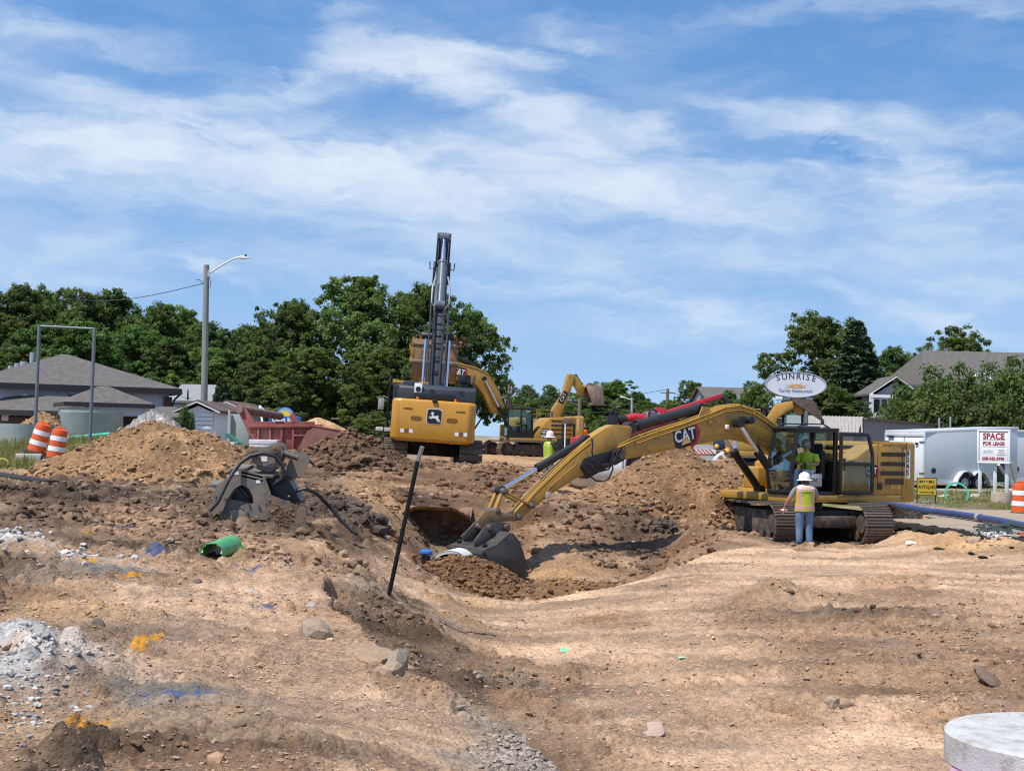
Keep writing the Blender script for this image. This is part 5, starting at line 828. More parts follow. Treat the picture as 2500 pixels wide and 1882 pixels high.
    cb.box(((x0+x1)/2, (y0+y1)/2, z0+.03), (x1-x0, y1-y0, .10)); cabf = cb.build('cab', BLK, t, .012)
    def pil(a, b, w=.085, nm='pillar'): mb = MB(); mb.bar(a, b, w, w, (0, 1, 0)); return mb.build(nm, BLK, cabf, .014)
    fx = x1-.10
    for y in (y0+.04, y1-.04):
        pil((x1-.02, y, z0+.05), (x1+.05, y, z0+.55)); pil((x1+.05, y, z0+.53), (fx-.06, y, z1-.06)); pil((x0+.05, y, z0+.05), (x0+.05, y, z1-.06), .10)
    pil((x0+.62, y0+.04, z0+.05), (x0+.62, y0+.04, z1-.05), .07)
    for a, b in (((fx-.06, y0, z1-.05), (fx-.06, y1, z1-.05)), ((x0+.05, y0, z1-.05), (x0+.05, y1, z1-.05)), ((x0, y0+.04, z1-.05), (fx, y0+.04, z1-.05)), ((x0, y1-.04, z1-.05), (fx, y1-.04, z1-.05)), ((x1+.0, y0, z0+.07), (x1+.0, y1, z0+.07))): pil(a, b, .085, 'rail')
    mb = MB(); mb.box(((x0+fx)/2-.02, (y0+y1)/2, z1+.0), (fx-x0+.06, y1-y0+.04, .075)); rf = mb.build('roof', BLK, cabf, .03); mb = MB(); mb.box(((x0+fx)/2+.1, (y0+y1)/2, z1+.055), (.75, .6, .05)); mb.build('hatch', mat('roof_grey', (.12, .13, .14), .3), rf, .015)
    for a in (0, 1): mb = MB(); mb.tube([(fx-.1, y0+.1+.76*a, z1+.04), (fx-.35, y0+.1+.76*a, z1+.13), (fx-1.0, y0+.1+.76*a, z1+.13), (fx-1.2, y0+.1+.76*a, z1+.04)], .018, 6); mb.build('roof_bar', BLK, rf)
    def pane(vs, nm='pane'):
        c = sum((Vector(v) for v in vs), Vector())/len(vs); n = (Vector(vs[1])-Vector(vs[0])).cross(Vector(vs[2])-Vector(vs[0])).normalized()*.005; mb = MB(); k = len(vs); mb._add([Vector(v)+n for v in vs]+[Vector(v)-n for v in vs], [tuple(range(k)), tuple(range(k, 2*k))[::-1]]+[(i, i+k, (i+1) % k+k, (i+1) % k) for i in range(k)]); return mb.build(nm, GLS, cabf)
    pane([(x1+.07, y0+.08, z0+.60), (x1+.07, y1-.08, z0+.60), (fx-.03, y1-.08, z1-.10), (fx-.03, y0+.08, z1-.10)], 'windscreen'); pane([(x1+.01, y0+.08, z0+.12), (x1+.01, y1-.08, z0+.12), (x1+.065, y1-.08, z0+.57), (x1+.065, y0+.08, z0+.57)], 'lower_windscreen')
    pane([(x0+.08, y0+.03, z0+.35), (x0+.58, y0+.03, z0+.35), (x0+.58, y0+.03, z1-.1), (x0+.08, y0+.03, z1-.1)]); pane([(x0+.66, y0+.03, z0+.12), (x1-.02, y0+.03, z0+.12), (fx-.1, y0+.03, z1-.1), (x0+.66, y0+.03, z1-.1)]); pane([(x0+.03, y0+.08, z0+.7), (x0+.03, y1-.08, z0+.7), (x0+.03, y1-.08, z1-.1), (x0+.03, y0+.08, z1-.1)], 'rear_window')
    mb = MB(); mb.box((x0+.03, (y0+y1)/2, z0+.38), (.06, y1-y0-.1, .62)); mb.build('rear_panel', BLK, cabf)
    # door folded back along the housing
    dy = y1+.10; d0, d1 = -.14, -1.20; fr = [((d0, dy, z0+.06), (d0, dy, z1-.12)), ((d0, dy, z1-.12), (d1+.16, dy+.05, z1-.12)), ((d1+.16, dy+.05, z1-.12), (d1, dy+.05, z0+1.05)), ((d1, dy+.05, z0+1.05), (d1, dy+.05, z0+.06)), ((d1, dy+.05, z0+.06), (d0, dy, z0+.06)), ((d0, dy, z0+.80), (d1, dy+.05, z0+.80))]
    mb = MB()
    for a, b in fr: mb.bar(a, b, .09, .06, (0, 1, 0))
    dr = mb.build('door', BLK, cabf, .01); mb = MB(); mb._add([(d0-.04, dy+.002, z0+.84), (d1+.04, dy+.052, z0+.84), (d1+.04, dy+.052, z0+1.05), (d1+.18, dy+.052, z1-.16), (d0-.04, dy+.002, z1-.16)], [(0, 1, 2, 3, 4)]); mb.build('pane', GLS, dr); mb = MB(); mb._add([(d0-.04, dy+.002, z0+.10), (d1+.04, dy+.052, z0+.10), (d1+.04, dy+.052, z0+.76), (d0-.04, dy+.002, z0+.76)], [(0, 1, 2, 3)]); mb.build('pane', GLS, dr)
    mb = MB(); mb.bar((d0-.1, dy+.03, z0+.62), (d0-.1, dy+.03, z0+.95), .04, .04); mb.build('handle', BLK, dr)
    # inside
    mb = MB(); mb.box((.42, .98, 1.66), (.52, .50, .14)); mb.box((.14, .98, 2.02), (.14, .48, .74)); mb.box((.10, .98, 2.46), (.10, .28, .2)); mb.box((.40, .98, 1.45), (.42, .4, .30)); mb.build('seat', SEATM, cabf, .04)
    for s in (-1, 1):
        mb = MB(); mb.box((.60, .98+s*.33, 1.62), (.56, .15, .34)); mb.box((.72, .98+s*.33, 1.84), (.30, .14, .10)); c = mb.build('console', CONS if s > 0 else SEATM, cabf, .03); mb = MB(); mb.cyl((.84, .98+s*.33, 1.86), (.86, .98+s*.33, 2.06), .022, .03, n=8); mb.build('joystick', SEATM, c)
    text_mesh('CAT', .12, DBLK, 'lettering', cabf, side_M(.60, 1.389, 1.62), bold=.004)
    mb = MB(); mb.box((1.22, .62, 2.12), (.05, .22, .30)); mb.bar((1.22, .6, 1.35), (1.22, .6, 2.0), .03, .03); mb.build('monitor', SEATM, cabf, .01)
    for s in (-1, 1): mb = MB(); mb.tube([(1.10, .98+s*.12, 1.32), (1.14, .98+s*.12, 1.75), (1.10, .98+s*.12, 1.80)], .014, 6); mb.build('travel_lever', SEATM, cabf)
    mb = MB(); mb.tube([(x1+.05, y0-.02, 2.6), (x1+.30, y0-.05, 2.62), (x1+.32, y0-.05, 2.45)], .014, 6); mb.box((x1+.32, y0-.05, 2.34), (.04, .16, .28)); mb.build('mirror', BLK, cabf)
    # boom
    bo = Lc.many([(1494, 1109), (1499, 1090), (1545, 1070), (1600, 1050), (1660, 1030), (1710, 1011), (1757, 991), (1793, 988), (1828, 1000), (1860, 1022), (1887, 1046), (1925, 1085), (1938, 1108), (1932, 1126), (1912, 1128), (1880, 1108), (1850, 1090), (1825, 1080), (1793, 1073), (1745, 1074), (1675, 1088), (1600, 1103), (1508, 1123)])
    boom = arm_box(t, bo, -.22, .22, 'boom', YEL, .025); sc = lambda a, b: Lc(1440+a/4.254, 860+b/4.254)
    lg = sc(945, 860); cat_decal(boom, side_M(lg[0], .222, lg[1], R(13)), .80)
    top = [sc(a, b) for a, b in [(255, 985), (420, 905), (640, 825), (900, 745), (1150, 652), (1350, 575), (1500, 558), (1650, 605), (1800, 705), (1920, 800)]]
    for k, (yy, dz) in enumerate(((.235, -.05), (.25, -.10), (.235, .0), (.15, .05), (.05, .05), (-.08, .05))):
        mb = MB(); mb.tube([(a, yy, b+dz) for a, b in top[(1 if k == 1 else 0):]], .019, 6); mb.build('hydraulic_pipe', YEL, boom, smooth=True)
    for k in (2, 4, 6, 7): mb = MB(); mb.box((top[k][0], .245, top[k][1]-.05), (.05, .04, .2)); mb.build('pipe_clamp', YEL, boom)
    for a, b in ((1525, 705), (1355, 775), (1190, 730)):
        p = sc(a, b); mb = MB(); mb.cyl((p[0], .20, p[1]), (p[0], .265 if a < 1500 else .62, p[1]), .06 if a < 1500 else .10, n=14); mb.build('pin', YEL if a < 1500 else BLK, boom, .008)
    p = sc(1355, 775); mb = MB(); mb.box((p[0], .28, p[1]), (.10, .08, .12)); mb.build('work_lamp', DWHITE, boom, .02)
    for y in (.50, -.50): ram(t, (.82, 1.30), (2.40, 3.04), y, .105, 0, 'boom_cylinder', BLK, .58)
    a, b = Lc(1706, 999), Lc(1536, 1044); ram(t, (a[0], a[1]+.02), (b[0], b[1]), 0, .125, 0, 'stick_cylinder', HOSE, .90)
    for y in (-.2, .2): p = Lc(1712, 1004); mb = MB(); mb.prism([(p[0]-.18, p[1]-.25), (p[0]+.3, p[1]-.28), (p[0]+.12, p[1]+.12), (p[0]-.08, p[1]+.12)], y-.025, y+.025); mb.build('cylinder_lug', YEL, boom)
    # stick
    st = Lc.many([(1536, 1046), (1528, 1039), (1487, 1037), (1470, 1044), (1434, 1067), (1391, 1106), (1347, 1147), (1305, 1189), (1280, 1217), (1258, 1242), (1246, 1258), (1252, 1270), (1265, 1266), (1295, 1238), (1345, 1201), (1400, 1166), (1430, 1156), (1448, 1140), (1462, 1118), (1500, 1122), (1512, 1104), (1530, 1068)])
    stick = arm_box(t, st, -.16, .16, 'stick', YEL, .02)
    for y in (-.195, .195): mb = MB(); mb.prism(Lc.many([(1476, 1126), (1492, 1095), (1512, 1100), (1512, 1122), (1490, 1135)]), y-.035, y+.035); mb.build('boom_fork', BLK, boom)
    mb = MB(); mb.prism([Lc(1060+a/2.774, 880+b/2.774) for a, b in [(985, 665), (1060, 640), (1140, 618), (1225, 600), (1232, 640), (1215, 690), (1130, 735), (1010, 800), (960, 720)]], -.19, .185); mb.build('joint_shade', BLK, stick, .01)  # black block standing in for the shade inside the boom and stick joint
    p = Lc(1500, 1110); mb = MB(); mb.cyl((p[0], -.34, p[1]), (p[0], .34, p[1]), .10, n=16); mb.build('pin', STEEL, stick, .01)
    sl = [Lc(a, b) for a, b in [(1432, 1074), (1390, 1108), (1345, 1150), (1300, 1194), (1275, 1222)]]
    for yy, dz in ((.172, -.06), (.172, -.12), (.10, .04)): mb = MB(); mb.tube([(a, yy, b+dz) for a, b in sl], .017, 6); mb.build('hydraulic_pipe', YEL, stick, smooth=True)
    sl = [Lc(a, b) for a, b in [(1398, 1132), (1370, 1155), (1330, 1190), (1325, 1205)]]; mb = MB(); mb.tube([(a, .176, b) for a, b in sl], .022, 6); mb.build('hydraulic_pipe', YEL, stick, smooth=True)
    p = Lc(1327, 1208); mb = MB(); mb.box((p[0], .2, p[1]), (.12, .10, .16)); mb.build('valve_block', mat('zinc', (.55, .52, .45), .4, .5), stick, .01)
    hz = lambda a, b: Lc(1180+a/5.027, 880+b/5.027)
    for off, pts in ((.40, [(1620, 1050), (1540, 1075), (1480, 1130), (1470, 1230), (1475, 1330), (1430, 1440), (1360, 1475), (1270, 1465), (1210, 1420), (1190, 1340)]), (.36, [(1600, 1070), (1545, 1120), (1525, 1200), (1480, 1260), (1380, 1275), (1290, 1250), (1240, 1205)]), (.34, [(1590, 1100), (1500, 1240), (1440, 1330), (1340, 1355), (1250, 1320), (1210, 1260)]), (.37, [(1110, 1265), (1150, 1290), (1190, 1360), (1220, 1420)]), (.30, [(1250, 960), (1258, 1040), (1250, 1120), (1265, 1180)])):
        q = [hz(a, b) for a, b in pts]; mb = MB(); mb.tube([(a, off, b) for a, b in q], .022, 7); mb.build('hose', HOSE, stick, smooth=True)
    a, b = Lc(1430, 1072), Lc(1222, 1197); ram(t, a, b, 0, .095, 0, 'bucket_cylinder', BLK, .58)
    L1, L2, L3, L4, L5 = Lc(1220, 1198), Lc(1201, 1246), Lc(1286, 1233), Lc(1254, 1261), Lc(1214, 1256)
    for y in (-.2, .2):
        mb = MB(); mb.bar((L1[0], y, L1[1]), (L3[0], y, L3[1]), .05, .11, (0, 1, 0)); mb.build('idler_link', YEL, stick, .012)
        mb = MB(); mb.bar((L1[0], y*.7, L1[1]), (L2[0], y*.7, L2[1]), .07, .12, (0, 1, 0)); mb.build('bucket_link', YEL, stick, .012)
    for q, r_ in ((L1, .075), (L3, .07), (L4, .075), (L2, .075)): mb = MB(); mb.cyl((q[0], -.30, q[1]), (q[0], .30, q[1]), r_, n=14); mb.cyl((q[0], -.32, q[1]), (q[0], .32, q[1]), r_*.5, n=10); mb.build('pin', STEEL, stick, .006)
    bz = lambda a, b, off=0.0: Lc(1080+a/5.55, 1120+b/5.55, off)
    # quick coupler
    cpl = MB()
    for y in (-.26, .26): cpl.prism([bz(a, b, y) for a, b in [(470, 830), (560, 700), (640, 690), (720, 700), (880, 740), (985, 760), (1000, 810), (930, 840), (800, 850), (640, 880), (560, 930), (520, 920)]], y-.03, y+.03)
    p, q = bz(600, 760), bz(800, 800); cpl.box(((p[0]+q[0])/2, 0, (p[1]+q[1])/2-.02), (abs(p[0]-q[0]), .46, .16)); cp = cpl.build('quick_coupler', mat('coupler_paint', (.24, .15, .06), .6, dirt=(.17, .12, .08), dirt_amt=.5, dirt_scale=5), t, .012)
    # ditching bucket
    W2 = .84; side = [bz(a, b, W2) for a, b in [(1150, 1490), (1090, 1300), (1042, 1150), (940, 1015), (735, 1195), (565, 1262), (580, 1375), (640, 1500), (760, 1640)]]
    bk = plate_bucket(t, side, -W2, W2, 'bucket', BKT, .04)
    f0, f1 = bz(565, 1262, W2), bz(580, 1375, W2); mb = MB(); mb.bar((f0[0]+.02, -W2-.03, f0[1]-.02), (f0[0]+.02, W2+.03, f0[1]-.02), .10, .09); mb.bar((f1[0]+.01, -W2-.02, f1[1]+.02), (f1[0]+.01, W2+.02, f1[1]+.02), .06, .05); mb.build('edge_bar', BKT, bk, .012)
    for y in (-.30, .30):
        mb = MB(); mb.prism([bz(a, b, y*1.0) for a, b in ([(600, 880), (760, 850), (900, 870), (915, 950), (880, 1010), (780, 1020), (560, 1180), (440, 1190), (420, 1120)] if y > 0 else [(450, 850), (560, 830), (690, 850), (700, 930), (640, 990), (420, 1110), (300, 1125), (250, 1050)])], y-.035, y+.035); mb.build('ear', BKT, bk, .01)
    for a, b in ((640, 930), (870, 920)): p = bz(a, b, .33); mb = MB(); mb.cyl((p[0], -.40, p[1]), (p[0], .40, p[1]), .075, n=14); mb.build('pin', STEEL, bk, .008)
    for y in (-.62, .62): a, b = bz(640, 1195, W2), bz(575, 1235, W2); mb = MB(); mb.cyl((a[0]-.01, y, a[1]-.02), (a[0]+.015, y, a[1]+.050), .06, n=16); mb.build('lifting_hole', DBLK, bk)
    p = bz(785, 1385, W2); flat([(-.15, -.08), (.15, -.08), (.15, .08), (-.15, .08)], side_M(p[0], W2+.001, p[1], R(-4)), BKT, 'maker_plate', bk, .02)
    return t, Lc
EXC, EXL = near_machine()
# ---------------------------------------------- the other machines
def deer_machine():
    t = thing('excavator', 'excavator with dark boom raised high, seen from behind its wide yellow counterweight', 'excavator', (-2.98, 51.2, 1.24), R(94), 'yellow excavators'); t.rotation_euler = (R(2.7), 0, R(94)); bpy.context.view_layer.update()
    for y in (-1.32, 1.32): build_track(t, y, 4.9, 1.08, .82, Matrix.Rotation(R(2), 4, 'Z'), 44)
    mb = MB(); mb.box((0, 0, .66), (2.4, 2.0, .44)); mb.build('car_body', TRKF, t, .04); mb = MB(); mb.cyl((0, 0, .8), (0, 0, 1.1), .75, n=26); mb.build('turntable', BLK, t)
    mb = MB(); mb.box((-.6, 0, 1.16), (4.3, 2.9, .18)); mb.build('deck', BLK, t, .02)
    # counterweight
    w, z0, z1, xr = 1.46, .92, 2.38, -3.2; mb = MB(); n = 6; pr = [(-2.3, w)]+[(xr+.34-.34*math.sin(R(90)*k/n), w-.34+.34*math.cos(R(90)*k/n)) for k in range(n+1)]+[(xr+.34-.34*math.cos(R(90)*k/n), -w+.34-.34*math.sin(R(90)*k/n)) for k in range(n+1)]+[(-2.3, -w)]
    rings = [(.86, z0, .10), (1.0, z0+.10, 0), (1.0, z1-.10, 0), (.965, z1, .06)]; vs = []; N_ = len(pr)
    for s, z, ins in rings: vs += [(a+ins*(1 if a < -2.35 else 0), b*s, z) for a, b in pr]
    fs = [tuple(range(N_)), tuple(range(3*N_, 4*N_))[::-1]]
    for r_ in range(3): fs += [(r_*N_+i, (r_+1)*N_+i, (r_+1)*N_+(i+1) % N_, r_*N_+(i+1) % N_) for i in range(N_)]
    mb._add(vs, fs); cw = mb.build('counterweight', YEL2, t, .015)
    BM = lambda y, z, x=xr-.004: Matrix(((0, 0, -1, x), (-1, 0, 0, y), (0, 1, 0, z), (0, 0, 0, 1)))
    def rrect(a, b, r_): return [(sx*(a-r_)+r_*math.cos(R(k*30+q)), sy*(b-r_)+r_*math.sin(R(k*30+q))) for sx, sy, q in ((1, 1, 0), (-1, 1, 90), (-1, -1, 180), (1, -1, 270)) for k in range(4)]
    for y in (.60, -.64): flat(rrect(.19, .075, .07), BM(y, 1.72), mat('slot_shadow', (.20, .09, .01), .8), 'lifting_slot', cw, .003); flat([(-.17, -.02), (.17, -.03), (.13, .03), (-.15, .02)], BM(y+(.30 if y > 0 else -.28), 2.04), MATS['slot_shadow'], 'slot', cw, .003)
    e = flat(rrect(.265, .265, .09), BM(-.02, 1.82), DWHITE, 'emblem', cw, .003); flat(rrect(.247, .247, .08), BM(-.02, 1.82, xr-.009), DBLK, 'field', e, .003)
    deer = [(-.13, .155), (-.105, .12), (-.12, .10), (-.085, .10), (-.07, .16), (-.05, .11), (-.03, .15), (-.035, .105), (.0, .105), (-.03, .085), (-.045, .045), (.0, .015), (.07, .02), (.12, .045), (.155, .015), (.135, .0), (.14, -.04), (.185, -.09), (.225, -.145), (.20, -.15), (.15, -.10), (.11, -.07), (.13, -.115), (.175, -.165), (.15, -.165), (.10, -.12), (.05, -.05), (-.02, -.055), (-.06, -.05), (-.11, -.08), (-.145, -.055), (-.20, -.06), (-.185, -.045), (-.14, -.035), (-.11, -.055), (-.09, -.025), (-.13, -.03), (-.185, -.01), (-.18, .005), (-.12, -.005), (-.085, .015), (-.075, .055), (-.12, .06), (-.135, .075), (-.105, .09)]
    flat([(a*1.0, b*1.15) for a, b in deer], BM(-.02, 1.82, xr-.013), DWHITE, 'leaping_deer', e, .002)
    for y in (.90, -.98):
        for dy, m_ in ((-.15, DWHITE), (0, mat('label_brown', (.16, .08, .04), .6)), (.15, DWHITE)): flat([(-.065, -.065), (.065, -.065), (.065, .065), (-.065, .065)], BM(y-dy, 1.27), m_, 'warning_label', cw, .003)
    for y in (.60, -.72): mb = MB(); mb.cyl((xr+.35, y, z1-.01), (xr+.35, y, z1+.10), .04, n=10); mb.build('lifting_pin', mat('decal_orange', (.7, .2, .05)), cw)
    mb = MB(); mb.box((xr+.02, 0, z1-.02), (.16, .18, .10)); mb.build('rear_camera', BLK, cw, .03)
    # charcoal engine cover
    mb = MB(); mb.prism([(-2.75, 2.40), (-2.70, 2.80), (-2.45, 2.92), (-.2, 2.92), (-.2, 1.25), (-2.28, 1.25), (-2.28, 2.40)], -1.42, 1.28); hd = mb.build('engine_cover', CHAR, t, .04)
    mb = MB(); mb.box((-2.77, .0, 2.52), (.05, 1.45, .20)); mb.build('rear_panel', BLK, hd, .01); mb = MB(); mb.box((-2.4, .86, 2.87), (.34, .56, .30)); mb.build('cover_corner', CHAR, hd, .05)
    mb = MB(); mb.box((-2.735, .60, 2.78), (.06, .27, .34)); pl = mb.build('white_plate', DWHITE, hd, .01); mb = MB(); mb.cyl((-2.765, .60, 2.74), (-2.80, .60, 2.74), .09, n=16); mb.build('exhaust_port', DBLK, pl)
    for y in (.12, -.90): flat([(-.08, -.04), (.08, -.04), (.08, .04), (-.08, .04)], BM(y, 2.72, -2.75), DBLK, 'latch', hd, .01)
    mb = MB(); mb.cyl((-1.9, -1.0, 2.9), (-1.9, -1.0, 3.08), .16, n=18); mb.cyl((-1.9, -1.0, 3.08), (-1.9, -1.0, 3.38), .24, n=20); mb.build('air_cleaner', BLK, hd, .02); mb = MB(); mb.tube([(-1.7, -1.35, 2.9), (-1.7, -1.35, 3.4)], .05, 8); mb.build('exhaust', STEEL, hd)
    # side platforms, rails, cab
    mb = MB(); mb.box((-.9, 1.68, 1.22), (2.8, .55, .12)); mb.build('platform', BLK, t, .01)
    for k in range(2): mb = MB(); mb.box((-2.32, 1.55+.3*k, 1.27), (.03, .26, .14)); mb.build('step_plate', mat('step_grey', (.5, .5, .49), .6), t, .005)
    mb = MB(); mb.tube([(-1.7, 1.62, 1.25), (-1.7, 1.62, 3.0), (-1.4, 1.62, 3.16), (-.3, 1.62, 3.16), (-.3, 1.62, 1.25)], .028, 7); mb.tube([(-1.7, 1.62, 2.3), (-.3, 1.62, 2.3)], .022, 6); mb.build('hand_rail', BLK, t)
    mb = MB(); mb.box((.75, 1.0, 2.10), (1.7, 1.02, 1.75)); cb = mb.build('cab', BLK, t, .10); mb = MB(); mb.box((-.11, 1.0, 2.45), (.02, .7, .7)); mb.build('rear_window', DGL, cb); mb = MB(); mb.box((.4, 1.30, 3.05), (.5, .5, .12)); mb.build('cab_top', YEL2, cb, .03); mb = MB(); mb.tube([(.3, 1.6, 2.4), (.3, 1.85, 2.5), (.3, 1.9, 2.3)], .02, 6); mb.box((.3, 1.92, 2.2), (.06, .22, .42)); mb.build('mirror', mat('mirror_pale', (.4, .38, .33), .4), cb, .02)
    mb = MB(); mb.box((-1.0, .7, 3.0), (.5, .9, .12)); mb.build('top_panel', YEL2, t, .03)
    # boom, stick, bucket: all in one upright plane
    bo = [(.0, 1.75), (.35, 1.55), (1.7, 3.7), (2.45, 5.2), (3.6, 6.6), (4.85, 7.55), (4.95, 7.95), (4.6, 8.1), (3.3, 7.5), (1.9, 6.1), (1.15, 4.6), (.4, 3.0)]
    boom = arm_box(t, bo, -.23, .23, 'boom', CHAR, .03)
    for y in (-.44, .44): ram(t, (.9, 1.4), (1.95, 4.95), y, .115, 0, 'boom_cylinder', CHAR, .42)
    mb = MB(); mb.cyl((1.95, -.62, 4.95), (1.95, .62, 4.95), .14, n=16); mb.build('pin', BLK, boom, .01)
    for y, pts in ((.34, [(0.2, 2.6), (.30, 3.1), (1.0, 4.6), (1.75, 6.1), (2.2, 6.5)]), (-.34, [(0.2, 2.6), (.30, 3.1), (1.0, 4.6), (1.75, 6.1), (2.2, 6.5)]), (.17, [(.2, 2.7), (.40, 3.15), (1.1, 4.7), (1.85, 6.15)]), (-.17, [(.2, 2.7), (.40, 3.15), (1.1, 4.7), (1.85, 6.15)])):
        mb = MB(); mb.tube([(a-.04, y*(1.0 if i > 1 else 1-.35*(2-i)/2), b) for i, (a, b) in enumerate(pts)], .034, 7); mb.build('hydraulic_pipe', CHAR, boom, smooth=True)
    for y in (-.33, .33): mb = MB(); mb.tube([(1.70, y*.6, 6.0), (1.55, y, 6.2), (1.75, y*1.02, 6.8), (2.3, y*.7, 7.3)], .032, 7); mb.build('steel_pipe', mat('pale_pipe', (.42, .42, .40), .4, .5), boom, smooth=True)
    for k in range(6): mb = MB(); f = k/5; mb.box((.45+f*1.1-.1, 0, 3.0+f*2.7), (.05, .40, .05)); mb.build('pipe_clamp', BLK, boom)
    ram(t, (1.85, 6.15), (4.25, 9.1), 0, .165, 0, 'stick_cylinder', mat('grey_cylinder', (.13, .145, .165), .35, .2), .62)
    stick = arm_box(t, [(4.05, 9.05), (4.4, 9.2), (4.75, 8.9), (5.15, 7.6), (5.75, 5.0), (5.55, 4.75), (5.3, 5.0), (4.6, 7.4), (4.25, 8.2)], -.19, .19, 'stick', CHAR, .02)
    for y in (-.24, .24): mb = MB(); mb.prism([(3.95, 9.0), (4.3, 9.28), (4.55, 9.0), (4.5, 7.9), (4.2, 7.7)], y-.04, y+.04); mb.build('stick_lug', CHAR, stick, .01)
    for y in (-.30, .30): mb = MB(); mb.prism([(4.3, 7.2), (4.9, 7.4), (5.0, 8.0), (4.6, 8.15), (4.3, 7.9)], y-.05, y+.05); mb.build('boom_fork', CHAR, boom, .01); mb = MB(); mb.tube([(4.4, y*1.2, 7.85), (4.4, y*1.6, 7.8), (4.4, y*1.65, 8.1)], .025, 6); mb.build('hook', BLK, boom)
    bk = plate_bucket(t, [(5.35, 5.05), (5.25, 4.5), (5.30, 4.0), (5.55, 3.55), (6.0, 3.35), (6.6, 3.55), (6.95, 4.05)], -.92, .92, 'bucket', mat('ochre_mud_bucket', (.27, .165, .075), .9, var=.35, scale=4, dirt=(.17, .10, .055), dirt_amt=.45, bump=.5, bscale=12), .05, 5, (7.2, 4.3))
    mb = MB(); mb.box((5.32, 0, 4.86), (.16, 1.95, .10)); mb.box((5.28, 0, 4.15), (.10, 1.9, .12)); mb.build('wear_bar', MUDB, bk, .02)
    V0, F0 = _I2; rng = np.random.default_rng(4); v = V0*(1+rng.uniform(-.18, .18, (len(V0), 1)))*np.array((.72, .86, .52))+np.array((6.0, 0, 4.75)); me = np_mesh('soil_load', v, F0, vcol_mat('earth'), True, np.tile(np.array(SOIL['B']), (len(v), 1))); link('soil_load', me, bk); pts = rng.normal(0, 1, (260, 3))*np.array((.35, .42, .16))+np.array((5.9, 0, 5.05)); stones('clods', pts, rng.uniform(.04, .13, 260), np.array(SOIL['B'])*rng.uniform(.7, 1.6, (260, 1)), bk, 1, 3)
deer_machine()
def side_machine(label, origin, ang, boom_px, stick_px, bucket_px, bw=1.3, rel=0.0, num='349', seed=0, logo=None, load=None, bmat=None):
    """a yellow machine farther off, seen from its left side"""
    t = thing('excavator', label, 'excavator', origin, ang, 'yellow excavators'); Lc = Loc(t); M = Matrix.Rotation(rel, 4, 'Z')
    for y in (-1.3, 1.3): build_track(t, y, 5.1, 1.12, .75, M, 34)
    mb = MB(); mb.box((0, 0, .66), (2.4, 2.0, .44)); mb.build('car_body', TRKF, t, .03); mb = MB(); mb.cyl((0, 0, .8), (0, 0, 1.12), .75, n=24); mb.build('turntable', BLK, t); mb = MB(); mb.box((-.7, 0, 1.22), (4.6, 2.9, .22)); mb.build('deck', YEL, t, .02)
    mb = MB(); mb.prism([(-2.6, 1.34), (.05, 1.34), (-.05, 1.6), (-.75, 2.4), (-1.0, 2.62), (-2.6, 2.72)], -1.45, 1.46); hd = mb.build('engine_housing', YEL, t, .035); mb = MB(); mb.box((-2.9, 0, 1.95), (.62, 2.9, 1.62)); cw = mb.build('counterweight', YEL, t, .14, seg=4)
    for k in range(4):
        mb = MB(); mb.box((-1.72, 1.462, 2.42-.27*k), (1.35, .02, .12)); v = mb.build('vent', GRIL, hd)
        for j in range(2): mb = MB(); mb.box((-1.72, 1.475, 2.39-.27*k+.06*j), (1.3, .012, .016)); mb.build('slat', BLK, v)
    cat_decal(hd, side_M(-.62, 1.463, 1.75), .50); flat([(-.3, -.10), (.3, -.10), (.3, .10), (-.3, .10)], side_M(-.75, 1.463, 1.47), mat('sticker_blue', (.35, .48, .60)), 'round_sticker', hd)
    for k, ch in enumerate('8057'): text_mesh(ch, .22, DWHITE, 'numeral', cw, side_M(-2.78, 1.457, 2.5-.2*k), bold=.006)
    # cab
    mb = MB(); x0, x1, y0, y1, z0, z1 = .10, 1.75, .45, 1.46, 1.34, 3.12
    for a in ((x0, y0), (x0, y1-.08), (x1-.1, y0), (x1-.1, y1-.08), (x0+.72, y1-.08)): mb.box((a[0]+.05, a[1]+.04, (z0+z1)/2), (.10, .08, z1-z0))
    mb.box(((x0+x1)/2, (y0+y1)/2, z1), (x1-x0+.1, y1-y0+.06, .10)); mb.box(((x0+x1)/2, (y0+y1)/2, z0+.04), (x1-x0, y1-y0, .1)); mb.box(((x0+x1)/2, y1-.04, z0+.35), (x1-x0, .05, .62)); mb.box((x0+.04, (y0+y1)/2, (z0+z1)/2-.2), (.05, y1-y0, 1.2)); cb = mb.build('cab', BLK, t, .02)
    for a in ((x0+.10, x0+.72), (x0+.82, x1-.10)): mb = MB(); mb.box(((a[0]+a[1])/2, y1-.02, 2.35), (a[1]-a[0], .012, 1.35)); mb.build('pane', GLS, cb)
    mb = MB(); mb.box((x1-.02, (y0+y1)/2, 2.25), (.012, y1-y0-.15, 1.6)); mb.build('windscreen', GLS, cb); mb = MB(); mb.box((.6, .95, 1.8), (.5, .5, .16)); mb.box((.36, .95, 2.2), (.14, .48, .8)); mb.build('seat', SEATM, cb, .03); text_mesh(num, .16, DWHITE, 'lettering', cb, side_M(x0+.36, y1+.02, 2.95))
    mb = MB(); mb.tube([(-.1, 1.4, 2.5), (-.1, 1.4, 3.1), (-1.2, 1.4, 3.1), (-1.2, 1.4, 2.6)], .022, 6); mb.build('hand_rail', YEL, t); mb = MB(); mb.cyl((-1.6, -.6, 2.6), (-1.6, -.6, 3.05), .08, n=10); mb.build('exhaust', STEEL, t); mb = MB(); mb.box((1.1, -1.1, 1.75), (1.0, .7, .75)); mb.build('tool_box', YEL, t, .05)
    bo = Lc.many(boom_px); boom = arm_box(t, bo, -.33, .33, 'boom', YEL, .03)
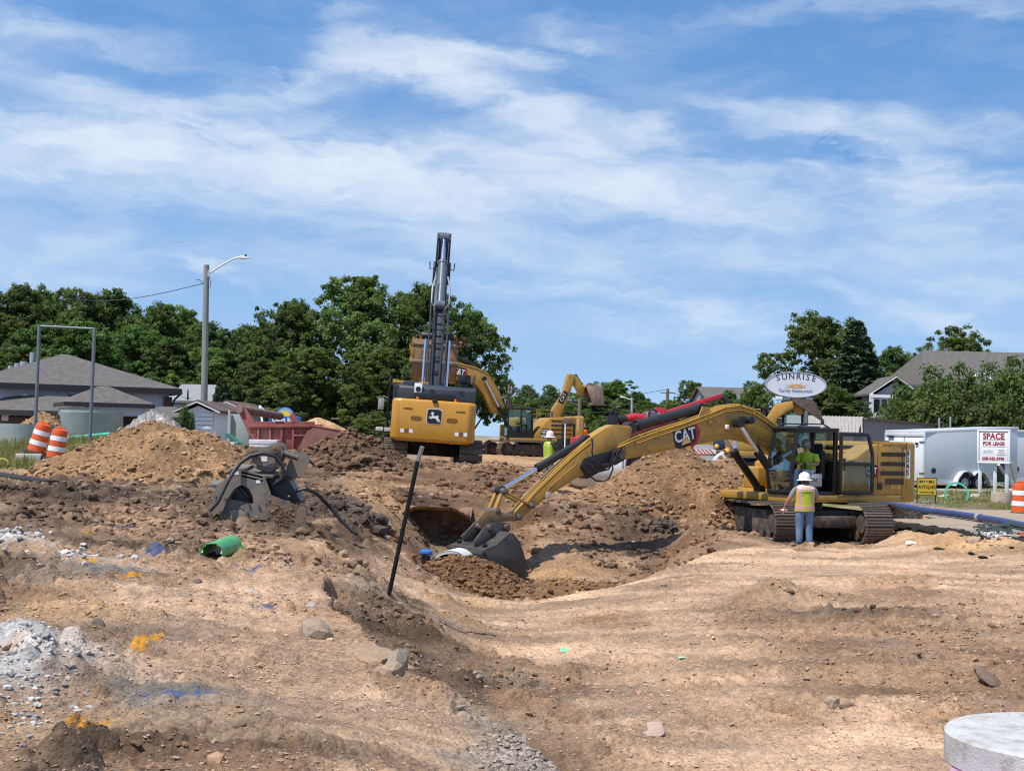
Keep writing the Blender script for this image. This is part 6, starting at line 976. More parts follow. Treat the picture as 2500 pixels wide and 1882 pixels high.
    if logo: p = Lc(*logo[:2], .33); cat_decal(boom, side_M(p[0], .334, p[1], R(logo[3])), logo[2])
    tp = bo[:len(bo)//2]; mb = MB(); mb.tube([(a, .34, b-.06) for a, b in tp], .028, 6); mb.build('hydraulic_pipe', YEL, boom)
    sx = Lc.many(stick_px); stick = arm_box(t, sx, -.22, .22, 'stick', YEL, .02)
    c0 = Vector((sum(a for a, b in sx)/len(sx), 0, sum(b for a, b in sx)/len(sx)))
    pr = Lc.many(bucket_px); bk = plate_bucket(t, pr, -bw/2, bw/2, 'bucket', bmat or MUDB, .05)
    for k in range(5): mb = MB(); mb.box((pr[-1][0], -bw/2+bw*(k+.5)/5, pr[-1][1]), (.12, .10, .22)); mb.build('tooth', bmat or MUDB, bk)
    return t, Lc, boom, stick
Lz = 2.4-51*88/3400
t3, L3, b3, s3 = side_machine('yellow excavator farther back facing left, beside the big yellow counterweight', (1.15, 88, Lz), R(-167), [(1000, 838), (1060, 862), (1114, 885), (1161, 897), (1190, 912), (1215, 952), (1228, 992), (1222, 1010), (1200, 1008), (1190, 990), (1179, 964), (1161, 940), (1114, 930), (1050, 905), (1003, 868)], [(1048, 846), (1030, 832), (1012, 848), (985, 912), (970, 950), (980, 960), (1003, 925), (1030, 890), (1046, 868)], [(985, 950), (965, 955), (955, 985), (975, 1010), (1000, 1015)], 1.5, R(8), logo=(1122, 907, .9, -16))
ram(t3, (1.2, 1.5), L3(1178, 925), .55, .12, 0, 'boom_cylinder', BLK, .5)
p, q = L3(1150, 888), L3(1025, 832); ram(t3, p, q, 0, .14, 0, 'stick_cylinder', BLK, .8)
t4, L4, b4, s4 = side_machine('far yellow excavator whose raised boom and muddy bucket show above the trees', (P(1345, 1060, 108).x, 108, 1.2), R(12), [(1345, 1012), (1349, 995), (1371, 966), (1379, 938), (1384, 918), (1389, 912), (1400, 916), (1396, 940), (1391, 956), (1379, 987), (1367, 1014), (1360, 1030), (1345, 1028)], [(1384, 914), (1405, 917), (1427, 948), (1420, 968), (1412, 962), (1402, 944), (1388, 932)], [(1425, 946), (1428, 941), (1450, 941), (1464, 944), (1468, 988), (1440, 986)], 1.5, 0, logo=None, bmat=MUDB)
p, q = L4(1405, 918), L4(1427, 950); ram(t4, p, q, 0, .13, 0, 'bucket_cylinder', BLK, .7)
cat = flat([(-.5, -.22), (.5, -.22), (.5, .22), (-.5, .22)], Matrix(((1, 0, 0, L4(1375, 970, -.34)[0]), (0, 0, -1, -.337), (0, 1, 0, L4(1375, 970, -.34)[1]), (0, 0, 0, 1))) @ Matrix.Rotation(R(62), 4, 'Z'), DBLK, 'emblem', b4, .004); text_mesh('CAT', .36, DWHITE, 'lettering', cat, Matrix(((1, 0, 0, L4(1375, 970, -.34)[0]), (0, 0, -1, -.343), (0, 1, 0, L4(1375, 970, -.34)[1]), (0, 0, 0, 1))) @ Matrix.Rotation(R(62), 4, 'Z'))
t5, L5, b5, s5 = side_machine('yellow excavator hidden behind the near open cab, its dark bucket under the oval sign', (P(1890, 1080, 58).x-.6, 58, .75), R(-14), [(1862, 1050), (1872, 1020), (1893, 987), (1921, 981), (1938, 981), (1942, 996), (1920, 1006), (1899, 1022), (1890, 1045), (1880, 1060)], [(1928, 980), (1945, 978), (1958, 985), (1962, 1010), (1950, 1015), (1934, 997)], [(1940, 984), (1936, 975), (1960, 976), (1986, 981), (1998, 1002), (2008, 1030)], 1.3, R(20), bmat=mat('dark_bucket', (.085, .058, .045), .8, var=.35, scale=4, dirt=(.15, .10, .07), dirt_amt=.4, bump=.3))
# ------------------------------------------------------------------ heaps of earth and stone
def hp(px, py, Y): return P(px, py, Y)
heap('gravel_heap', 'large tan stony heap in front of the plastic-covered mound at left', hp(398, 1034, 38.8), .98, 2.8, 2.6, (.265, .155, .078), 1, 1.1, .8, 190, 5600, (.013, .065), stcol=(.33, .205, .11), cat='heap', flat_top=.22)
heap('dirt_heap', 'broad brown stony spoil heap left of the near machine, behind its boom', hp(1650, 1088, 40.2), .45, 2.75, 2.7, (.25, .145, .075), 2, .9, .9, 200, 6500, (.013, .06), stcol=(.33, .20, .11), cat='heap', flat_top=.1)
heap('dirt_heap', 'dark brown clay heap between the red steel box and the large counterweight', hp(862, 1058, 44.6), 1.05, 2.45, 2.6, (.135, .078, .045), 3, 1.6, .9, 180, 3800, (.03, .13), stcol=(.15, .09, .055), cat='heap')
heap('backfill_heap', 'fresh dark brown backfill under the digging bucket in the trench', hp(1130, 1360, 30.0), -.98, 1.2, 1.6, (.165, .088, .042), 4, 1.15, .8, 150, 3600, (.02, .075), stcol=(.19, .105, .052), cat='heap', flat_top=.25)
heap('backfill_heap', 'low brown backfill slope right of the bucket in the trench', hp(1390, 1422, 29.6), -.95, 1.8, 1.4, (.175, .098, .048), 14, 1.0, .85, 120, 1600, (.02, .07), stcol=(.2, .115, .06), cat='heap', flat_top=.25)
heap('gravel_heap', 'tan gravel heap behind the concrete rings at the far left', hp(104, 1006, 61), 1.75, 1.7, 1.7, (.33, .20, .10), 5, .7, .95, 90, 900, (.03, .08), cat='heap')
heap('sand_heap', 'smooth tan sand heap behind the red steel box', hp(775, 1018, 56.5), 1.45, 1.75, 1.7, (.42, .27, .135), 6, .25, .55, 90, 0, cat='heap')
heap('gravel_heap', 'small tan gravel heap beside the near right-hand track', hp(2178, 1232, 38.6), .42, .95, 1.2, (.40, .26, .15), 7, .6, .95, 90, 900, (.015, .05), cat='heap')
heap('gravel_heap', 'pinkish gravel heap at the right edge behind the round concrete stub', hp(2492, 1187, 52.5), .72, .75, .9, (.38, .27, .18), 8, .5, .95, 70, 500, (.015, .05), cat='heap')
heap('dirt_heap', 'low loose soil heap below the second excavator tracks', hp(1215, 1128, 47.0), .95, 1.7, 1.6, (.24, .15, .085), 9, 1.0, .9, 110, 1200, (.025, .09), cat='heap')
heap('dirt_heap', 'low soil bank under the tracks of the machine with the raised boom', hp(1060, 1128, 46.6), 1.0, 2.2, 1.5, (.22, .135, .078), 10, 1.1, .8, 120, 1500, (.025, .10), cat='heap', flat_top=.3)
heap('clay_heap', 'dark clay clods heaped right of the steel compactor', hp(770, 1232, 30.5), .55, 1.35, 1.2, (.085, .060, .044), 11, 1.8, .75, 110, 900, (.03, .13), stcol=(.09, .065, .05), cat='heap', flat_top=.3)
# heap under crumpled plastic
def tarp_heap():
    pk = hp(385, 1013, 42.8); n = 150; g = np.linspace(-1.2, 1.2, n); A, B = np.meshgrid(g, g); a, b = A.ravel(), B.ravel(); x = pk.x+a*1.55; y = pk.y+b*1.5; r = np.sqrt(a*a+b*b)*(1+.12*np.sin(np.arctan2(b, a)*3)); base = 1.35
    z = base+(pk.z-base)*np.clip(1-r**1.7, -.25, 1); k = np.clip((1.1-r)*3, 0, 1)
    for s, am in ((2.2, .22), (4.5, .14), (9., .075), (18., .035)): z += (.5-np.abs(fbm(x*s+z, y*s-z*.7, 2, int(s*10))-.5)*2)*am*k
    i = np.arange(n*n).reshape(n, n); F = np.stack([i[:-1, :-1], i[:-1, 1:], i[1:, 1:], i[1:, :-1]], -1).reshape(-1, 4); F = F[(r < 1.12)[F].all(1)]; me = np_mesh('plastic_sheet', np.stack([x, y, z], -1), F, mat('grey_plastic', (.24, .225, .21), .45, var=.35, scale=5, dirt=(.20, .16, .125), dirt_amt=.55, dirt_scale=3), True); tag(link('covered_heap', me), 'mound covered with crumpled pale plastic sheet behind the tan stony heap', 'covered heap')
tarp_heap()
heap('clay_bank', 'ragged dark clay clods on the far bank between bucket and spoil heap', hp(1490, 1258, 36.5), -.15, 1.5, .9, (.15, .095, .06), 22, 2.0, .7, 110, 700, (.02, .09), stcol=(.15, .095, .06), cat='clay bank', flat_top=.35)
heap('clay_bank', 'small dark clod bank beside the heap foot left of the near track', hp(1600, 1270, 36.6), 0, .7, .6, (.10, .07, .05), 23, 2.0, .7, 80, 400, (.03, .12), stcol=(.1, .075, .055), cat='clay bank', flat_top=.35)
heap('dirt_heap', 'lower right shoulder of brown spoil in front of the yellow tool box', hp(1765, 1116, 40.6), .35, 1.7, 1.9, (.245, .148, .082), 21, 1.0, .85, 120, 2400, (.015, .075), stcol=(.32, .2, .115), cat='heap', flat_top=.2)
def rock(px, py, s, col, label, sq=(1, 1, .7), seed=0, lift=.25, sub=2):
    p = GH(px, py); V0, F0 = ico(sub); rng = np.random.default_rng(seed+int(px)); v = V0.copy()
    for k in range(9):                                   # knock flat facets off
        d = rng.normal(0, 1, 3); d /= np.linalg.norm(d); h = rng.uniform(.55, .85); q = v @ d; v = v-np.outer(np.maximum(q-h, 0), d)
    v = v*np.array(sq)*s*rng.uniform(.9, 1.1, (1, 3)); me = np_mesh('rock', v, F0, vcol_mat('stone'), False, np.tile(np.array(col), (len(v), 1))); o = tag(link('rock', me), label, 'rock', 'rocks lying on the earth'); o.location = (p.x, p.y, p.z+s*sq[2]*lift); o.rotation_euler = (rng.uniform(-.4, .4), rng.uniform(-.4, .4), rng.uniform(0, 6)); return o
for i, (px, py, s, c, sq, lb) in enumerate([(770, 1560, .20, (.33, .25, .175), (1.2, .85, .7), 'angular grey boulder at the edge of the dark slope'), (905, 1612, .20, (.31, .215, .14), (1.4, 1, .4), 'flat tan slab of rock sticking out of the brow'), (968, 1628, .15, (.27, .215, .165), (1.7, .7, .55), 'long pale stone right of the flat slab'), (950, 1652, .13, (.34, .24, .165), (1, 1, .8), 'wedge shaped stone below the flat slab'),
        (1242, 1645, .11, (.22, .155, .10), (1, 1, .85), 'brown clod at the toe of the slope, highest of a row'), (1268, 1658, .09, (.10, .08, .065), (1, 1, .8), 'dark clod in the middle of the row at the slope toe'), (1296, 1678, .10, (.16, .115, .08), (1.1, 1, .8), 'brown clod at the lower end of the row at the slope toe'), (757, 1482, .06, (.42, .38, .34), (1, 1, .9), 'small white stone above the angular boulder'), (620, 1452, .10, (.42, .37, .32), (1.4, 1, .5), 'pale flat stone below the green pipe'), (480, 1425, .07, (.15, .12, .10), (1.2, 1, .6), 'small dark stone on the tan ground'),
        (2418, 1668, .13, (.17, .12, .085), (1.5, .9, .55), 'dark brown lump near the right edge'), (2440, 1738, .16, (.28, .19, .12), (1.4, 1, .55), 'flat brown stone above the concrete lid'), (2395, 1640, .10, (.20, .145, .1), (1.3, 1, .5), 'brown stone above the dark lump at right'), (2030, 1728, .10, (.36, .27, .185), (1.1, 1, .8), 'tan stone on the graded floor right of the cardboard'), (2070, 1732, .08, (.27, .19, .125), (1.2, 1, .7), 'brown stone beside the tan stone on the floor'), (1700, 1578, .09, (.3, .21, .14), (1.4, 1, .5), 'brown lump on the floor below the low mound'), (2290, 1770, .08, (.26, .185, .12), (1.2, 1, .6), 'small stone left of the concrete lid'),
        (1620, 1432, .06, (.33, .24, .16), (1.2, 1, .7), 'small stone at the rim of the trench'), (40, 1250, .17, (.40, .38, .36), (1.3, 1, .6), 'pale lump in dark soil at the left edge'), (480, 1240, .12, (.26, .21, .17), (1.3, 1, .6), 'grey stone left of the steel compactor'), (240, 1530, .07, (.13, .105, .085), (1.2, 1, .7), 'small dark stone above the white ash patch')]):
    rock(px, py, s, c, lb, sq, i)
def ash_patch():
    rng = np.random.default_rng(12); n = 700; px = rng.normal(105, 70, n); py = rng.normal(1640, 62, n); ok = (px > -20) & (px < 250); px, py = px[ok], py[ok]; y = 1.66*3400/(py-1040); x = (px-CXP)/FPX*y; z = _terrain_fields(x, y)[0]; s = .005+.024*rng.uniform(0, 1, len(x))**3; c = np.array((.40, .385, .365))*rng.uniform(.55, 1.35, (len(x), 1))
    o = stones('ash_lumps', np.stack([x, y, z+s*.3], -1), s, c, None, 1, 13); o['label'] = 'white ashy lime lumps at the lower left'
    n = 240; px = np.concatenate([rng.normal(50, 40, 140), rng.normal(200, 70, 100)]); py = np.concatenate([rng.normal(1328, 14, 140), rng.normal(1362, 7, 100)]); y = 1.63*3400/(py-1041); x = (px-CXP)/FPX*y; z = _terrain_fields(x, y)[0]; s = .012+.06*rng.uniform(0, 1, n)**3; c = np.array((.47, .45, .43))*rng.uniform(.5, 1.3, (n, 1)); o = stones('pale_rubble', np.stack([x, y, z+s*.3], -1), s, c, None, 1, 14); o['label'] = 'pale broken rubble lying in dark soil at the left'
ash_patch()
# ------------------------------------------------------------------ left side
ORG = mat('drum_orange', (.70, .105, .018), .45, var=.10, scale=3, dirt=(.38, .12, .05), dirt_amt=.2); REFL = mat('reflective_white', (.78, .78, .80), .4, var=.06, dirt=(.45, .40, .36), dirt_amt=.2); RUB = mat('black_rubber', (.02, .02, .02), .8, var=.3, dirt=(.12, .09, .07), dirt_amt=.3); CONC = mat('pale_concrete', (.50, .475, .44), .9, var=.12, scale=3, bump=.25, bscale=25, dirt=(.33, .28, .22), dirt_amt=.2); GCONC = mat('greenish_concrete', (.33, .365, .335), .9, var=.12, scale=1.6, bump=.2, bscale=18, dirt=(.25, .24, .2), dirt_amt=.2); LIDC = mat('lid_concrete', (.50, .49, .465), .85, var=.12, scale=5, bump=.5, bscale=55, dirt=(.34, .315, .28), dirt_amt=.5, dirt_scale=7)
def drum(px, py, Y, tilt, label, az=0.0, dirty=0):
    p = P(px, py, Y); t = thing('traffic_drum', label, 'traffic drum', p, az, 'orange traffic drums'); t.rotation_euler = (0, tilt, az); mb = MB(); mb.lathe([(.40, 0), (.40, .05), (.31, .09), (.28, .10)], 20); mb.build('base', RUB, t, smooth=True)
    zs = [.08, .285, .44, .61, .765, .90]; rr = lambda z: .285-.055*z
    for k in range(5):
        a, b = zs[k], zs[k+1]; st = .008 if k % 2 else 0; mb = MB(); mb.lathe([(rr(a)-.012, a), (rr(a)+st, a+.012), (rr(b)+st, b-.012), (rr(b)-.012, b)], 24); mb.build('reflective_band' if k % 2 else 'orange_band', REFL if k % 2 else ORG, t, smooth=True)
    mb = MB(); mb.lathe([(.23, .90), (.22, .955), (.17, .975)], 24); mb.box((0, 0, 1.0), (.24, .04, .07)); mb.build('top', ORG, t, smooth=True); return t
drum(86, 1108, 43.6, R(15), 'leaning orange and white drum with its base on the pale block'); drum(134, 1124, 43.2, R(8), 'duller orange and white drum right of the leaning one'); drum(2492, 1258, 42.6, 0, 'upright red-orange drum at the right edge')
p = P(70, 1122, 43.0); mb = MB(); mb.box((p.x, p.y, p.z), (.75, .6, .36), Matrix.Rotation(R(14), 3, 'Z')); tag(mb.build('concrete_block', CONC, None, .03), 'pale square concrete block in front of the leaning drum', 'block')
rock(118, 1131, .2, (.12, .09, .065), 'dark clod between the concrete block and the duller drum', (1.5, 1, .7), 3); p = P(95, 1136, 42.2); mb = MB(); mb.box((p.x, p.y, p.z-.05), (1.1, .5, .06), Matrix.Rotation(R(8), 3, 'Z')); tag(mb.build('paving_slab', CONC, None, .01), 'thin pale slab lying under the clod by the drums', 'slab')
t = thing('sign_frame', 'empty grey steel sign frame of two posts and a top bar', 'frame'); STL = mat('grey_steel', (.17, .19, .215), .5, .3, var=.15)
for a, b in (((96, 796), (86, 1046)), ((231, 802), (219, 1086))): p, q = P(*a, 50), P(*b, 50); q.z = min(q.z, gz(q.x, 50)-.05); mb = MB(); mb.cyl(q, p+Vector((0, 0, .03)), .062, n=12); mb.build('post', STL, t, smooth=True)
mb = MB(); mb.cyl(P(93, 796, 50), P(234, 803, 50), .045, n=10); mb.build('top_bar', STL, t, smooth=True)
def ring(name, label, px, py_top, py_bot, rt, rb, Y, m_=GCONC, wall=.86, rim=True):
    p, q = P(px, py_top, Y), P(px, py_bot, Y); mb = MB(); t = thing(name, label, 'concrete ring', (p.x, p.y, q.z)); h = p.z-q.z; mb.lathe([(rb*wall, 0), (rb, 0), (rt, h), (rt*wall, h), (rb*wall, 0)], 40, cap=False); mb.build('barrel', m_, t, smooth=True)
    if rim: mb = MB(); mb.lathe([(rt*wall, h+.002), (rt*.96, h+.002), (rt*.96, h+.09), (rt*wall, h+.09), (rt*wall, h)], 40, cap=False); mb.build('joint_lip', m_, t, smooth=True)
    return t
ring('manhole_cone', 'large upturned greenish concrete manhole cone behind the sign frame', 224, 1008, 1085, 1.28, 1.0, 57); ring('manhole_ring', 'wide low grey concrete ring at the left edge', 46, 1040, 1100, 1.38, 1.40, 55.5); ring('manhole_ring', 'pale concrete ring lying low at the far left edge', -6, 1085, 1112, .6, .62, 49, CONC, rim=False)
AQUA = mat('aqua_pipe', (.10, .52, .36), .35, var=.08, scale=4, dirt=(.3, .4, .28), dirt_amt=.12); DGRN = mat('broken_green_pvc', (.085, .36, .105), .35, var=.2, scale=6, dirt=(.36, .36, .22), dirt_amt=.32, dirt_scale=5)
for i, (a, b, lb) in enumerate([((140, 1074), (268, 1062), 'upper aqua green plastic pipe in front of the concrete cone'), ((140, 1086), (268, 1076), 'lower aqua green plastic pipe in front of the concrete cone')]): mb = MB(); mb.cyl(P(*a, 53.6), P(*b, 54.6), .115, n=16, inner=.9); tag(mb.build('plastic_pipe', AQUA, None, smooth=True), lb, 'pipe', 'aqua pipes')
mb = MB(); mb.tube([P(-5, 1122, 40), P(8, 1120, 40), P(17, 1124, 40), P(20, 1132, 40), P(19, 1146, 40)], .03, 7); tag(mb.build('yellow_hose', mat('hose_yellow', (.62, .48, .08), .5), None, smooth=True), 'bent yellow hose in the grass at the left edge', 'hose')
mb = MB(); a, b = P(-30, 1158, 36.5), P(122, 1180, 34.0); mb.bar(a, b, .5, .15); tag(mb.build('asphalt_edge', mat('black_asphalt', (.028, .026, .026), .95, var=.4, scale=8, bump=.8, bscale=22), None, .02), 'black broken asphalt edge below the drums at left', 'asphalt')
def flag():
    p = GH(243, 1172); t = thing('marker_flag', 'small blue survey flag on a wire in the dark soil', 'flag', p); mb = MB(); mb.cyl((0, 0, -.1), (.02, 0, .42), .006, n=5); mb.build('wire', GALV, t); mb = MB(); mb._add([(.0, 0, .20), (-.02, .01, .42), (.10, -.03, .22), (.13, .02, .05), (.06, .03, .10)], [(0, 2, 1), (0, 4, 3, 2)]); o = mb.build('cloth', mat('flag_blue', (.02, .05, .42), .6), t); o.modifiers.new('thickness', 'SOLIDIFY').thickness = .006
flag()
def compactor():
    Y0 = 25.0; t = thing('plate_compactor', 'dark steel plate compactor attachment with thick hoses standing on dark soil', 'compactor attachment', GH(620, 1285)); t.location = (0, 0, 0)
    c = lambda a, b, dy=0.0: P(460+a/4.625, 1040+b/4.625, Y0+dy); KM = mat('compactor_steel', (.165, .150, .132), .6, .1, var=.35, scale=4, dirt=(.25, .20, .155), dirt_amt=.6, dirt_scale=3.2, bump=.15)
    def plate(pts, y0, y1, name, m_=KM, parent=None, bev=0):
        mb = MB(); q = [c(a, b) for a, b in pts]; mb.prism([(v.x, v.z) for v in q], Y0+y0, Y0+y1); return mb.build(name, m_, parent or t, bev)
    fr = [(560, 490), (860, 565), (930, 760), (905, 880), (735, 880), (725, 790), (685, 705), (600, 662), (520, 705), (440, 820), (372, 1000), (240, 962), (320, 670)]
    plate(fr, 0, .05, 'front_frame'); plate([(a+70, b-45) for a, b in fr], .72, .78, 'rear_frame')
    mb = MB()
    for a, b, e, f in ((560, 492, 640, 447), (860, 568, 930, 523), (320, 672, 390, 627)): mb.bar(c(a, b, .03), c(e, f, .75), .30, .06)
    for k in range(2): mb.bar(c(600, 520+k*40, .03), c(850, 580+k*40, .03), .06, .05)
    mb._add([c(560, 488, 0), c(862, 562, 0), c(935, 518, .76), c(632, 442, .76)], [(0, 1, 2, 3)]); mb.build('top_plate', KM, t, .01)
    plate([(862, 565), (1000, 560), (1100, 600), (1245, 850), (1240, 880), (1000, 830), (930, 770)], .25, .80, 'side_guard', BLK)
    # motor drum in the arch
    mb = MB(); mb.cyl(c(640, 800, .15), c(690, 780, .7), .26, n=22); mb.tube([c(590, 690, .1), c(640, 760, .08), c(700, 830, .1)], .045, 7); mb.build('exciter', BLK, t, .02)
    # base
    plate([(330, 870), (460, 830), (690, 870), (720, 980), (480, 1120), (330, 1085)], .10, .70, 'exciter_box'); plate([(150, 1075), (190, 1062), (560, 1150), (545, 1190)], -.12, .85, 'base_plate')
    plate([(480, 1090), (520, 950), (620, 890), (930, 835), (930, 1115), (900, 1060), (850, 1020), (740, 1010), (700, 1060), (640, 1060), (620, 1140), (520, 1150)], -.10, -.05, 'bearing_plate'); mb = MB(); p = c(585, 1040); mb.cyl((p.x, Y0-.13, p.z), (p.x, Y0-.10, p.z), .155, n=26); bc = mb.build('bearing_cover', KM, t, .01)
    for k in range(10): a = k*.628; mb = MB(); mb.cyl((p.x+.185*math.cos(a), Y0-.125, p.z+.185*math.sin(a)), (p.x+.185*math.cos(a), Y0-.10, p.z+.185*math.sin(a)), .018, n=6); mb.build('bolt', STEEL, bc)
    for a, b in ((310, 795), (415, 820), (365, 965), (700, 885), (808, 900), (890, 870)): p = c(a, b); mb = MB(); mb.cyl((p.x, Y0-.13 if a > 690 else Y0-.03, p.z), (p.x, Y0+.0, p.z), .022, n=6); mb.build('bolt', STEEL, t)
    plate([(940, 755), (1370, 925), (1362, 1150), (1200, 1190), (1010, 1130), (930, 1105)], -.42, -.37, 'blade_plate', mat('muddy_plate', (.10, .09, .078), .8, var=.3, dirt=(.23, .15, .085), dirt_amt=.75, dirt_scale=4, bump=.5))
    rng = np.random.default_rng(3); n = 300; a = rng.normal(1060, 70, n); b = rng.normal(1010, 70, n); pos = np.array([c(x, y, -.415)[:] for x, y in zip(a, b)]); stones('caked_mud', pos, rng.uniform(.008, .032, n), np.array((.24, .155, .085))*rng.uniform(.6, 1.3, (n, 1)), t, 1, 2)
    # bracket on top
    for dy in (.12, .60): plate([(640, 300), (668, 245), (720, 232), (800, 242), (900, 225), (975, 185), (1030, 205), (1060, 300), (1000, 420), (940, 480), (760, 440), (650, 400)], dy, dy+.06, 'bracket_ear')
    plate([(745, 320), (960, 330), (970, 480), (900, 520), (745, 470)], .20, .58, 'bracket_body'); plate([(1100, 605), (1170, 590), (1240, 545), (1295, 400), (1270, 310), (1200, 285), (1120, 300), (1060, 400), (1010, 560)], .75, .81, 'bracket_cheek')
    for a, b in ((712, 282), (975, 250)): p = c(a, b); mb = MB(); mb.cyl((p.x, Y0+.06, p.z), (p.x, Y0+.95, p.z), .065, n=16); mb.cyl((p.x, Y0+.03, p.z), (p.x, Y0+.06, p.z), .095, n=16); mb.cyl((p.x, Y0+.02, p.z), (p.x, Y0+.03, p.z), .04, n=10); mb.build('pin', mat('rust_pin', (.20, .14, .09), .7, .3, var=.3), t, .008)
    mb = MB(); mb.cyl(c(1060, 300, .5), c(1240, 360, .5), .055, n=12); mb.build('cross_pin', STEEL, t)
    q = c(843, 372); mb = MB(); mb.box((q.x, Y0+.115, q.z), (.11, .006, .09)); mb.build('label', DWHITE, t); 
    for a, b in ((545, 532), (788, 628)): q = c(a, b); mb = MB(); mb.box((q.x, Y0-.004, q.z), (.075, .006, .055)); mb.build('label', DWHITE, t)
    mb = MB(); mb.tube([c(100, 1090, -.45), c(190, 1010, -.42), (c(330, 860, -.35)), c(430, 650, -.25), c(500, 530, -.15), c(580, 420, -.05), c(700, 335, 0), c(850, 305, .02), c(980, 340, .05), c(1055, 430, .08), c(1080, 530, .1), c(1045, 605, .1), c(960, 655, .1)], .037, 10); h1 = mb.build('hose', HOSE, t, smooth=True); mb = MB(); mb.cyl(c(45, 1145, -.47), c(105, 1085, -.45), .027, n=10); mb.build('hose_fitting', GALV, h1, smooth=True)
    d = lambda a, b, dy=0.0: P(400+a/3.33, 900+b/3.33, Y0+dy); mb = MB(); mb.tube([d(1075, 995, .3), d(1150, 972, .3), d(1250, 1020, .6), d(1350, 1120, 1.0), d(1440, 1230, 1.0), d(1540, 1325, .9), d(1580, 1345, .9)], .035, 9); mb.build('hose', HOSE, t, smooth=True)
compactor()
def broken_pipe():
    Y0 = 19.2; c = lambda a, b, dy=0.0: P(400+a/3.33, 900+b/3.33, Y0+dy); t = thing('broken_pipe', 'broken green plastic sewer pipe with torn flaps on the tan ground', 'pipe'); a, b = c(390, 1498, -.30), c(505, 1455, .28); d = (b-a).normalized(); x = Vector((0, 0, 1)).cross(d).normalized(); y = d.cross(x); mb = MB(); n = 28; r = .148; rng = np.random.default_rng(2); vs = []; L_ = (b-a).length*1.45
    for s, rr in ((0, r), (1, r), (1, r*.9), (0, r*.9)):
        for k in range(n): th = 2*math.pi*k/n; jag = (-.10 if 4 < k < 9 else 0)+.03*math.sin(k*1.7) if s == 0 else .04*math.sin(k*2.3); vs.append(a+d*(L_*s+jag)+(x*math.cos(th)+y*math.sin(th))*rr)
    fs = []
    for q in range(4):
        for k in range(n): fs.append((q*n+k, q*n+(k+1) % n, ((q+1) % 4)*n+(k+1) % n, ((q+1) % 4)*n+k))
    mb._add(vs, fs); mb.build('barrel', DGRN, t, smooth=True)
    for pts in ([(360, 1400), (290, 1470), (270, 1530), (300, 1570), (350, 1560), (345, 1490)], [(300, 1560), (420, 1590), (440, 1560), (380, 1500), (330, 1530)], [(590, 1445), (690, 1440), (640, 1460)], [(540, 1540), (630, 1535), (665, 1480), (655, 1520), (620, 1555), (545, 1555)]):
        mb = MB(); q = [c(*p, -.06 if p[0] < 500 else .1) for p in pts]; mb.prism([(v.x, v.z) for v in q], q[0].y, q[0].y+.014); mb.build('torn_flap', DGRN, t)
broken_pipe()
t = thing('steel_post', 'dark steel fence post leaning above the trench', 'post'); a, b, e = P(939, 1458, 18.0), P(1020, 1125, 17.7), P(1031, 1090, 17.65); a -= Vector((0, 0, .25)); TP = mat('post_black', (.012, .017, .014), .55, var=.3)
mb = MB(); mb.bar(a, b, .055, .012, (0, 1, 0)); mb.bar(a+Vector((0, -.02, 0)), b+Vector((0, -.02, 0)), .012, .05, (0, 1, 0)); mb.build('shaft', TP, t); mb = MB(); mb.bar(b, e, .056, .013, (0, 1, 0)); mb.bar(b+Vector((0, -.02, 0)), e+Vector((0, -.02, 0)), .013, .05, (0, 1, 0)); mb.build('bare_top', GALV, t)
# pallets, slab, beam, red box
WRAP = mat('stretch_wrap', (.62, .62, .64), .25, var=.3, scale=6, grain=(.4, .4, 5), bump=.5, bscale=9); CARD = mat('brown_card', (.22, .15, .095), .85, var=.2)
for (x0, y0, x1, y1, Y, br, lb) in ((519, 1078, 572, 1106, 49, 24, 'pallet of wrapped goods with brown end below the light pole'), (607, 1072, 676, 1098, 47, 0, 'pallet of goods in clear wrap in front of the red steel box')):
    p, q = P(x0, y0, Y), P(x1, y1, Y); t = thing('wrapped_pallet', lb, 'pallet', (0, 0, 0), 0, 'wrapped pallets'); zb = q.z-.2; n = 3
    for k in range(n): mb = MB(); h = (p.z-zb)/n; mb.box(((p.x+q.x)/2+.02*(k % 2), Y+.45, zb+h*(k+.5)), (q.x-p.x, .9, h*.96)); mb.build('wrapped_layer', WRAP, t, .03)
    if br: mb = MB(); e = P(x1+br, y1, Y); mb.box(((q.x+e.x)/2+.01, Y+.5, (p.z+zb)/2-.05), (e.x-q.x, .85, p.z-zb-.1)); mb.build('card_carton', CARD, t, .02)
    mb = MB(); mb.box(((p.x+q.x)/2, Y+.45, zb-.06), (q.x-p.x+.1, 1.0, .1)); mb.build('timber_base', mat('pallet_wood', (.3, .22, .14), .9), t)
p, q = P(557, 1010, 51.5), P(604, 1084, 51.5); t = thing('precast_concrete', 'upright greenish concrete panel beside the red steel box', 'panel'); mb = MB(); mb.box(((p.x+q.x)/2, 51.9, (p.z+q.z)/2-.1), (q.x-p.x, .18, p.z-q.z+.2), Matrix.Rotation(R(-6), 3, 'Z')); mb.build('slab', GCONC, t, .01); mb = MB(); mb.box((p.x, 51.72, (p.z+q.z)/2), (.08, .12, p.z-q.z+.3)); mb.build('end_edge', CONC, t)
mb = MB(); mb.bar(P(554, 1061, 50.5), P(598, 1090, 49.5), .12, .12); tag(mb.build('green_beam', mat('beam_green', (.03, .14, .085), .5, var=.2)), 'dark green steel beam leaning by the concrete panel', 'beam')
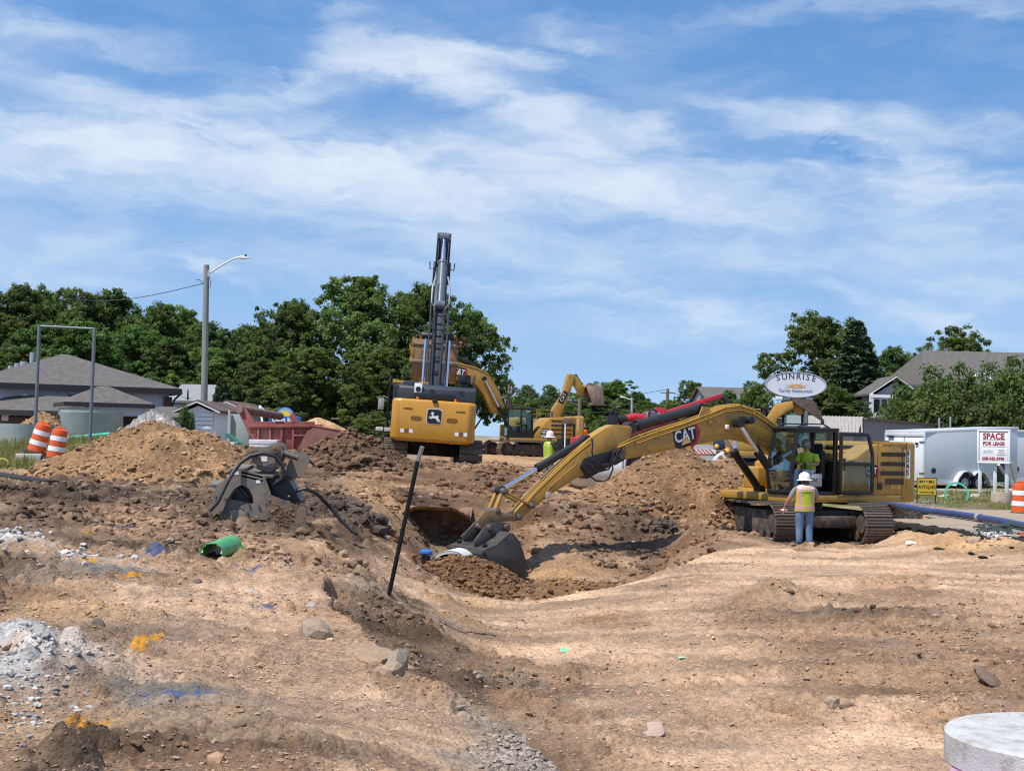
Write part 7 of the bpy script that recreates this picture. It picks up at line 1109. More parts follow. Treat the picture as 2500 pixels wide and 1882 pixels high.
def red_box():
    t = thing('steel_box', 'weathered red ribbed steel bedding box with a round cross tube', 'steel box'); RP = mat('faded_red_paint', (.285, .075, .062), .75, var=.25, scale=2.2, dirt=(.24, .15, .11), dirt_amt=.45, dirt_scale=2.4, bump=.2); Y0 = 47.8; c = lambda a, b, dy=0.0: P(400+a/3.33, 900+b/3.33, Y0+dy)
    def pl(pts, y0, y1, nm, m_=RP): mb = MB(); q = [c(a, b) for a, b in pts]; mb.prism([(v.x, v.z) for v in q], Y0+y0, Y0+y1); return mb.build(nm, m_, t, .012)
    low = [(690, 470), (1190, 470), (1130, 700), (900, 720), (770, 640)]; pl(low, 0, .06, 'near_panel'); pl([(a+30, b-22) for a, b in low], 2.3, 2.36, 'far_panel'); pl([(600, 330), (615, 292), (640, 288), (765, 470), (740, 600), (690, 530)], -.06, .12, 'near_upright'); pl([(935, 380), (965, 345), (1040, 462), (975, 462)], 2.2, 2.36, 'far_upright')
    mb = MB(); mb.bar(c(690, 465, -.05), c(1195, 465, -.05), .16, .12); mb.build('near_rail', RP, t, .01); mb = MB(); mb.bar(c(720, 443, 2.3), c(1225, 443, 2.3), .16, .12); mb.build('far_rail', RP, t, .01)
    mb = MB(); mb.cyl(c(612, 330, -.1), c(948, 385, 2.35), .14, n=18); mb.build('cross_tube', mat('rusty_tube', (.20, .125, .10), .85, var=.3, dirt=(.3, .22, .17), dirt_amt=.4), t, smooth=True)
    for a in (770, 868, 962, 1056): pl([(a-9, 472), (a+9, 472), (a+4, 690), (a-14, 690)], -.10, 0, 'rib')
    pl([(1060, 535), (1165, 535), (1155, 552), (1060, 552)], -.10, 0, 'short_rib')
    mb = MB(); A, B, C_, D = c(1190, 462, -.06), c(1530, 522, .4), c(1290, 610, -.3), c(1078, 668, -.25); mb._add([A, B, C_, D]+[v+Vector((0, .07, 0)) for v in (A, B, C_, D)], [(0, 1, 2, 3), (7, 6, 5, 4), (0, 4, 5, 1), (1, 5, 6, 2), (2, 6, 7, 3), (3, 7, 4, 0)]); mb.build('chute_side', mat('rust_red', (.15, .062, .048), .85, var=.35, scale=2, dirt=(.2, .13, .1), dirt_amt=.3), t)
    mb = MB(); mb.tube([A, B], .045, 6); mb.build('chute_edge', RP, t); mb = MB(); q = [c(770, 640, .1), c(1130, 700, .1), c(1150, 680, 2.3), c(790, 620, 2.3)]; mb._add(q, [(0, 1, 2, 3)]); mb.build('floor_plate', RP, t)
red_box()
def motel_sign():
    Y = 71; t = thing('motel_sign', 'blue roadside sign with half sun reading Days Inn behind the red box', 'sign'); BL = mat('sign_blue', (.015, .10, .34), .5); p, q = P(657, 1015, Y), P(735, 1036, Y); mb = MB(); mb.box(((p.x+q.x)/2, Y, (p.z+q.z)/2), (q.x-p.x, .3, p.z-q.z)); mb.build('board', BL, t, .02); ctr = P(697, 1016, Y); FM = lambda dy: Matrix(((1, 0, 0, ctr.x), (0, 0, -1, Y-dy), (0, 1, 0, ctr.z), (0, 0, 0, 1)))
    for r_, m_, dy, nm in ((.48, BL, .14, 'dome_rim'), (.43, mat('sign_pale_blue', (.22, .42, .60), .5), .147, 'dome_face')): flat([(r_*math.cos(R(k*9)), r_*math.sin(R(k*9))) for k in range(21)], FM(dy), m_, nm, t)
    sun = []
    for k in range(0, 33): a = R(k*180/32); rr = .34 if k % 2 else .25; sun.append((rr*math.cos(a), rr*math.sin(a)))
    flat(sun, FM(.154), mat('sign_sun', (.80, .62, .06), .5), 'half_sun', t); mc = P(694, 1025, Y); text_mesh('Days Inn', .34, DWHITE, 'lettering', t, Matrix(((1, 0, 0, mc.x), (0, 0, -1, Y-.154), (0, 1, 0, mc.z), (0, 0, 0, 1))), bold=.012, depth=.001)
    for px in (672, 720): p = P(px, 1036, Y); g = gz(p.x, Y); mb = MB(); mb.cyl((p.x, Y+.05, g), (p.x, Y+.05, p.z+.1), .09, n=8); mb.build('post', GALV, t)
motel_sign()
def car(px, py, Y, rz, label, col, name='car', L_=4.5, g=None):
    p = P(px, py, Y); g = gz(p.x, Y) if g is None else g; t = thing(name, label, 'car', (p.x, Y, g), rz); m_ = mat('car_'+label.split()[1], col, .25, var=.03, coat=.6); mb = MB(); mb.prism([(-L_/2, .32), (-L_/2+.05, .85), (-L_*.33, .95), (-L_*.2, 1.38), (L_*.12, 1.42), (L_*.27, .98), (L_*.47, .85), (L_/2, .62), (L_/2-.03, .32)], -.86, .86); mb.build('body', m_, t, .08, seg=3); mb = MB(); mb.prism([(-L_*.30, .97), (-L_*.19, 1.33), (L_*.11, 1.36), (L_*.23, .99)], -.87, .87); mb.build('window', DGL, t)
    for x in (-L_*.31, L_*.31):
        for y in (-.8, .8): mb = MB(); mb.cyl((x, y-.1, .33), (x, y+.1, .33), .33, n=16); w = mb.build('wheel', RUB, t, .02); mb = MB(); mb.cyl((x, y-.105, .33), (x, y+.105, .33), .19, n=12); mb.build('rim', GALV, w)
car(515, 1060, 72, R(170), 'parked dark car beside the timber light pole', (.02, .025, .035), g=P(515, 1046, 72).z-1.42)
p, q = P(508, 1056, 72), P(572, 1070, 72); t = thing('low_fence', 'low grey board fence behind the light pole', 'fence')
for k in range(14): mb = MB(); w = (q.x-p.x)/14; mb.box((p.x+w*(k+.5), 72, (p.z+q.z)/2-.2), (w*.94, .04, p.z-q.z+.5)); mb.build('board', mat('fence_grey', (.20, .20, .20), .9, var=.2), t)
p = P(546, 1046, 74); t = thing('garden_shed', 'tiny shed with white arched door beyond the fence', 'shed'); mb = MB(); mb.box((p.x, 74.6, p.z-.5), (1.0, 1.0, 1.4)); mb.build('wall', mat('shed_wood', (.32, .2, .13), .85), t); q = P(532, 1044, 73.9); mb = MB(); mb.box((q.x, 73.95, q.z-.3), (.32, .08, .9)); mb.cyl((q.x, 73.91, q.z+.15), (q.x, 73.99, q.z+.15), .16, n=16); mb.build('door', WHT, t)
# ------------------------------------------------------------------ middle distance
PIPEC = mat('new_concrete_pipe', (.60, .60, .585), .8, var=.06, scale=2, bump=.1)
def conc_pipe(a, b, r, label):
    t = thing('concrete_pipe', label, 'pipe', (0, 0, 0), 0, 'concrete pipes'); mb = MB(); mb.cyl(a, b, r, n=40, inner=.86); mb.build('barrel', PIPEC, t, smooth=True); d = (b-a).normalized(); mb = MB(); mb.cyl(b-d*.02, b+d*.10, r*.96, n=40, inner=.90); mb.build('spigot', PIPEC, t, smooth=True); mb = MB(); mb.cyl(b+d*.03, b+d*.06, r*.985, n=40, inner=.97); mb.build('gasket', RUB, t, smooth=True)
conc_pipe(P(1400, 1146, 46.0), P(1562, 1137, 42.6), .66, 'pale concrete pipe lying behind the spoil heap and boom joint'); conc_pipe(P(1140, 1385, 34.0), P(1098, 1402, 30.5), .52, 'white end of concrete pipe half buried in the trench')
t = thing('trench_pump', 'small pump with blue cap in the trench beside the pipe end', 'pump'); p = P(1040, 1362, 30.4); mb = MB(); mb.cyl((p.x, p.y, p.z-.35), (p.x, p.y, p.z+.06), .10, n=14); mb.build('body', BLK, t, .01); mb = MB(); mb.lathe([(.13, 0), (.155, .03), (.15, .07), (.07, .11), (.03, .12)], 18, (p.x, p.y, p.z+.08)); mb.build('cap', mat('pump_blue', (.03, .16, .42), .3), t, smooth=True)
def vac_truck():
    Y = 63; g = .95; t = thing('vacuum_truck', 'red vacuum truck with raised red boom and black filter tank', 'truck'); VR = mat('truck_red', (.50, .012, .025), .3, var=.08, coat=.4, dirt=(.3, .1, .08), dirt_amt=.15); c = lambda a, b, dy=0.0: P(1440+a/4.254, 860+b/4.254, Y+dy)
    mb = MB(); a, b = c(190, 660), c(290, 775); mb.box(((a.x+b.x)/2, Y+.5, (a.z+b.z)/2-.3), (b.x-a.x, 1.0, a.z-b.z+.6)); fb = mb.build('filter_box', BLK, t, .03); mb = MB(); p = c(260, 650); mb.cyl((p.x, Y+.5, p.z-.1), (p.x, Y+.5, p.z+.12), .22, n=16); mb.tube([(p.x-.15, Y+.3, p.z+.1), (p.x-.05, Y+.3, p.z+.3), (p.x+.25, Y+.3, p.z+.22)], .07, 8); mb.build('filter_cap', BLK, fb, smooth=True)
    mb = MB(); mb.cyl(c(285, 688, .4), c(400, 695, .4), .20, n=18); mb.build('silencer', BLK, t, smooth=True); mb = MB(); mb.tube([c(395, 695, .4), c(420, 680, .4), c(470, 672, .4), c(550, 676, .4), c(590, 705, .4), c(600, 760, .4)], .18, 16, radii=[.24, .18, .18, .18, .18, .18]); mb.build('suction_elbow', VR, t, smooth=True)
    mb = MB(); mb.bar(c(760, 640, .6), c(1370, 450, .9), .25, .22, (0, 0, 1)); bm = mb.build('boom', VR, t, .03); mb = MB(); mb.bar(c(800, 640, .4), c(1200, 530, .6), .12, .12); mb.build('boom_ram', VR, bm, .01); a = c(725, 640, .6); mb = MB(); mb.box((a.x, a.y, a.z-.1), (.5, .6, .75)); mb.build('boom_mount', VR, bm, .03)
    mb = MB(); mb.tube([c(1345, 460, .9), c(1400, 480, .9), c(1435, 520, .9), c(1440, 600, .9), c(1435, 800, .9)], .13, 10); mb.build('suction_hose', HOSE, bm, smooth=True)
    x0, x1 = c(330, 0).x, c(1250, 0).x; mb = MB(); mb.box(((x0+x1)/2, Y+1.4, g+1.75), (x1-x0, 1.9, 1.5)); mb.build('debris_tank', VR, t, .25, seg=4); mb = MB(); mb.box(((x0+x1)/2, Y+1.4, g+.8), (x1-x0+2, 1.0, .3)); mb.build('chassis', BLK, t, .02)
    a = c(660, 640, .2); mb = MB(); mb.box((a.x, Y+.3, a.z-.15), (.62, .1, .42)); mb.build('control_panel', mat('panel_grey', (.32, .33, .34), .5), t, .02); mb = MB(); mb.tube([c(600, 700, .2), c(620, 610, .2), c(660, 590, .2), c(700, 620, .2)], .05, 7); mb.build('small_hose', HOSE, t, smooth=True)
    for k in range(4):
        x = x0+.5+(x1-x0-1)*(k/3 if k < 3 else 1.12); mb = MB(); mb.cyl((x, Y+.35, g+.48), (x, Y+2.45, g+.48), .5, n=18); mb.build('wheel', RUB, t, .03)
    x = x0-1.2; mb = MB(); mb.prism([(x-.9, g+.7), (x-.95, g+1.5), (x-.3, g+1.65), (x+.1, g+1.75), (x+.95, g+1.7), (x+.95, g+.7)], Y+.5, Y+2.3); mb.build('hood', VR, t, .08)
vac_truck()
def barricade():
    Y = 51.5; t = thing('barricade', 'white barricade with slanted red stripes beyond the spoil heap', 'barricade'); a, b = P(1690, 1096, Y), P(1748, 1108, Y); w, h = b.x-a.x, a.z-b.z; mb = MB(); mb.box(((a.x+b.x)/2, Y, (a.z+b.z)/2), (w, .04, h)); bd = mb.build('board', DWHITE, t); n = 6
    for k in range(n): x = a.x+w*(k+.15)/n; s = w/n*.5; mb = MB(); mb._add([(x, Y-.023, b.z+.01), (x+s, Y-.023, b.z+.01), (max(x+s-h, a.x) if k else x+s*.6, Y-.023, a.z-.01), (max(x-h, a.x), Y-.023, a.z-.01)], [(0, 1, 2, 3)]); mb.build('stripe', mat('stripe_red', (.50, .10, .05), .5), bd)
    mb = MB(); p = P(1718, 1092, Y); mb.box((p.x, Y+.03, p.z+.02), (w*.8, .05, .16)); mb.box((p.x, Y+.03, b.z-.16), (w*.9, .05, .2)); mb.build('grey_panel', mat('panel_pale', (.45, .47, .48), .6), t)
    for x in (a.x+.08, b.x-.08): mb = MB(); mb.bar((x, Y+.06, gz(x, Y)-.1), (x, Y+.06, a.z+.12), .05, .05); mb.build('leg', GALV, t)
    for x, m_ in ((a.x-.06, 'lamp_amber'), (b.x+.02, 'lamp_amber')): mb = MB(); mb.lathe([(.02, 0), (.08, .03), (.09, .10), (.05, .16), (.01, .18)], 12, (x, Y-.02, a.z+.03)); mb.build('warning_lamp', mat('lamp_amber', (.75, .36, .03), .35), t, smooth=True)
    u = thing('light_machine', 'dark engine set with yellow mast beyond the spoil heap', 'machine'); p = P(1770, 1112, Y+.4); mb = MB(); mb.box((p.x, p.y+.3, p.z-.1), (.9, .6, .5)); mb.build('engine', BLK, u, .05); mb = MB(); mb.box((p.x-.05, p.y+.9, p.z+.45), (.5, .4, .5)); mb.build('box', mat('navy_box', (.03, .05, .09), .5), u, .03); q = P(1774, 1078, Y+.6); mb = MB(); mb.box((q.x, q.y, q.z-.3), (.09, .09, .8)); mb.build('mast', YEL, u, .01); mb = MB(); mb.cyl(P(1757, 1106, Y), P(1780, 1112, Y), .09, n=12); mb.build('drive_shaft', GALV, u, smooth=True)
    mb = MB(); mb.box((p.x, p.y+.3, (p.z-.3+gz(p.x, p.y))/2), (.7, .5, p.z-.3-gz(p.x, p.y))); mb.build('frame', BLK, u)
    mb = MB(); a, b = P(1794, 1070, 50), P(1796, 1128, 50); b.z = gz(b.x, 50)-.1; mb.cyl(b, a+Vector((0, 0, .3)), .085, n=12); tag(mb.build('grey_post', GALV, None, smooth=True), 'grey steel post behind the boom foot of the near machine', 'post')
barricade()
def loader_cab():
    Y = 80; t = thing('compact_loader', 'black compact loader seen past the tail of the second yellow machine', 'loader'); a, b = P(1373, 1036, Y), P(1404, 1092, Y); g = gz(a.x, Y); w = b.x-a.x; mb = MB()
    for x in (a.x+.05, b.x-.05):
        for y in (0, 1.1): mb.box((x, Y+y, (a.z+g)/2+.3), (.09, .09, a.z-g-.6))
    mb.box(((a.x+b.x)/2, Y+.55, a.z), (w, 1.25, .10)); mb.box(((a.x+b.x)/2, Y+.9, g+.75), (w+.5, 1.6, .8)); mb.build('cab_frame', BLK, t, .02); mb = MB(); p = P(1379, 1090, Y-.1); mb.cyl((p.x, Y-.1, g+.2), (p.x, Y-.1, a.z+.05), .04, n=8); mb.build('white_rod', DWHITE, t); mb = MB(); p = P(1388, 1034, Y); mb.box((p.x, Y+.2, p.z+.1), (.6, .5, .4)); mb.build('counter_box', mat('dull_brown', (.12, .08, .06), .8), t, .03)
    for x in (a.x-.1, b.x+.1): mb = MB(); mb.cyl((x, Y+.3, g+.4), (x, Y+1.6, g+.4), .4, n=16); mb.build('wheel', RUB, t)
    for k, (px, py) in enumerate([(1412, 1062), (1418, 1060), (1424, 1063), (1429, 1058), (1409, 1056)]):
        p = P(px, py, 118+3*k); mb = MB(); mb.lathe([(.3, -.9), (.3, 0), (.24, .55), (.2, .6)], 10, (p.x, p.y, p.z-.25)); tag(mb.build('far_drum', ORG), 'tiny far orange drum beyond the black loader, '+['nearest left', 'second', 'third', 'rightmost', 'farthest left'][k], 'traffic drum', 'far orange drums')
loader_cab()
# ------------------------------------------------------------------ right side
def pavement():
    rng = np.random.default_rng(9); zt = .47; t = tag(link('pavement', None), kind='structure'); edge = []
    ctrl = [(10.35, 38.6), (10.05, 36.2), (10.6, 34.0), (11.0, 32.2), (11.35, 30.6), (11.6, 29.0), (12.2, 26.0)]
    for i in range(len(ctrl)-1):
        for k in range(14): f = k/14; edge.append((ctrl[i][0]*(1-f)+ctrl[i+1][0]*f+rng.normal(0, .045), ctrl[i][1]*(1-f)+ctrl[i+1][1]*f+rng.normal(0, .03)))
    n = len(edge); out = [(24, 26), (26, 36), (24, 44.6), (16, 44.6), (12.2, 43.6), (10.6, 41)]; top = edge+out; N_ = len(top); mb = MB(); mb._add([(a, b, zt+.02*math.sin(i*1.3)*(i < n)) for i, (a, b) in enumerate(top)]+[(a+(.05*math.sin(i*2.1) if i < n else 0), b, zt-.16) for i, (a, b) in enumerate(top)], [tuple(range(N_))[::-1]]); me = bpy.data.meshes.new('asphalt_sheet'); me.from_pydata(mb.v[:N_], [], [tuple(range(N_))]); me.materials.append(mat('grey_asphalt', (.205, .195, .185), .95, var=.16, scale=2.5, bump=.3, bscale=40, dirt=(.34, .26, .18), dirt_amt=.8, dirt_scale=.5)); o = link('asphalt_sheet', me, t)
    bm = bmesh.new(); bm.from_mesh(me); bmesh.ops.recalc_face_normals(bm, faces=bm.faces)
    if bm.faces[0].normal.z < 0: bmesh.ops.reverse_faces(bm, faces=bm.faces)
    bm.to_mesh(me); bm.free()
    # the broken black edge, in chunks
    BA = mat('black_asphalt', (.028, .026, .026), .95); ed = edge
    for i in range(0, n-1, 2):
        a, b = Vector((*ed[i], zt)), Vector((*ed[min(i+2, n-1)], zt)); mb = MB(); d = rng.uniform(.10, .19); mb.bar(a-Vector((.04, 0, d/2+.006)), b-Vector((.04, 0, d/2+.006+rng.uniform(-.02, .02))), rng.uniform(.10, .2), d); mb.build('broken_edge', BA, t, .015)
    return t
pavement()
for i, (px, py, s, lb) in enumerate([(2296, 1343, .13, 'left black shard of asphalt on the tan bank'), (2372, 1352, .11, 'upper black shard of asphalt right of the first'), (2402, 1365, .15, 'long black shard of asphalt on the tan bank'), (2385, 1318, .12, 'black shard stuck in the bank below the pavement'), (2345, 1312, .10, 'small dark shard under the pavement edge'), (2470, 1340, .10, 'dark shard near the right edge of the bank')]): o = rock(px, py, s, (.03, .027, .025), lb, (1.5, .8, .35), 30+i, .3, 1); o.name = 'asphalt_shard'; o['category'] = 'asphalt shard'; o['group'] = 'asphalt shards'
BLP = mat('blue_pipe_plastic', (.032, .052, .165), .5, var=.12, scale=3, dirt=(.42, .40, .40), dirt_amt=.18, dirt_scale=6)
t = thing('blue_pipe', 'long blue plastic pipe lying across the pavement at right', 'pipe'); pts = [PG(a, b, .58) for a, b in [(2120, 1226), (2160, 1229), (2205, 1236), (2260, 1246), (2330, 1254), (2390, 1263), (2450, 1273), (2500, 1283), (2570, 1297)]]; mb = MB(); mb.tube(pts, .088, 14); mb.build('barrel', BLP, t, smooth=True); d = (pts[6]-pts[5]).normalized(); mb = MB(); mb.cyl(pts[5]-d*.09, pts[5]+d*.09, .108, n=16); mb.build('coupling', mat('pale_coupling', (.36, .33, .36), .6), t, smooth=True)
mb = MB(); q = [PG(a, b, .55) for a, b in [(2080, 1222), (2110, 1224), (2145, 1229), (2180, 1229)]]; mb.tube(q, .09, 12); tag(mb.build('aqua_pipe_end', AQUA, None, smooth=True), 'pale aqua pipe end at the start of the blue pipe', 'pipe')
def netting():
    rng = np.random.default_rng(5); t = thing('geogrid_scraps', 'dark green geogrid strips crumpled at the pavement edge', 'netting'); m_ = mat('geogrid', (.03, .045, .038), .7)
    for k in range(7):
        a = PG(2345+rng.uniform(0, 60), 1284+rng.uniform(0, 14), .50); b = PG(2420+rng.uniform(0, 100), 1294+rng.uniform(0, 14), .5); mid = (a+b)/2+Vector((0, 0, rng.uniform(.02, .12))); mb = MB(); w = rng.uniform(.06, .16); n = 8; q = [a.lerp(mid, i/4) if i < 4 else mid.lerp(b, (i-4)/4) for i in range(9)]; vs = []
        for v in q: vs += [v+Vector((0, 0, .02)), v+Vector((.02, w, .03+rng.uniform(0, .04)))]
        mb._add(vs, [(2*i, 2*i+2, 2*i+3, 2*i+1) for i in range(8)]); o = mb.build('strip', m_, t); o.modifiers.new('thickness', 'SOLIDIFY').thickness = .008
    mb = MB(); a, b = PG(2415, 1292, .49), PG(2530, 1296, .49); mb.tube([a, a.lerp(b, .45)+Vector((0, 0, .14)), b], .05, 8, radii=[.02, .09, .03]); mb.build('fold', m_, t, smooth=True)
    n = 90; pos = np.array([PG(2425+rng.normal(0, 22), 1303+rng.normal(0, 4), .49)[:] for _ in range(n)]); o = stones('broken_concrete', pos, rng.uniform(.015, .06, n), np.array((.52, .50, .48))*rng.uniform(.6, 1.25, (n, 1)), None, 1, 6); o['label'] = 'white bits of broken concrete at the pavement edge'
    p = PG(2496, 1306, .49); mb = MB(); mb.box((p.x+.1, p.y, p.z+.03), (.35, .25, .05)); tag(mb.build('orange_scrap', ORG), 'orange plastic scrap at the right edge of the pavement', 'scrap')
netting()
for k, (px, py, lb) in enumerate([(2222, 1248, 'dark clod row on the pavement beside the small gravel heap'), (2270, 1254, 'dark clods on the pavement under the blue pipe')]):
    p = PG(px, py, .47); n = 40; rng = np.random.default_rng(k); pos = np.stack([p.x+rng.normal(0, .22, n), p.y+rng.normal(0, .1, n), np.full(n, .49)], -1); o = stones('clod_row', pos, rng.uniform(.015, .06, n), np.array((.16, .11, .075))*rng.uniform(.6, 1.3, (n, 1)), None, 1, k); o['label'] = lb
TRW = mat('trailer_white', (.72, .73, .75), .4, var=.04, dirt=(.5, .47, .43), dirt_amt=.12); TRG = mat('trailer_silver', (.62, .64, .67), .4, 0, var=.05, scale=1.2, grain=(1, 1, .3)); TRIM = mat('trailer_trim', (.72, .73, .74), .35, .3)
def trailer(label, corner, ang, L_, Wd, z0, h0, h1, g, wheels=True, seed=0):
    t = thing('enclosed_trailer', label, 'trailer', (*corner, 0), ang, 'white enclosed trailers'); mb = MB(); mb._add([(0, 0, z0), (L_, 0, z0+.10), (L_, Wd, z0+.10), (0, Wd, z0), (0, 0, h0), (L_, 0, h1), (L_, Wd, h1), (0, Wd, h0)], [(3, 2, 1, 0), (0, 1, 5, 4), (1, 2, 6, 5), (2, 3, 7, 6), (3, 0, 4, 7), (4, 5, 6, 7)]); mb.build('body', TRG, t, .01)
    mb = MB(); mb._add([(-.03, -.03, h0-.02), (L_+.03, -.03, h1-.02), (L_+.03, Wd+.03, h1-.02), (-.03, Wd+.03, h0-.02), (-.03, -.03, h0+.09), (L_+.03, -.03, h1+.09), (L_+.03, Wd+.03, h1+.09), (-.03, Wd+.03, h0+.09)], [(3, 2, 1, 0), (0, 1, 5, 4), (1, 2, 6, 5), (2, 3, 7, 6), (3, 0, 4, 7), (4, 5, 6, 7)]); mb.build('roof', TRIM, t, .02)
    for k, y in enumerate((.05, Wd/2+.02)):
        mb = MB(); mb.box((-.03, y+Wd/4-.03, (z0+h0)/2-.05), (.05, Wd/2-.08, h0-z0-.28)); d = mb.build('rear_door', TRW, t, .012)
        for z in (z0+.4, h0-.35): mb = MB(); mb.box((-.065, y+(.04 if k == 0 else Wd/2-.14), z), (.04, .26, .05)); mb.build('hinge', STL, d)
    mb = MB(); mb.box((-.02, .02, (z0+h0)/2), (.07, .09, h0-z0)); mb.box((-.02, Wd-.02, (z0+h0)/2), (.07, .09, h0-z0)); mb.box((-.03, Wd/2, h0-.08), (.08, Wd, .14)); mb.build('corner_trim', TRIM, t, .01); mb = MB(); mb.box((-.09, .35, h0-.42), (.06, .14, .07)); mb.box((-.09, Wd-.35, h0-.16), (.06, .3, .07)); mb.build('lamp', DBLK, t)
    mb = MB(); mb.box((L_/2, -.012, z0+.06), (L_, .03, .12)); mb.build('side_sill', TRIM, t)
    if wheels:
        for x in (2.05, 2.82):
            mb = MB(); mb.cyl((x, -.12, g+.33), (x, .12, g+.33), .33, n=26); w = mb.build('wheel', RUB, t, .03); mb = MB(); mb.cyl((x, -.135, g+.33), (x, .0, g+.33), .19, n=18); rm = mb.build('rim', GALV, w, .01)
            for k in range(8): a = k*.785; mb = MB(); mb.box((x+.12*math.cos(a), -.14, g+.33+.12*math.sin(a)), (.045, .012, .045)); mb.build('rim_hole', DBLK, w)
        prof = [(1.45, g+.22), (1.62, g+.55), (1.85, g+.76), (2.1, g+.80), (2.3, g+.74), (2.44, g+.62), (2.58, g+.74), (2.8, g+.80), (3.05, g+.74), (3.25, g+.52), (3.4, g+.22)]; mb = MB()
        for i in range(len(prof)-1): mb.bar((prof[i][0], -.10, prof[i][1]), (prof[i+1][0], -.10, prof[i+1][1]), .30, .03, (0, 0, 1))
        mb.build('fender', TRIM, t); mb = MB(); mb.prism(prof, -.02, .03); mb.build('wheel_recess', BLK, t)
    mb = MB(); mb.box((L_*.80, -.02, z0+.55), (.5, .05, .95)); mb.build('side_hatch', DBLK, t, .01); mb = MB(); mb.cyl((.45, -.02, z0+.5), (.45, -.05, z0+.5), .11, n=16); mb.build('reflector', DBLK, t)
    mb = MB(); mb.bar((L_, Wd/2, z0+.05), (L_+1.2, Wd/2, z0-.15), .1, .1); mb.cyl((L_+1.1, Wd/2, g), (L_+1.1, Wd/2, z0+.2), .04, n=8); mb.build('tongue', STL, t); mb = MB(); mb.cyl((.3, .1, g), (.3, .1, z0+.05), .05, n=8); mb.build('stand', STL, t)
A0 = P(2257, 1181, 54.0); trailer('white and silver enclosed trailer with tandem wheels behind the lease sign', (A0.x, A0.y), math.atan2(.485, .874), 5.15, 2.1, 1.0, 2.96, 3.22, .70); A1 = P(2462, 1170, 60.5); trailer('second grey trailer cut off by the right edge', (A1.x, A1.y), R(24), 5.2, 2.1, 1.05, 3.15, 3.25, .8)
def front_M(o, right, up=Vector((0, 0, 1))):
    right = right.normalized(); n = right.cross(up); return Matrix(((right.x, up.x, n.x, o.x), (right.y, up.y, n.y, o.y), (right.z, up.z, n.z, o.z), (0, 0, 0, 1)))
def lease_sign():
    t = thing('lease_sign', 'white board sign reading SPACE FOR LEASE on three posts', 'sign'); a, b = P(2387, 1130, 50.3), P(2467, 1132, 49.5); zt = P(2427, 1049, 50).z; zb = P(2427, 1131, 50).z; a.z = b.z = zb; d = (b-a); w, h = d.length, zt-zb; M = front_M(a, d); WB = mat('sign_white', (.86, .86, .86), .5, var=.03); mb = MB(); mb.M = M; mb.box((w/2, h/2, 0), (w, h, .09)); mb.build('board', WB, t, .012); mb = MB(); mb.M = M
    for c, s in (((w/2, .03, .05), (w, .06, .05)), ((w/2, h-.03, .05), (w, .06, .05)), ((.03, h/2, .05), (.06, h-.124, .05)), ((w-.03, h/2, .05), (.06, h-.124, .05))): mb.box(c, s)
    mb.build('frame', WB, t, .01); mb = MB(); mb.M = M
    for c, s in (((w/2, .072, .05), (w-.13, .02, .02)), ((w/2, h-.072, .05), (w-.13, .02, .02)), ((.072, h/2, .05), (.02, h-.17, .02)), ((w-.072, h/2, .05), (.02, h-.17, .02))): mb.box(c, s)
    mb.build('frame_groove', mat('groove_grey', (.35, .35, .37), .7), t)
    RT = mat('sign_crimson', (.36, .02, .04), .5); GT = mat('sign_grey_text', (.28, .28, .30), .5); PT = mat('sign_pale_text', (.60, .60, .62), .5); T_ = lambda x, y: M @ Matrix.Translation((x, y, .052))
    text_mesh('SPACE', .285, RT, 'lettering', t, T_(w*.5, h*.80), bold=.012, sx=.98); text_mesh('FOR LEASE', .175, RT, 'lettering', t, T_(w*.5, h*.585), bold=.008, sx=.96); text_mesh('608-345-3998', .155, RT, 'lettering', t, T_(w*.49, h*.135), bold=.006, sx=.92); text_mesh('MPA', .20, PT, 'lettering', t, T_(w*.33, h*.34), bold=.006, shear=.25)
    for k, s in enumerate(('Madison', 'Property', 'Management')): text_mesh(s, .062, GT, 'lettering', t, T_(w*.74, h*(.395-.065*k)), bold=.002, shear=.2)
    for y in (.70, .50): mb = MB(); mb.M = M; mb.box((w/2, h*y, .048), (w*.72, .012, .006)); mb.build('rule', RT, t)
    for px, py, Y in ((2395, 1214, 50.25), (2432, 1208, 49.9), (2461, 1204, 49.65)):
        p = P(px, 1125, Y); g = gz(p.x, Y)-.1; mb = MB(); mb.box((p.x, Y+.10, (g+p.z)/2), (.11, .09, p.z-g)); mb.build('post', WHT, t, .008)
    for (x0, y0), (x1, y1) in (((2438, 1134), (2482, 1190)), ((2466, 1128), (2484, 1180))): mb = MB(); q0, q1 = P(x0, y0, 50.5), P(x1, y1, 52.6); q1.z = gz(q1.x, q1.y); mb.bar(q0, q1, .09, .05); mb.build('brace', WHT, t)
lease_sign()
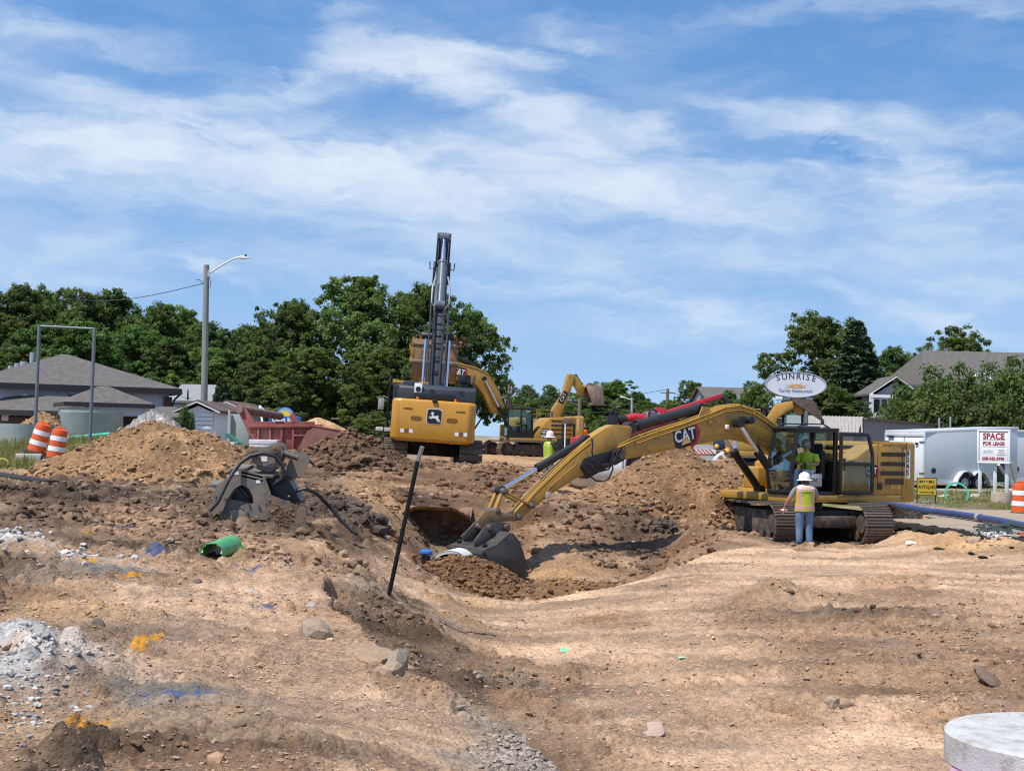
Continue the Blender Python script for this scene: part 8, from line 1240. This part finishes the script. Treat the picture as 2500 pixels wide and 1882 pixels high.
def antiques_sign():
    Y = 46.0; t = thing('antiques_sign', 'small yellow sign reading BUY and SELL ANTIQUES with an arrow', 'sign'); a, b = P(2238, 1209, Y), P(2286, 1210, Y); zt, zb = P(2262, 1166, Y).z, P(2262, 1209, Y).z; a.z = b.z = zb; d = b-a; w, h = d.length, zt-zb; M = front_M(a, d); mb = MB(); mb.M = M; mb.box((w/2, h/2, 0), (w, h, .03)); mb.build('frame', DBLK, t); mb = MB(); mb.M = M; mb.box((w/2, h/2, .017), (w-.04, h-.04, .01)); mb.build('face', mat('sign_yellow', (.62, .40, .02), .5, var=.06), t); T_ = lambda x, y: M @ Matrix.Translation((x, y, .0235))
    text_mesh('BUY & SELL', .098, DBLK, 'lettering', t, T_(w/2, h*.77), bold=.006, sx=1.02); text_mesh('ANTIQUES', .155, DBLK, 'lettering', t, T_(w/2, h*.47), bold=.005, sx=.78); flat([(-.24, -.012), (.17, -.012), (.17, -.035), (.25, 0), (.17, .035), (.17, .012), (-.24, .012)], T_(w/2, h*.17), DBLK, 'arrow', t, .002)
    for x in (.02, w-.02): p = M @ Vector((x, 0, 0)); g = gz(p.x, Y)-.1; mb = MB(); mb.bar((p.x, Y+.02, g), (p.x, Y+.02, zb+.02), .03, .03); mb.build('leg', DBLK, t)
antiques_sign()
p = P(2334, 1207, 47.2); t = thing('pipe_hoop', 'short ring of aqua green pipe standing on the grass', 'pipe ring', p); mb = MB(); mb.cyl((0, -.07, .02), (.05, .12, .02), .40, n=44, inner=.84); mb.build('ring', AQUA, t, smooth=True)
p = P(2444, 1232, 46.6); t = thing('concrete_stub', 'round tan concrete stub beside the lease sign', 'concrete ring', (p.x, p.y, gz(p.x, p.y)-.08)); mb = MB(); mb.lathe([(.335, 0), (.335, .40), (.325, .43), (.18, .43), (.18, .30)], 30); mb.build('barrel', mat('tan_concrete', (.42, .34, .255), .9, var=.12, bump=.25), t, smooth=True)
mb = MB(); mb.bar((P(2215, 1188, 52.5).x, 52.4, .78), (P(2500, 1192, 52.8).x, 52.8, .74), .2, .16); tag(mb.build('kerb', CONC, None, .02), 'pale concrete kerb in front of the trailers', 'kerb'); mb = MB(); a = P(2255, 1190, 53.2); me = MB(); me.box((21, 57, .69), (14, 8.2, .04)); o = me.build('car_park', mat('grey_asphalt', (.205, .195, .185))); tag(o, None, None, None, 'structure')
for i, (px, Y, lb) in enumerate(((2382, 48.2, 'flat tan stone left of the lease sign post'), (2300, 49.0, 'pale flat stone on the verge below the trailer'))): rock(px, 1213, .22, (.42, .36, .29), lb, (1.6, 1, .3), 60+i)
def oval_sign():
    Y = 64.0; t = thing('oval_sign', 'oval white sign reading SUNRISE Family Restaurant with orange sun', 'sign'); c = P(1943, 939, Y); hw, hh = 1.425, .595; M = front_M(c, Vector((math.cos(R(1)), math.sin(R(1)), 0))); E = lambda f: [(hw*f*math.cos(R(k*6)), hh*f*math.sin(R(k*6))) for k in range(60)]; 
    mb = MB(); pts = E(1.0); mb.M = M; n = 60; mb._add([(a, b, .0) for a, b in pts]+[(a, b, -.42) for a, b in pts], [tuple(range(n)), tuple(range(n, 2*n))[::-1]]+[(i, i+n, (i+1) % n+n, (i+1) % n) for i in range(n)]); mb.build('cabinet', mat('sign_charcoal', (.085, .09, .10), .5), t, smooth=True)
    rim = MB(); rim.M = M
    q = E(1.0); r_ = E(.955); rim._add([(a, b, .0) for a, b in q]+[(a, b, .03) for a, b in q]+[(a*.995, b*.99, .03) for a, b in r_]+[(a*.995, b*.99, .006) for a, b in r_], sum([[(i, (i+1) % n, n+(i+1) % n, n+i), (n+i, n+(i+1) % n, 2*n+(i+1) % n, 2*n+i), (2*n+i, 2*n+(i+1) % n, 3*n+(i+1) % n, 3*n+i)] for i in range(n)], [])); rim.build('rim', mat('rim_grey', (.42, .43, .46), .5), t)
    flat([(a, b) for a, b in E(.955)], M @ Matrix.Translation((0, 0, .004)), mat('sign_face', (.72, .73, .77), .35, var=.03), 'face', t); NV = mat('sign_navy', (.045, .04, .075), .5); OR = mat('sign_sun_orange', (.70, .33, .07), .5)
    for k, ch in enumerate('SUNRISE'):
        a = R(118-k*9.4*1.0); xs = [-.83, -.53, -.20, .12, .345, .55, .83][k]; ys = .27+.10*(1-(xs/.9)**2); rot = -math.atan(.24*xs/.9); text_mesh(ch, .40, NV, 'lettering', t, M @ Matrix.Translation((xs, ys, .012)) @ Matrix.Rotation(rot, 4, 'Z'), bold=.006, sx=.95)
        if False:
            for sy in (-1, 1): flat([(-.12 if ch in 'UNR' else -.07, -.010), (.12 if ch in 'UNR' else .07, -.010), (.12 if ch in 'UNR' else .07, .010), (-.12 if ch in 'UNR' else -.07, .010)], M @ Matrix.Translation((xs, ys, .0135)) @ Matrix.Rotation(rot, 4, 'Z') @ Matrix.Translation((0, .138*sy, 0)), NV, 'serif', t, .001) if (ch in 'NRI' and sy < 0) or ch in 'I' else None
    text_mesh('Family Restaurant', .215, mat('sign_text_grey', (.14, .14, .17), .5), 'lettering', t, M @ Matrix.Translation((.0, -.295, .012)), bold=.003, sx=1.0); cx_, cy_ = .03, -.165
    rays = []
    for k in range(13):
        a = R(-4+k*188/12); Ls = [.70, .52, .62, .42, .50, .34, .40, .34, .50, .42, .62, .52, .78][k]*1.0; a = math.pi-a; w = .045; rays.append((Ls, a))
    for Ls, a in rays: flat([(cx_+Ls*math.cos(a), max(cy_+Ls*math.sin(a)*.62, cy_)), (cx_+.13*math.cos(a-.22), cy_+.13*abs(math.sin(a-.22))), (cx_+.13*math.cos(a+.22), cy_+.13*abs(math.sin(a+.22)))], M @ Matrix.Translation((0, 0, .011)), OR, 'sun_ray', t, .002)
    flat([(cx_+.20*math.cos(R(k*10)), cy_+.18*math.sin(R(k*10))) for k in range(19)], M @ Matrix.Translation((0, 0, .0145)), OR, 'sun_disc', t, .002); flat([(cx_+.11*math.cos(R(k*10)), cy_+.10*math.sin(R(k*10))) for k in range(19)]+[(cx_+.075*math.cos(R(180-k*10)), cy_+.065*math.sin(R(180-k*10))) for k in range(19)], M @ Matrix.Translation((0, 0, .018)), MATS['sign_face'], 'sun_arc', t, .002)
    for x in (-.45, .55): p = M @ Vector((x, -hh*.9, -.2)); g = gz(p.x, p.y); mb = MB(); mb.cyl((p.x, p.y, g), (p.x, p.y, p.z), .09, n=10); mb.build('post', STL, t)
    for x in (-.78, -.42, .62): p = M @ Vector((x, -.66-(.02 if x == -.42 else 0), .1)); mb = MB(); mb.box(p, (.30, .16, .16)); mb.build('flood_lamp', WHT if x < -.5 else STL, t, .02)
oval_sign()
# ------------------------------------------------------------------ foreground things
def manhole_lid():
    Y = 8.84; c = P(2621, 1796, Y); t = thing('round_concrete_slab', 'thick round concrete slab at the lower right corner', 'concrete slab', (c.x, c.y, 0)); r = .78; z1 = c.z; z0 = z1-.20; mb = MB(); mb.lathe([(r-.012, z0), (r, z0+.012), (r, z1-.016), (r-.016, z1), (.34, z1+.002), (.30, z1-.004), (.02, z1-.004)], 96); mb.build('slab', LIDC, t, smooth=True)
    g = gz(c.x, c.y); mb = MB(); h = z0-g+.03; mb.box((-.47, -.32, g-.03+h/2), (.80, .9, h), Matrix.Rotation(R(-24), 3, 'Z')); tag(mb.build('foam_block', mat('pink_foam', (.42, .24, .36), .8, var=.1, bump=.2), None, .01), 'pink purple foam block under the round concrete slab', 'foam block').location = (c.x, c.y, 0)
    mb = MB(); mb.box((c.x+.5, c.y+.25, g+h/2-.03), (.5, .5, h)); tag(mb.build('foam_block', MATS['pink_foam'], None, .01), 'second foam block hidden behind under the concrete slab', 'foam block')
manhole_lid()
p = GH(1600, 1800); mb = MB(); mb.prism([(-.09, 0), (-.10, .04), (-.055, .06), (-.05, .15), (.01, .155), (.075, .15), (.085, .03), (.04, -.005)], 0, .012); o = tag(mb.build('cardboard_scrap', mat('pinkish_card', (.44, .32, .255), .9, var=.12, bump=.3), None, .003), 'torn square of pinkish cardboard on the gravel floor', 'cardboard'); o.location = (p.x, p.y, p.z+.012); o.rotation_euler = (R(-52), 0, R(6))
p = GH(1378, 1592); mb = MB(); mb._add([(-.05, -.02, .01), (.04, -.03, .012), (.055, .02, .03), (0, .06, .05), (-.05, .045, .04)], [(0, 1, 2, 3, 4)]); o = tag(mb.build('green_scrap', mat('scrap_green', (.20, .62, .33), .5)), 'small bright green plastic scrap on the gravel floor', 'scrap'); o.location = p; o.modifiers.new('thickness', 'SOLIDIFY').thickness = .006
p = GH(1664, 1608); mb = MB(); mb._add([(-.05, -.02, .012), (.04, -.01, .015), (.05, .03, .02), (-.03, .04, .02)], [(0, 1, 2, 3)]); o = tag(mb.build('green_scrap', mat('scrap_pale', (.42, .58, .40), .6)), 'pale green scrap half buried right of the bright one', 'scrap'); o.location = p; o.modifiers.new('thickness', 'SOLIDIFY').thickness = .006
p = GH(2222, 1330); mb = MB(); mb._add([(-.12, -.03, .02), (.12, -.05, .03), (.15, .05, .06), (-.08, .07, .07), (0, 0, .1)], [(0, 1, 4), (1, 2, 4), (2, 3, 4), (3, 0, 4)]); o = tag(mb.build('paper_scrap', DWHITE), 'crumpled white scrap below the right-hand track', 'scrap'); o.location = p
# ------------------------------------------------------------------ people
SKIN = mat('skin', (.36, .19, .125), .6, var=.08); JEAN = mat('blue_jeans', (.115, .185, .29), .85, var=.28, scale=7, bump=.4, bscale=14, grain=(1, 1, .5)); LIME = mat('lime_cloth', (.36, .50, .03), .75, var=.10, scale=5, bump=.3, bscale=12); LIMEV = mat('lime_vest', (.36, .50, .03), .75, var=.12, scale=5, bump=.3, bscale=12); VOR = mat('vest_orange', (.78, .27, .16), .65, var=.08); VSI = mat('vest_silver', (.42, .33, .34), .35, var=.12); VPK = mat('vest_pale_pink', (.78, .55, .44), .6); BOOT = mat('boot', (.075, .065, .06), .85, var=.3, dirt=(.2, .15, .11), dirt_amt=.2); HAT = mat('hard_hat_white', (.80, .80, .82), .35, var=.02); GREYS = mat('grey_shirt', (.22, .20, .24), .85); PANT = mat('dull_trousers', (.17, .17, .15), .9, var=.2); HAIR = mat('dark_hair', (.035, .025, .02), .8)
def skin_body(name, J, E, mats, pick, parent, M):
    """one continuous figure grown over a joint skeleton; pick(person-space point) gives the material index"""
    me = bpy.data.meshes.new('skeleton'); keys = list(J); me.from_pydata([J[k][0] for k in keys], [(keys.index(a), keys.index(b)) for a, b in E], []); o = bpy.data.objects.new('skeleton', me); COL.objects.link(o); o.modifiers.new('skin', 'SKIN'); sub = o.modifiers.new('sub', 'SUBSURF'); sub.levels = sub.render_levels = 2
    if not me.skin_vertices: me.skin_vertices.new() if hasattr(me.skin_vertices, 'new') else None
    for i, k in enumerate(keys): r = J[k][1]; sv = me.skin_vertices[0].data[i]; sv.radius = r if isinstance(r, tuple) else (r, r); sv.use_root = (k == 'pelvis')
    bpy.context.view_layer.update(); ev = o.evaluated_get(bpy.context.evaluated_depsgraph_get()); nm = bpy.data.meshes.new_from_object(ev); bpy.data.objects.remove(o)
    nm.materials.clear()
    for m_ in mats: nm.materials.append(m_)
    for p in nm.polygons: p.material_index = pick(p.center); p.use_smooth = True
    nm.transform(M); nm.name = name; return link(name, nm, parent)
def hand(parent, M, w, d, up, side, m_=SKIN, curl=.6):
    """palm with four bent fingers of unequal length and a thumb, from wrist w along d"""
    w, d, up = Vector(w), Vector(d).normalized(), Vector(up).normalized(); s = d.cross(up).normalized()*side; up = s.cross(d).normalized()*side; mb = MB(); mb.M = M; rot = Matrix((d, s, up)).transposed(); mb.box(w+d*.045, (.095, .082, .032), rot)
    for k, L_ in enumerate((.070, .080, .075, .058)):
        b = w+d*.09+s*(.031-.0205*k); mb.tube([b-d*.01, b+d*L_*.45-up*.012*curl, b+d*L_*.75-up*.04*curl, b+d*L_*.80-up*.065*curl], .0088, 6, radii=[.0095, .009, .0085, .0065])
    b = w+d*.03+s*.042; mb.tube([b-s*.01, b+s*.022+d*.02, b+s*.028+d*.05-up*.015, b+s*.018+d*.068-up*.025], .010, 6, radii=[.012, .011, .010, .007]); return mb.build('hand', m_, parent, smooth=True)
EDG = [('pelvis', 'waist'), ('waist', 'chest'), ('chest', 'neck'), ('neck', 'head'), ('head', 'crown'), ('chest', 'shL'), ('shL', 'elL'), ('elL', 'wrL'), ('chest', 'shR'), ('shR', 'elR'), ('elR', 'wrR'), ('pelvis', 'hipL'), ('hipL', 'knL'), ('knL', 'anL'), ('anL', 'toL'), ('pelvis', 'hipR'), ('hipR', 'knR'), ('knR', 'anR'), ('anR', 'toR')]
def joints(**k):
    J = {'pelvis': ((0, 0, .95), (.155, .115)), 'waist': ((0, 0, 1.12), (.15, .11)), 'chest': ((0, 0, 1.34), (.165, .115)), 'neck': ((0, .01, 1.50), .058), 'head': ((0, .025, 1.60), (.075, .088)), 'crown': ((0, .02, 1.69), (.066, .078)), 'shL': ((-.195, 0, 1.42), .068), 'elL': ((-.27, -.03, 1.14), .05), 'wrL': ((-.28, .08, .92), .034), 'shR': ((.195, 0, 1.42), .068), 'elR': ((.27, -.03, 1.14), .05), 'wrR': ((.28, .08, .92), .034),
         'hipL': ((-.095, 0, .86), .108), 'knL': ((-.11, .03, .48), .082), 'anL': ((-.12, -.01, .11), .070), 'toL': ((-.135, .16, .045), .048), 'hipR': ((.095, 0, .86), .108), 'knR': ((.11, .03, .48), .082), 'anR': ((.12, -.01, .11), .070), 'toR': ((.135, .16, .045), .048)}
    for a, v in k.items(): J[a] = (v, J[a][1]) if not (isinstance(v, list)) else (tuple(v[0]), v[1])
    return J
def torso_shell(name, parent, M, rings, paint, mats, n=56):
    """garment over the trunk: stacked ellipses (z, cx, cy, rx, ry); paint(angle, z) gives the material index"""
    V, F, I = [], [], []
    for z, cx, cy, rx, ry in rings:
        for k in range(n): a = 2*math.pi*k/n; V.append((cx+rx*math.cos(a), cy+ry*math.sin(a), z))
    for i in range(len(rings)-1):
        for k in range(n): b = (k+1) % n; F.append((i*n+k, i*n+b, (i+1)*n+b, (i+1)*n+k)); I.append(paint(2*math.pi*(k+.5)/n, (rings[i][0]+rings[i+1][0])/2))
    me = bpy.data.meshes.new(name); me.from_pydata([tuple(M @ Vector(v)) for v in V], [], F)
    for m_ in mats: me.materials.append(m_)
    me.polygons.foreach_set('material_index', I); me.polygons.foreach_set('use_smooth', [True]*len(F)); o = link(name, me, parent); return o
def lerp_rings(keys, n):
    out = []
    for i in range(n):
        f = i/(n-1)*(len(keys)-1); k = min(int(f), len(keys)-2); f -= k; f2 = f*f*(3-2*f) if False else f; out.append(tuple(keys[k][j]*(1-f2)+keys[k+1][j]*f2 for j in range(5)))
    return out
def hard_hat(parent, M, m_, c=(0, .02, 1.69), brim=.155, full=True, tilt=0.0, rad=.125, name='hard_hat'):
    T = M @ Matrix.Translation(c) @ Matrix.Rotation(tilt, 4, 'X'); mb = MB(); mb.M = T; pr = [(rad*1.0, -.03), (rad*1.0, .0), (rad*.97, .05), (rad*.83, .10), (rad*.55, .135), (rad*.2, .15), (.005, .152)]; mb.lathe(pr, 28, cap=False); mb.v = [v for v in mb.v]; h = mb.build(name, m_, parent, smooth=True); mb = MB(); mb.M = T
    if full: mb.lathe([(rad*.98, -.028), (rad*1.2, -.036), (brim+.03, -.055), (brim+.03, -.060), (rad*1.15, -.045), (rad*.97, -.036)], 28, cap=False)
    else: mb._add([(math.cos(a)*r_, math.sin(a)*r_, z) for r_, z in ((rad*.98, -.025), (rad*1.62, -.04), (rad*.98, -.034)) for a in [R(20+k*14) for k in range(11)]], [(i*11+k, i*11+k+1, (i+1)*11+k+1, (i+1)*11+k) for i in (0, 1) for k in range(10)])
    mb.build('brim', m_, h, smooth=True); mb = MB(); mb.M = T
    for s in (-.35, 0, .35): mb.tube([(rad*s*.9, -rad*.93*math.cos(s), .03), (rad*s*.85, -rad*.6, .115), (rad*s*.7, 0, .152), (rad*s*.85, rad*.6, .115), (rad*s*.9, rad*.93*math.cos(s), .03)], .007, 5)
    mb.build('ridge', m_, h, smooth=True); return h
def face(parent, M, c=(0, .02, 1.61), m_=SKIN):
    mb = MB(); mb.M = M @ Matrix.Translation(c); mb.tube([(0, .085, .035), (0, .105, .0), (0, .112, -.018), (0, .09, -.028)], .013, 7, radii=[.009, .012, .015, .008])
    for s in (-1, 1): mb.lathe([(.004, -.03), (.016, -.02), (.02, .0), (.016, .02), (.004, .03)], 8, (s*.082, .0, .0))
    mb.build('nose_and_ears', m_, parent, smooth=True); mb = MB(); mb.M = M @ Matrix.Translation(c)
    for s in (-1, 1): mb.box((s*.032, .084, .028), (.042, .02, .024))
    mb.box((0, .094, .032), (.03, .012, .008)); mb.build('sunglasses', DBLK, parent, .004); mb = MB(); mb.M = M @ Matrix.Translation(c); mb.box((0, .080, -.055), (.045, .014, .010)); mb.build('mouth', mat('lips', (.28, .11, .09), .6), parent, .003)
def near_worker():
    p = P(1963, 1333, 33.95); g = gz(p.x, p.y); p.z = float(_terrain_fields(np.array([p.x]), np.array([p.y]))[0][0])+.01; t = thing('person', 'worker in white hard hat, lime and orange vest and jeans, seen from behind', 'person', (p.x, p.y, p.z-.01), R(4)); t.scale = (1.2, 1.15, 1.0); M = Matrix.Identity(4); s = 1.0
    J = joints(elL=(-.315, .0, 1.16), wrL=(-.385, .10, .95), elR=(.285, .06, 1.15), wrR=(.16, .27, 1.10), neck=(0, .02, 1.50), head=(0, .05, 1.59), crown=(0, .05, 1.68), anL=(-.105, -.02, .11), toL=(-.14, .13, .045), anR=(.105, -.02, .11), toR=(.13, .13, .045), knL=(-.10, .02, .48), knR=(.10, .02, .48))
    skin_body('body', J, EDG, [SKIN, JEAN, GREYS, BOOT], lambda c: 3 if c.z < .105 else 1 if c.z < .985 and abs(c.x) < .25 else 2 if (c.z > 1.22 and c.z < 1.47 or (c.z > 1.02 and abs(c.x) < .2)) and c.z < 1.48 else 0, t, M)
    keys = [(.865, 0, .01, .205, .150), (.93, 0, .005, .205, .150), (1.05, 0, 0, .195, .145), (1.20, 0, 0, .20, .150), (1.34, 0, 0, .212, .155), (1.42, 0, 0, .205, .142), (1.475, 0, .005, .165, .115), (1.515, 0, .01, .09, .085)]
    def paint(a, z):
        x = math.cos(a); back = math.sin(a) < 0; ax = abs(x)
        if z > 1.425: return 3 if z > 1.455 or ax > .55 else 1
        if z > 1.385: return 3 if z > 1.405 else 2
        if .935 < z < .985: return 2
        if .985 <= z < 1.0 or .915 < z <= .935: return 1
        if .44 < ax < .82: return 2 if .56 < ax < .70 else 1
        if z > 1.365 and ax < .55: return 1
        return 0
    v = torso_shell('vest', t, M, lerp_rings(keys, 46), paint, [LIMEV, VOR, VSI, VPK]); text_mesh('CORRE', .075, mat('vest_green_print', (.10, .22, .02), .7), 'lettering', v, Matrix(((1, 0, 0, 0), (0, 0, -1, -.157), (0, 1, 0, 1.325), (0, 0, 0, 1))), bold=.004, sx=1.05)
    hard_hat(t, M, HAT, (0, .045, 1.665), .135, True, R(-4), .118); mb = MB(); mb.tube([(0, -.045, 1.52), (0, -.04, 1.60)], .066, 12); mb.build('hair', HAIR, t, smooth=True)
    hand(t, M, (-.385, .10, .95), (-.1, .12, -1), (1, 0, 0), 1); hand(t, M, (.16, .27, 1.10), (-.6, .8, -.2), (0, 0, 1), -1)
    u = thing('spray_can', 'red topped spray can in the hand of the worker seen from behind', 'spray can', (p.x, p.y, p.z)); mb = MB(); mb.cyl((-.40, .12, .875), (-.55, .10, .855), .034, n=14); mb.build('can', DWHITE, u, .004); mb = MB(); mb.cyl((-.545, .10, .856), (-.60, .095, .848), .035, .03, n=14); mb.build('cap', mat('can_red', (.60, .03, .05), .4), u, smooth=True)
near_worker()
def hat_worker():
    p = P(1338, 1205, 43.6); p.z = gz(p.x, p.y); t = thing('person', 'worker in white brimmed hat and lime vest half hidden behind the stick', 'person', p, R(-55)); M = Matrix.Scale(1.03, 4)
    J = joints(elR=(.28, .10, 1.18), wrR=(.2, .32, 1.12), elL=(-.28, .08, 1.16), wrL=(-.18, .30, 1.08)); skin_body('body', J, EDG, [SKIN, PANT, SEATM, BOOT], lambda c: 3 if c.z < .11 else 1 if c.z < .99 and c.y < .2 else 2 if c.z > 1.2 and c.z < 1.47 else 0, t, M)
    keys = [(.88, 0, .01, .205, .150), (1.05, 0, 0, .195, .145), (1.34, 0, 0, .21, .155), (1.42, 0, 0, .20, .14), (1.50, 0, .01, .10, .09)]; torso_shell('vest', t, M, lerp_rings(keys, 30), lambda a, z: 1 if .98 < z < 1.03 or (.5 < abs(math.cos(a)) < .68 and z > 1.03) else 0, [LIME, mat('vest_yellow_band', (.62, .62, .18), .5)]); hard_hat(t, M, mat('cream_hat', (.72, .66, .60), .8, var=.15, scale=12), (0, .025, 1.66), .15, True, 0, .12, 'sun_hat'); face(t, M)
    hand(t, M, (.2, .32, 1.12), (-.3, 1, 0), (0, 0, 1), -1); hand(t, M, (-.18, .30, 1.08), (.3, 1, 0), (0, 0, 1), 1)
hat_worker()
def seated(label, root, seat, detailed=True, hat=None, turn=-90, top=LIME, lean=.12):
    """operator on a cab seat; person space: y forward, x right"""
    bpy.context.view_layer.update(); t = thing('person', label, 'person'); t.matrix_world = root.matrix_world.copy(); M = Matrix.Translation(seat) @ Matrix.Rotation(R(turn), 4, 'Z')
    J = joints(pelvis=[(0, 0, .12), (.16, .12)], waist=(0, .02, .28), chest=(0, .10, .50), neck=(0, .16, .66), head=(0, .21, .75), crown=(0, .22, .84), shL=(-.20, .10, .56), elL=(-.29, .14, .32), wrL=(-.16, .38, .34), shR=(.20, .10, .56), elR=(.29, .14, .32), wrR=(.12, .38, .36), hipL=(-.10, .05, .10), knL=(-.15, .48, .15), anL=(-.15, .56, -.28), toL=(-.15, .72, -.33), hipR=(.10, .05, .10), knR=(.15, .48, .15), anR=(.15, .56, -.28), toR=(.15, .72, -.33))
    skin_body('body', J, EDG, [SKIN, JEAN, top, BOOT], lambda c: 3 if c.z < -.22 else 1 if (c.z < .20 and c.y > -.2) else 2 if c.z < .64 and c.y < .30 and not (abs(c.x) > .20 and c.z < .40) else 0, t, M)
    keys = [(.10, 0, .0, .185, .145), (.25, 0, .02, .185, .150), (.42, 0, .07, .195, .155), (.54, 0, .105, .19, .135), (.60, 0, .125, .16, .11), (.645, 0, .15, .085, .08)]; torso_shell('shirt', t, M, lerp_rings(keys, 24), lambda a, z: 0, [top])
    for s, e, w in (((-.20, .10, .56), (-.275, .13, .38), 0), ((.20, .10, .56), (.275, .13, .38), 0)): mb = MB(); mb.M = M; mb.tube([s, Vector(s).lerp(Vector(e), .5), e], .08, 12, radii=[.085, .082, .078]); mb.build('sleeve', top, t, smooth=True)
    hard_hat(t, M, hat, (0, .22, .825), .13, False, R(-14), .112, 'cap'); face(t, M, (0, .205, .745)); hand(t, M, (-.16, .38, .34), (.6, .5, -.1), (0, 0, 1), 1); hand(t, M, (.12, .38, .36), (-.6, .4, -.1), (0, 0, 1), -1); return t
CAMO = mat('camo_cap', (.34, .31, .27), .7, var=.75, scale=22, dirt=(.06, .055, .05), dirt_amt=.6, dirt_scale=18)
seated('operator in lime shirt, camouflage hard hat and sunglasses in the open near cab', EXC, (.42, .98, 1.70), hat=CAMO, turn=-62)
seated('operator in lime shirt in the cab of the second yellow machine', t3, (.60, .95, 1.84), hat=HAT)
def bending_worker():
    p = P(1752, 1100, 50.6); g = gz(p.x, p.y); t = thing('person', 'bending worker in orange hard hat and pale shirt beyond the spoil heap', 'person', (p.x-.15, p.y, min(g, p.z-1.45)), R(-80)); M = Matrix.Identity(4); J = joints(waist=(0, .06, 1.10), chest=(0, .24, 1.27), neck=(0, .40, 1.36), head=(0, .50, 1.40), crown=(0, .57, 1.44), shL=(-.19, .28, 1.31), elL=(-.25, .42, 1.06), wrL=(-.2, .55, .84), shR=(.19, .28, 1.31), elR=(.25, .42, 1.06), wrR=(.2, .55, .84)); skin_body('body', J, EDG, [SKIN, JEAN, mat('pale_shirt', (.50, .53, .60), .85), BOOT], lambda c: 3 if c.z < .11 else 1 if c.z < 1.0 and c.y < .3 else 2 if c.y < .38 or (c.z > 1.05 and abs(c.x) > .15) else 0, t, M); hard_hat(t, M @ Matrix.Translation((0, .52, 1.42)) @ Matrix.Rotation(R(-50), 4, 'X'), mat('hat_orange', (.75, .30, .02), .4), (0, 0, 0), .14, True, 0, .125)
    hand(t, M, (-.2, .55, .84), (0, .3, -1), (1, 0, 0), 1); hand(t, M, (.2, .55, .84), (0, .3, -1), (1, 0, 0), -1)
bending_worker()
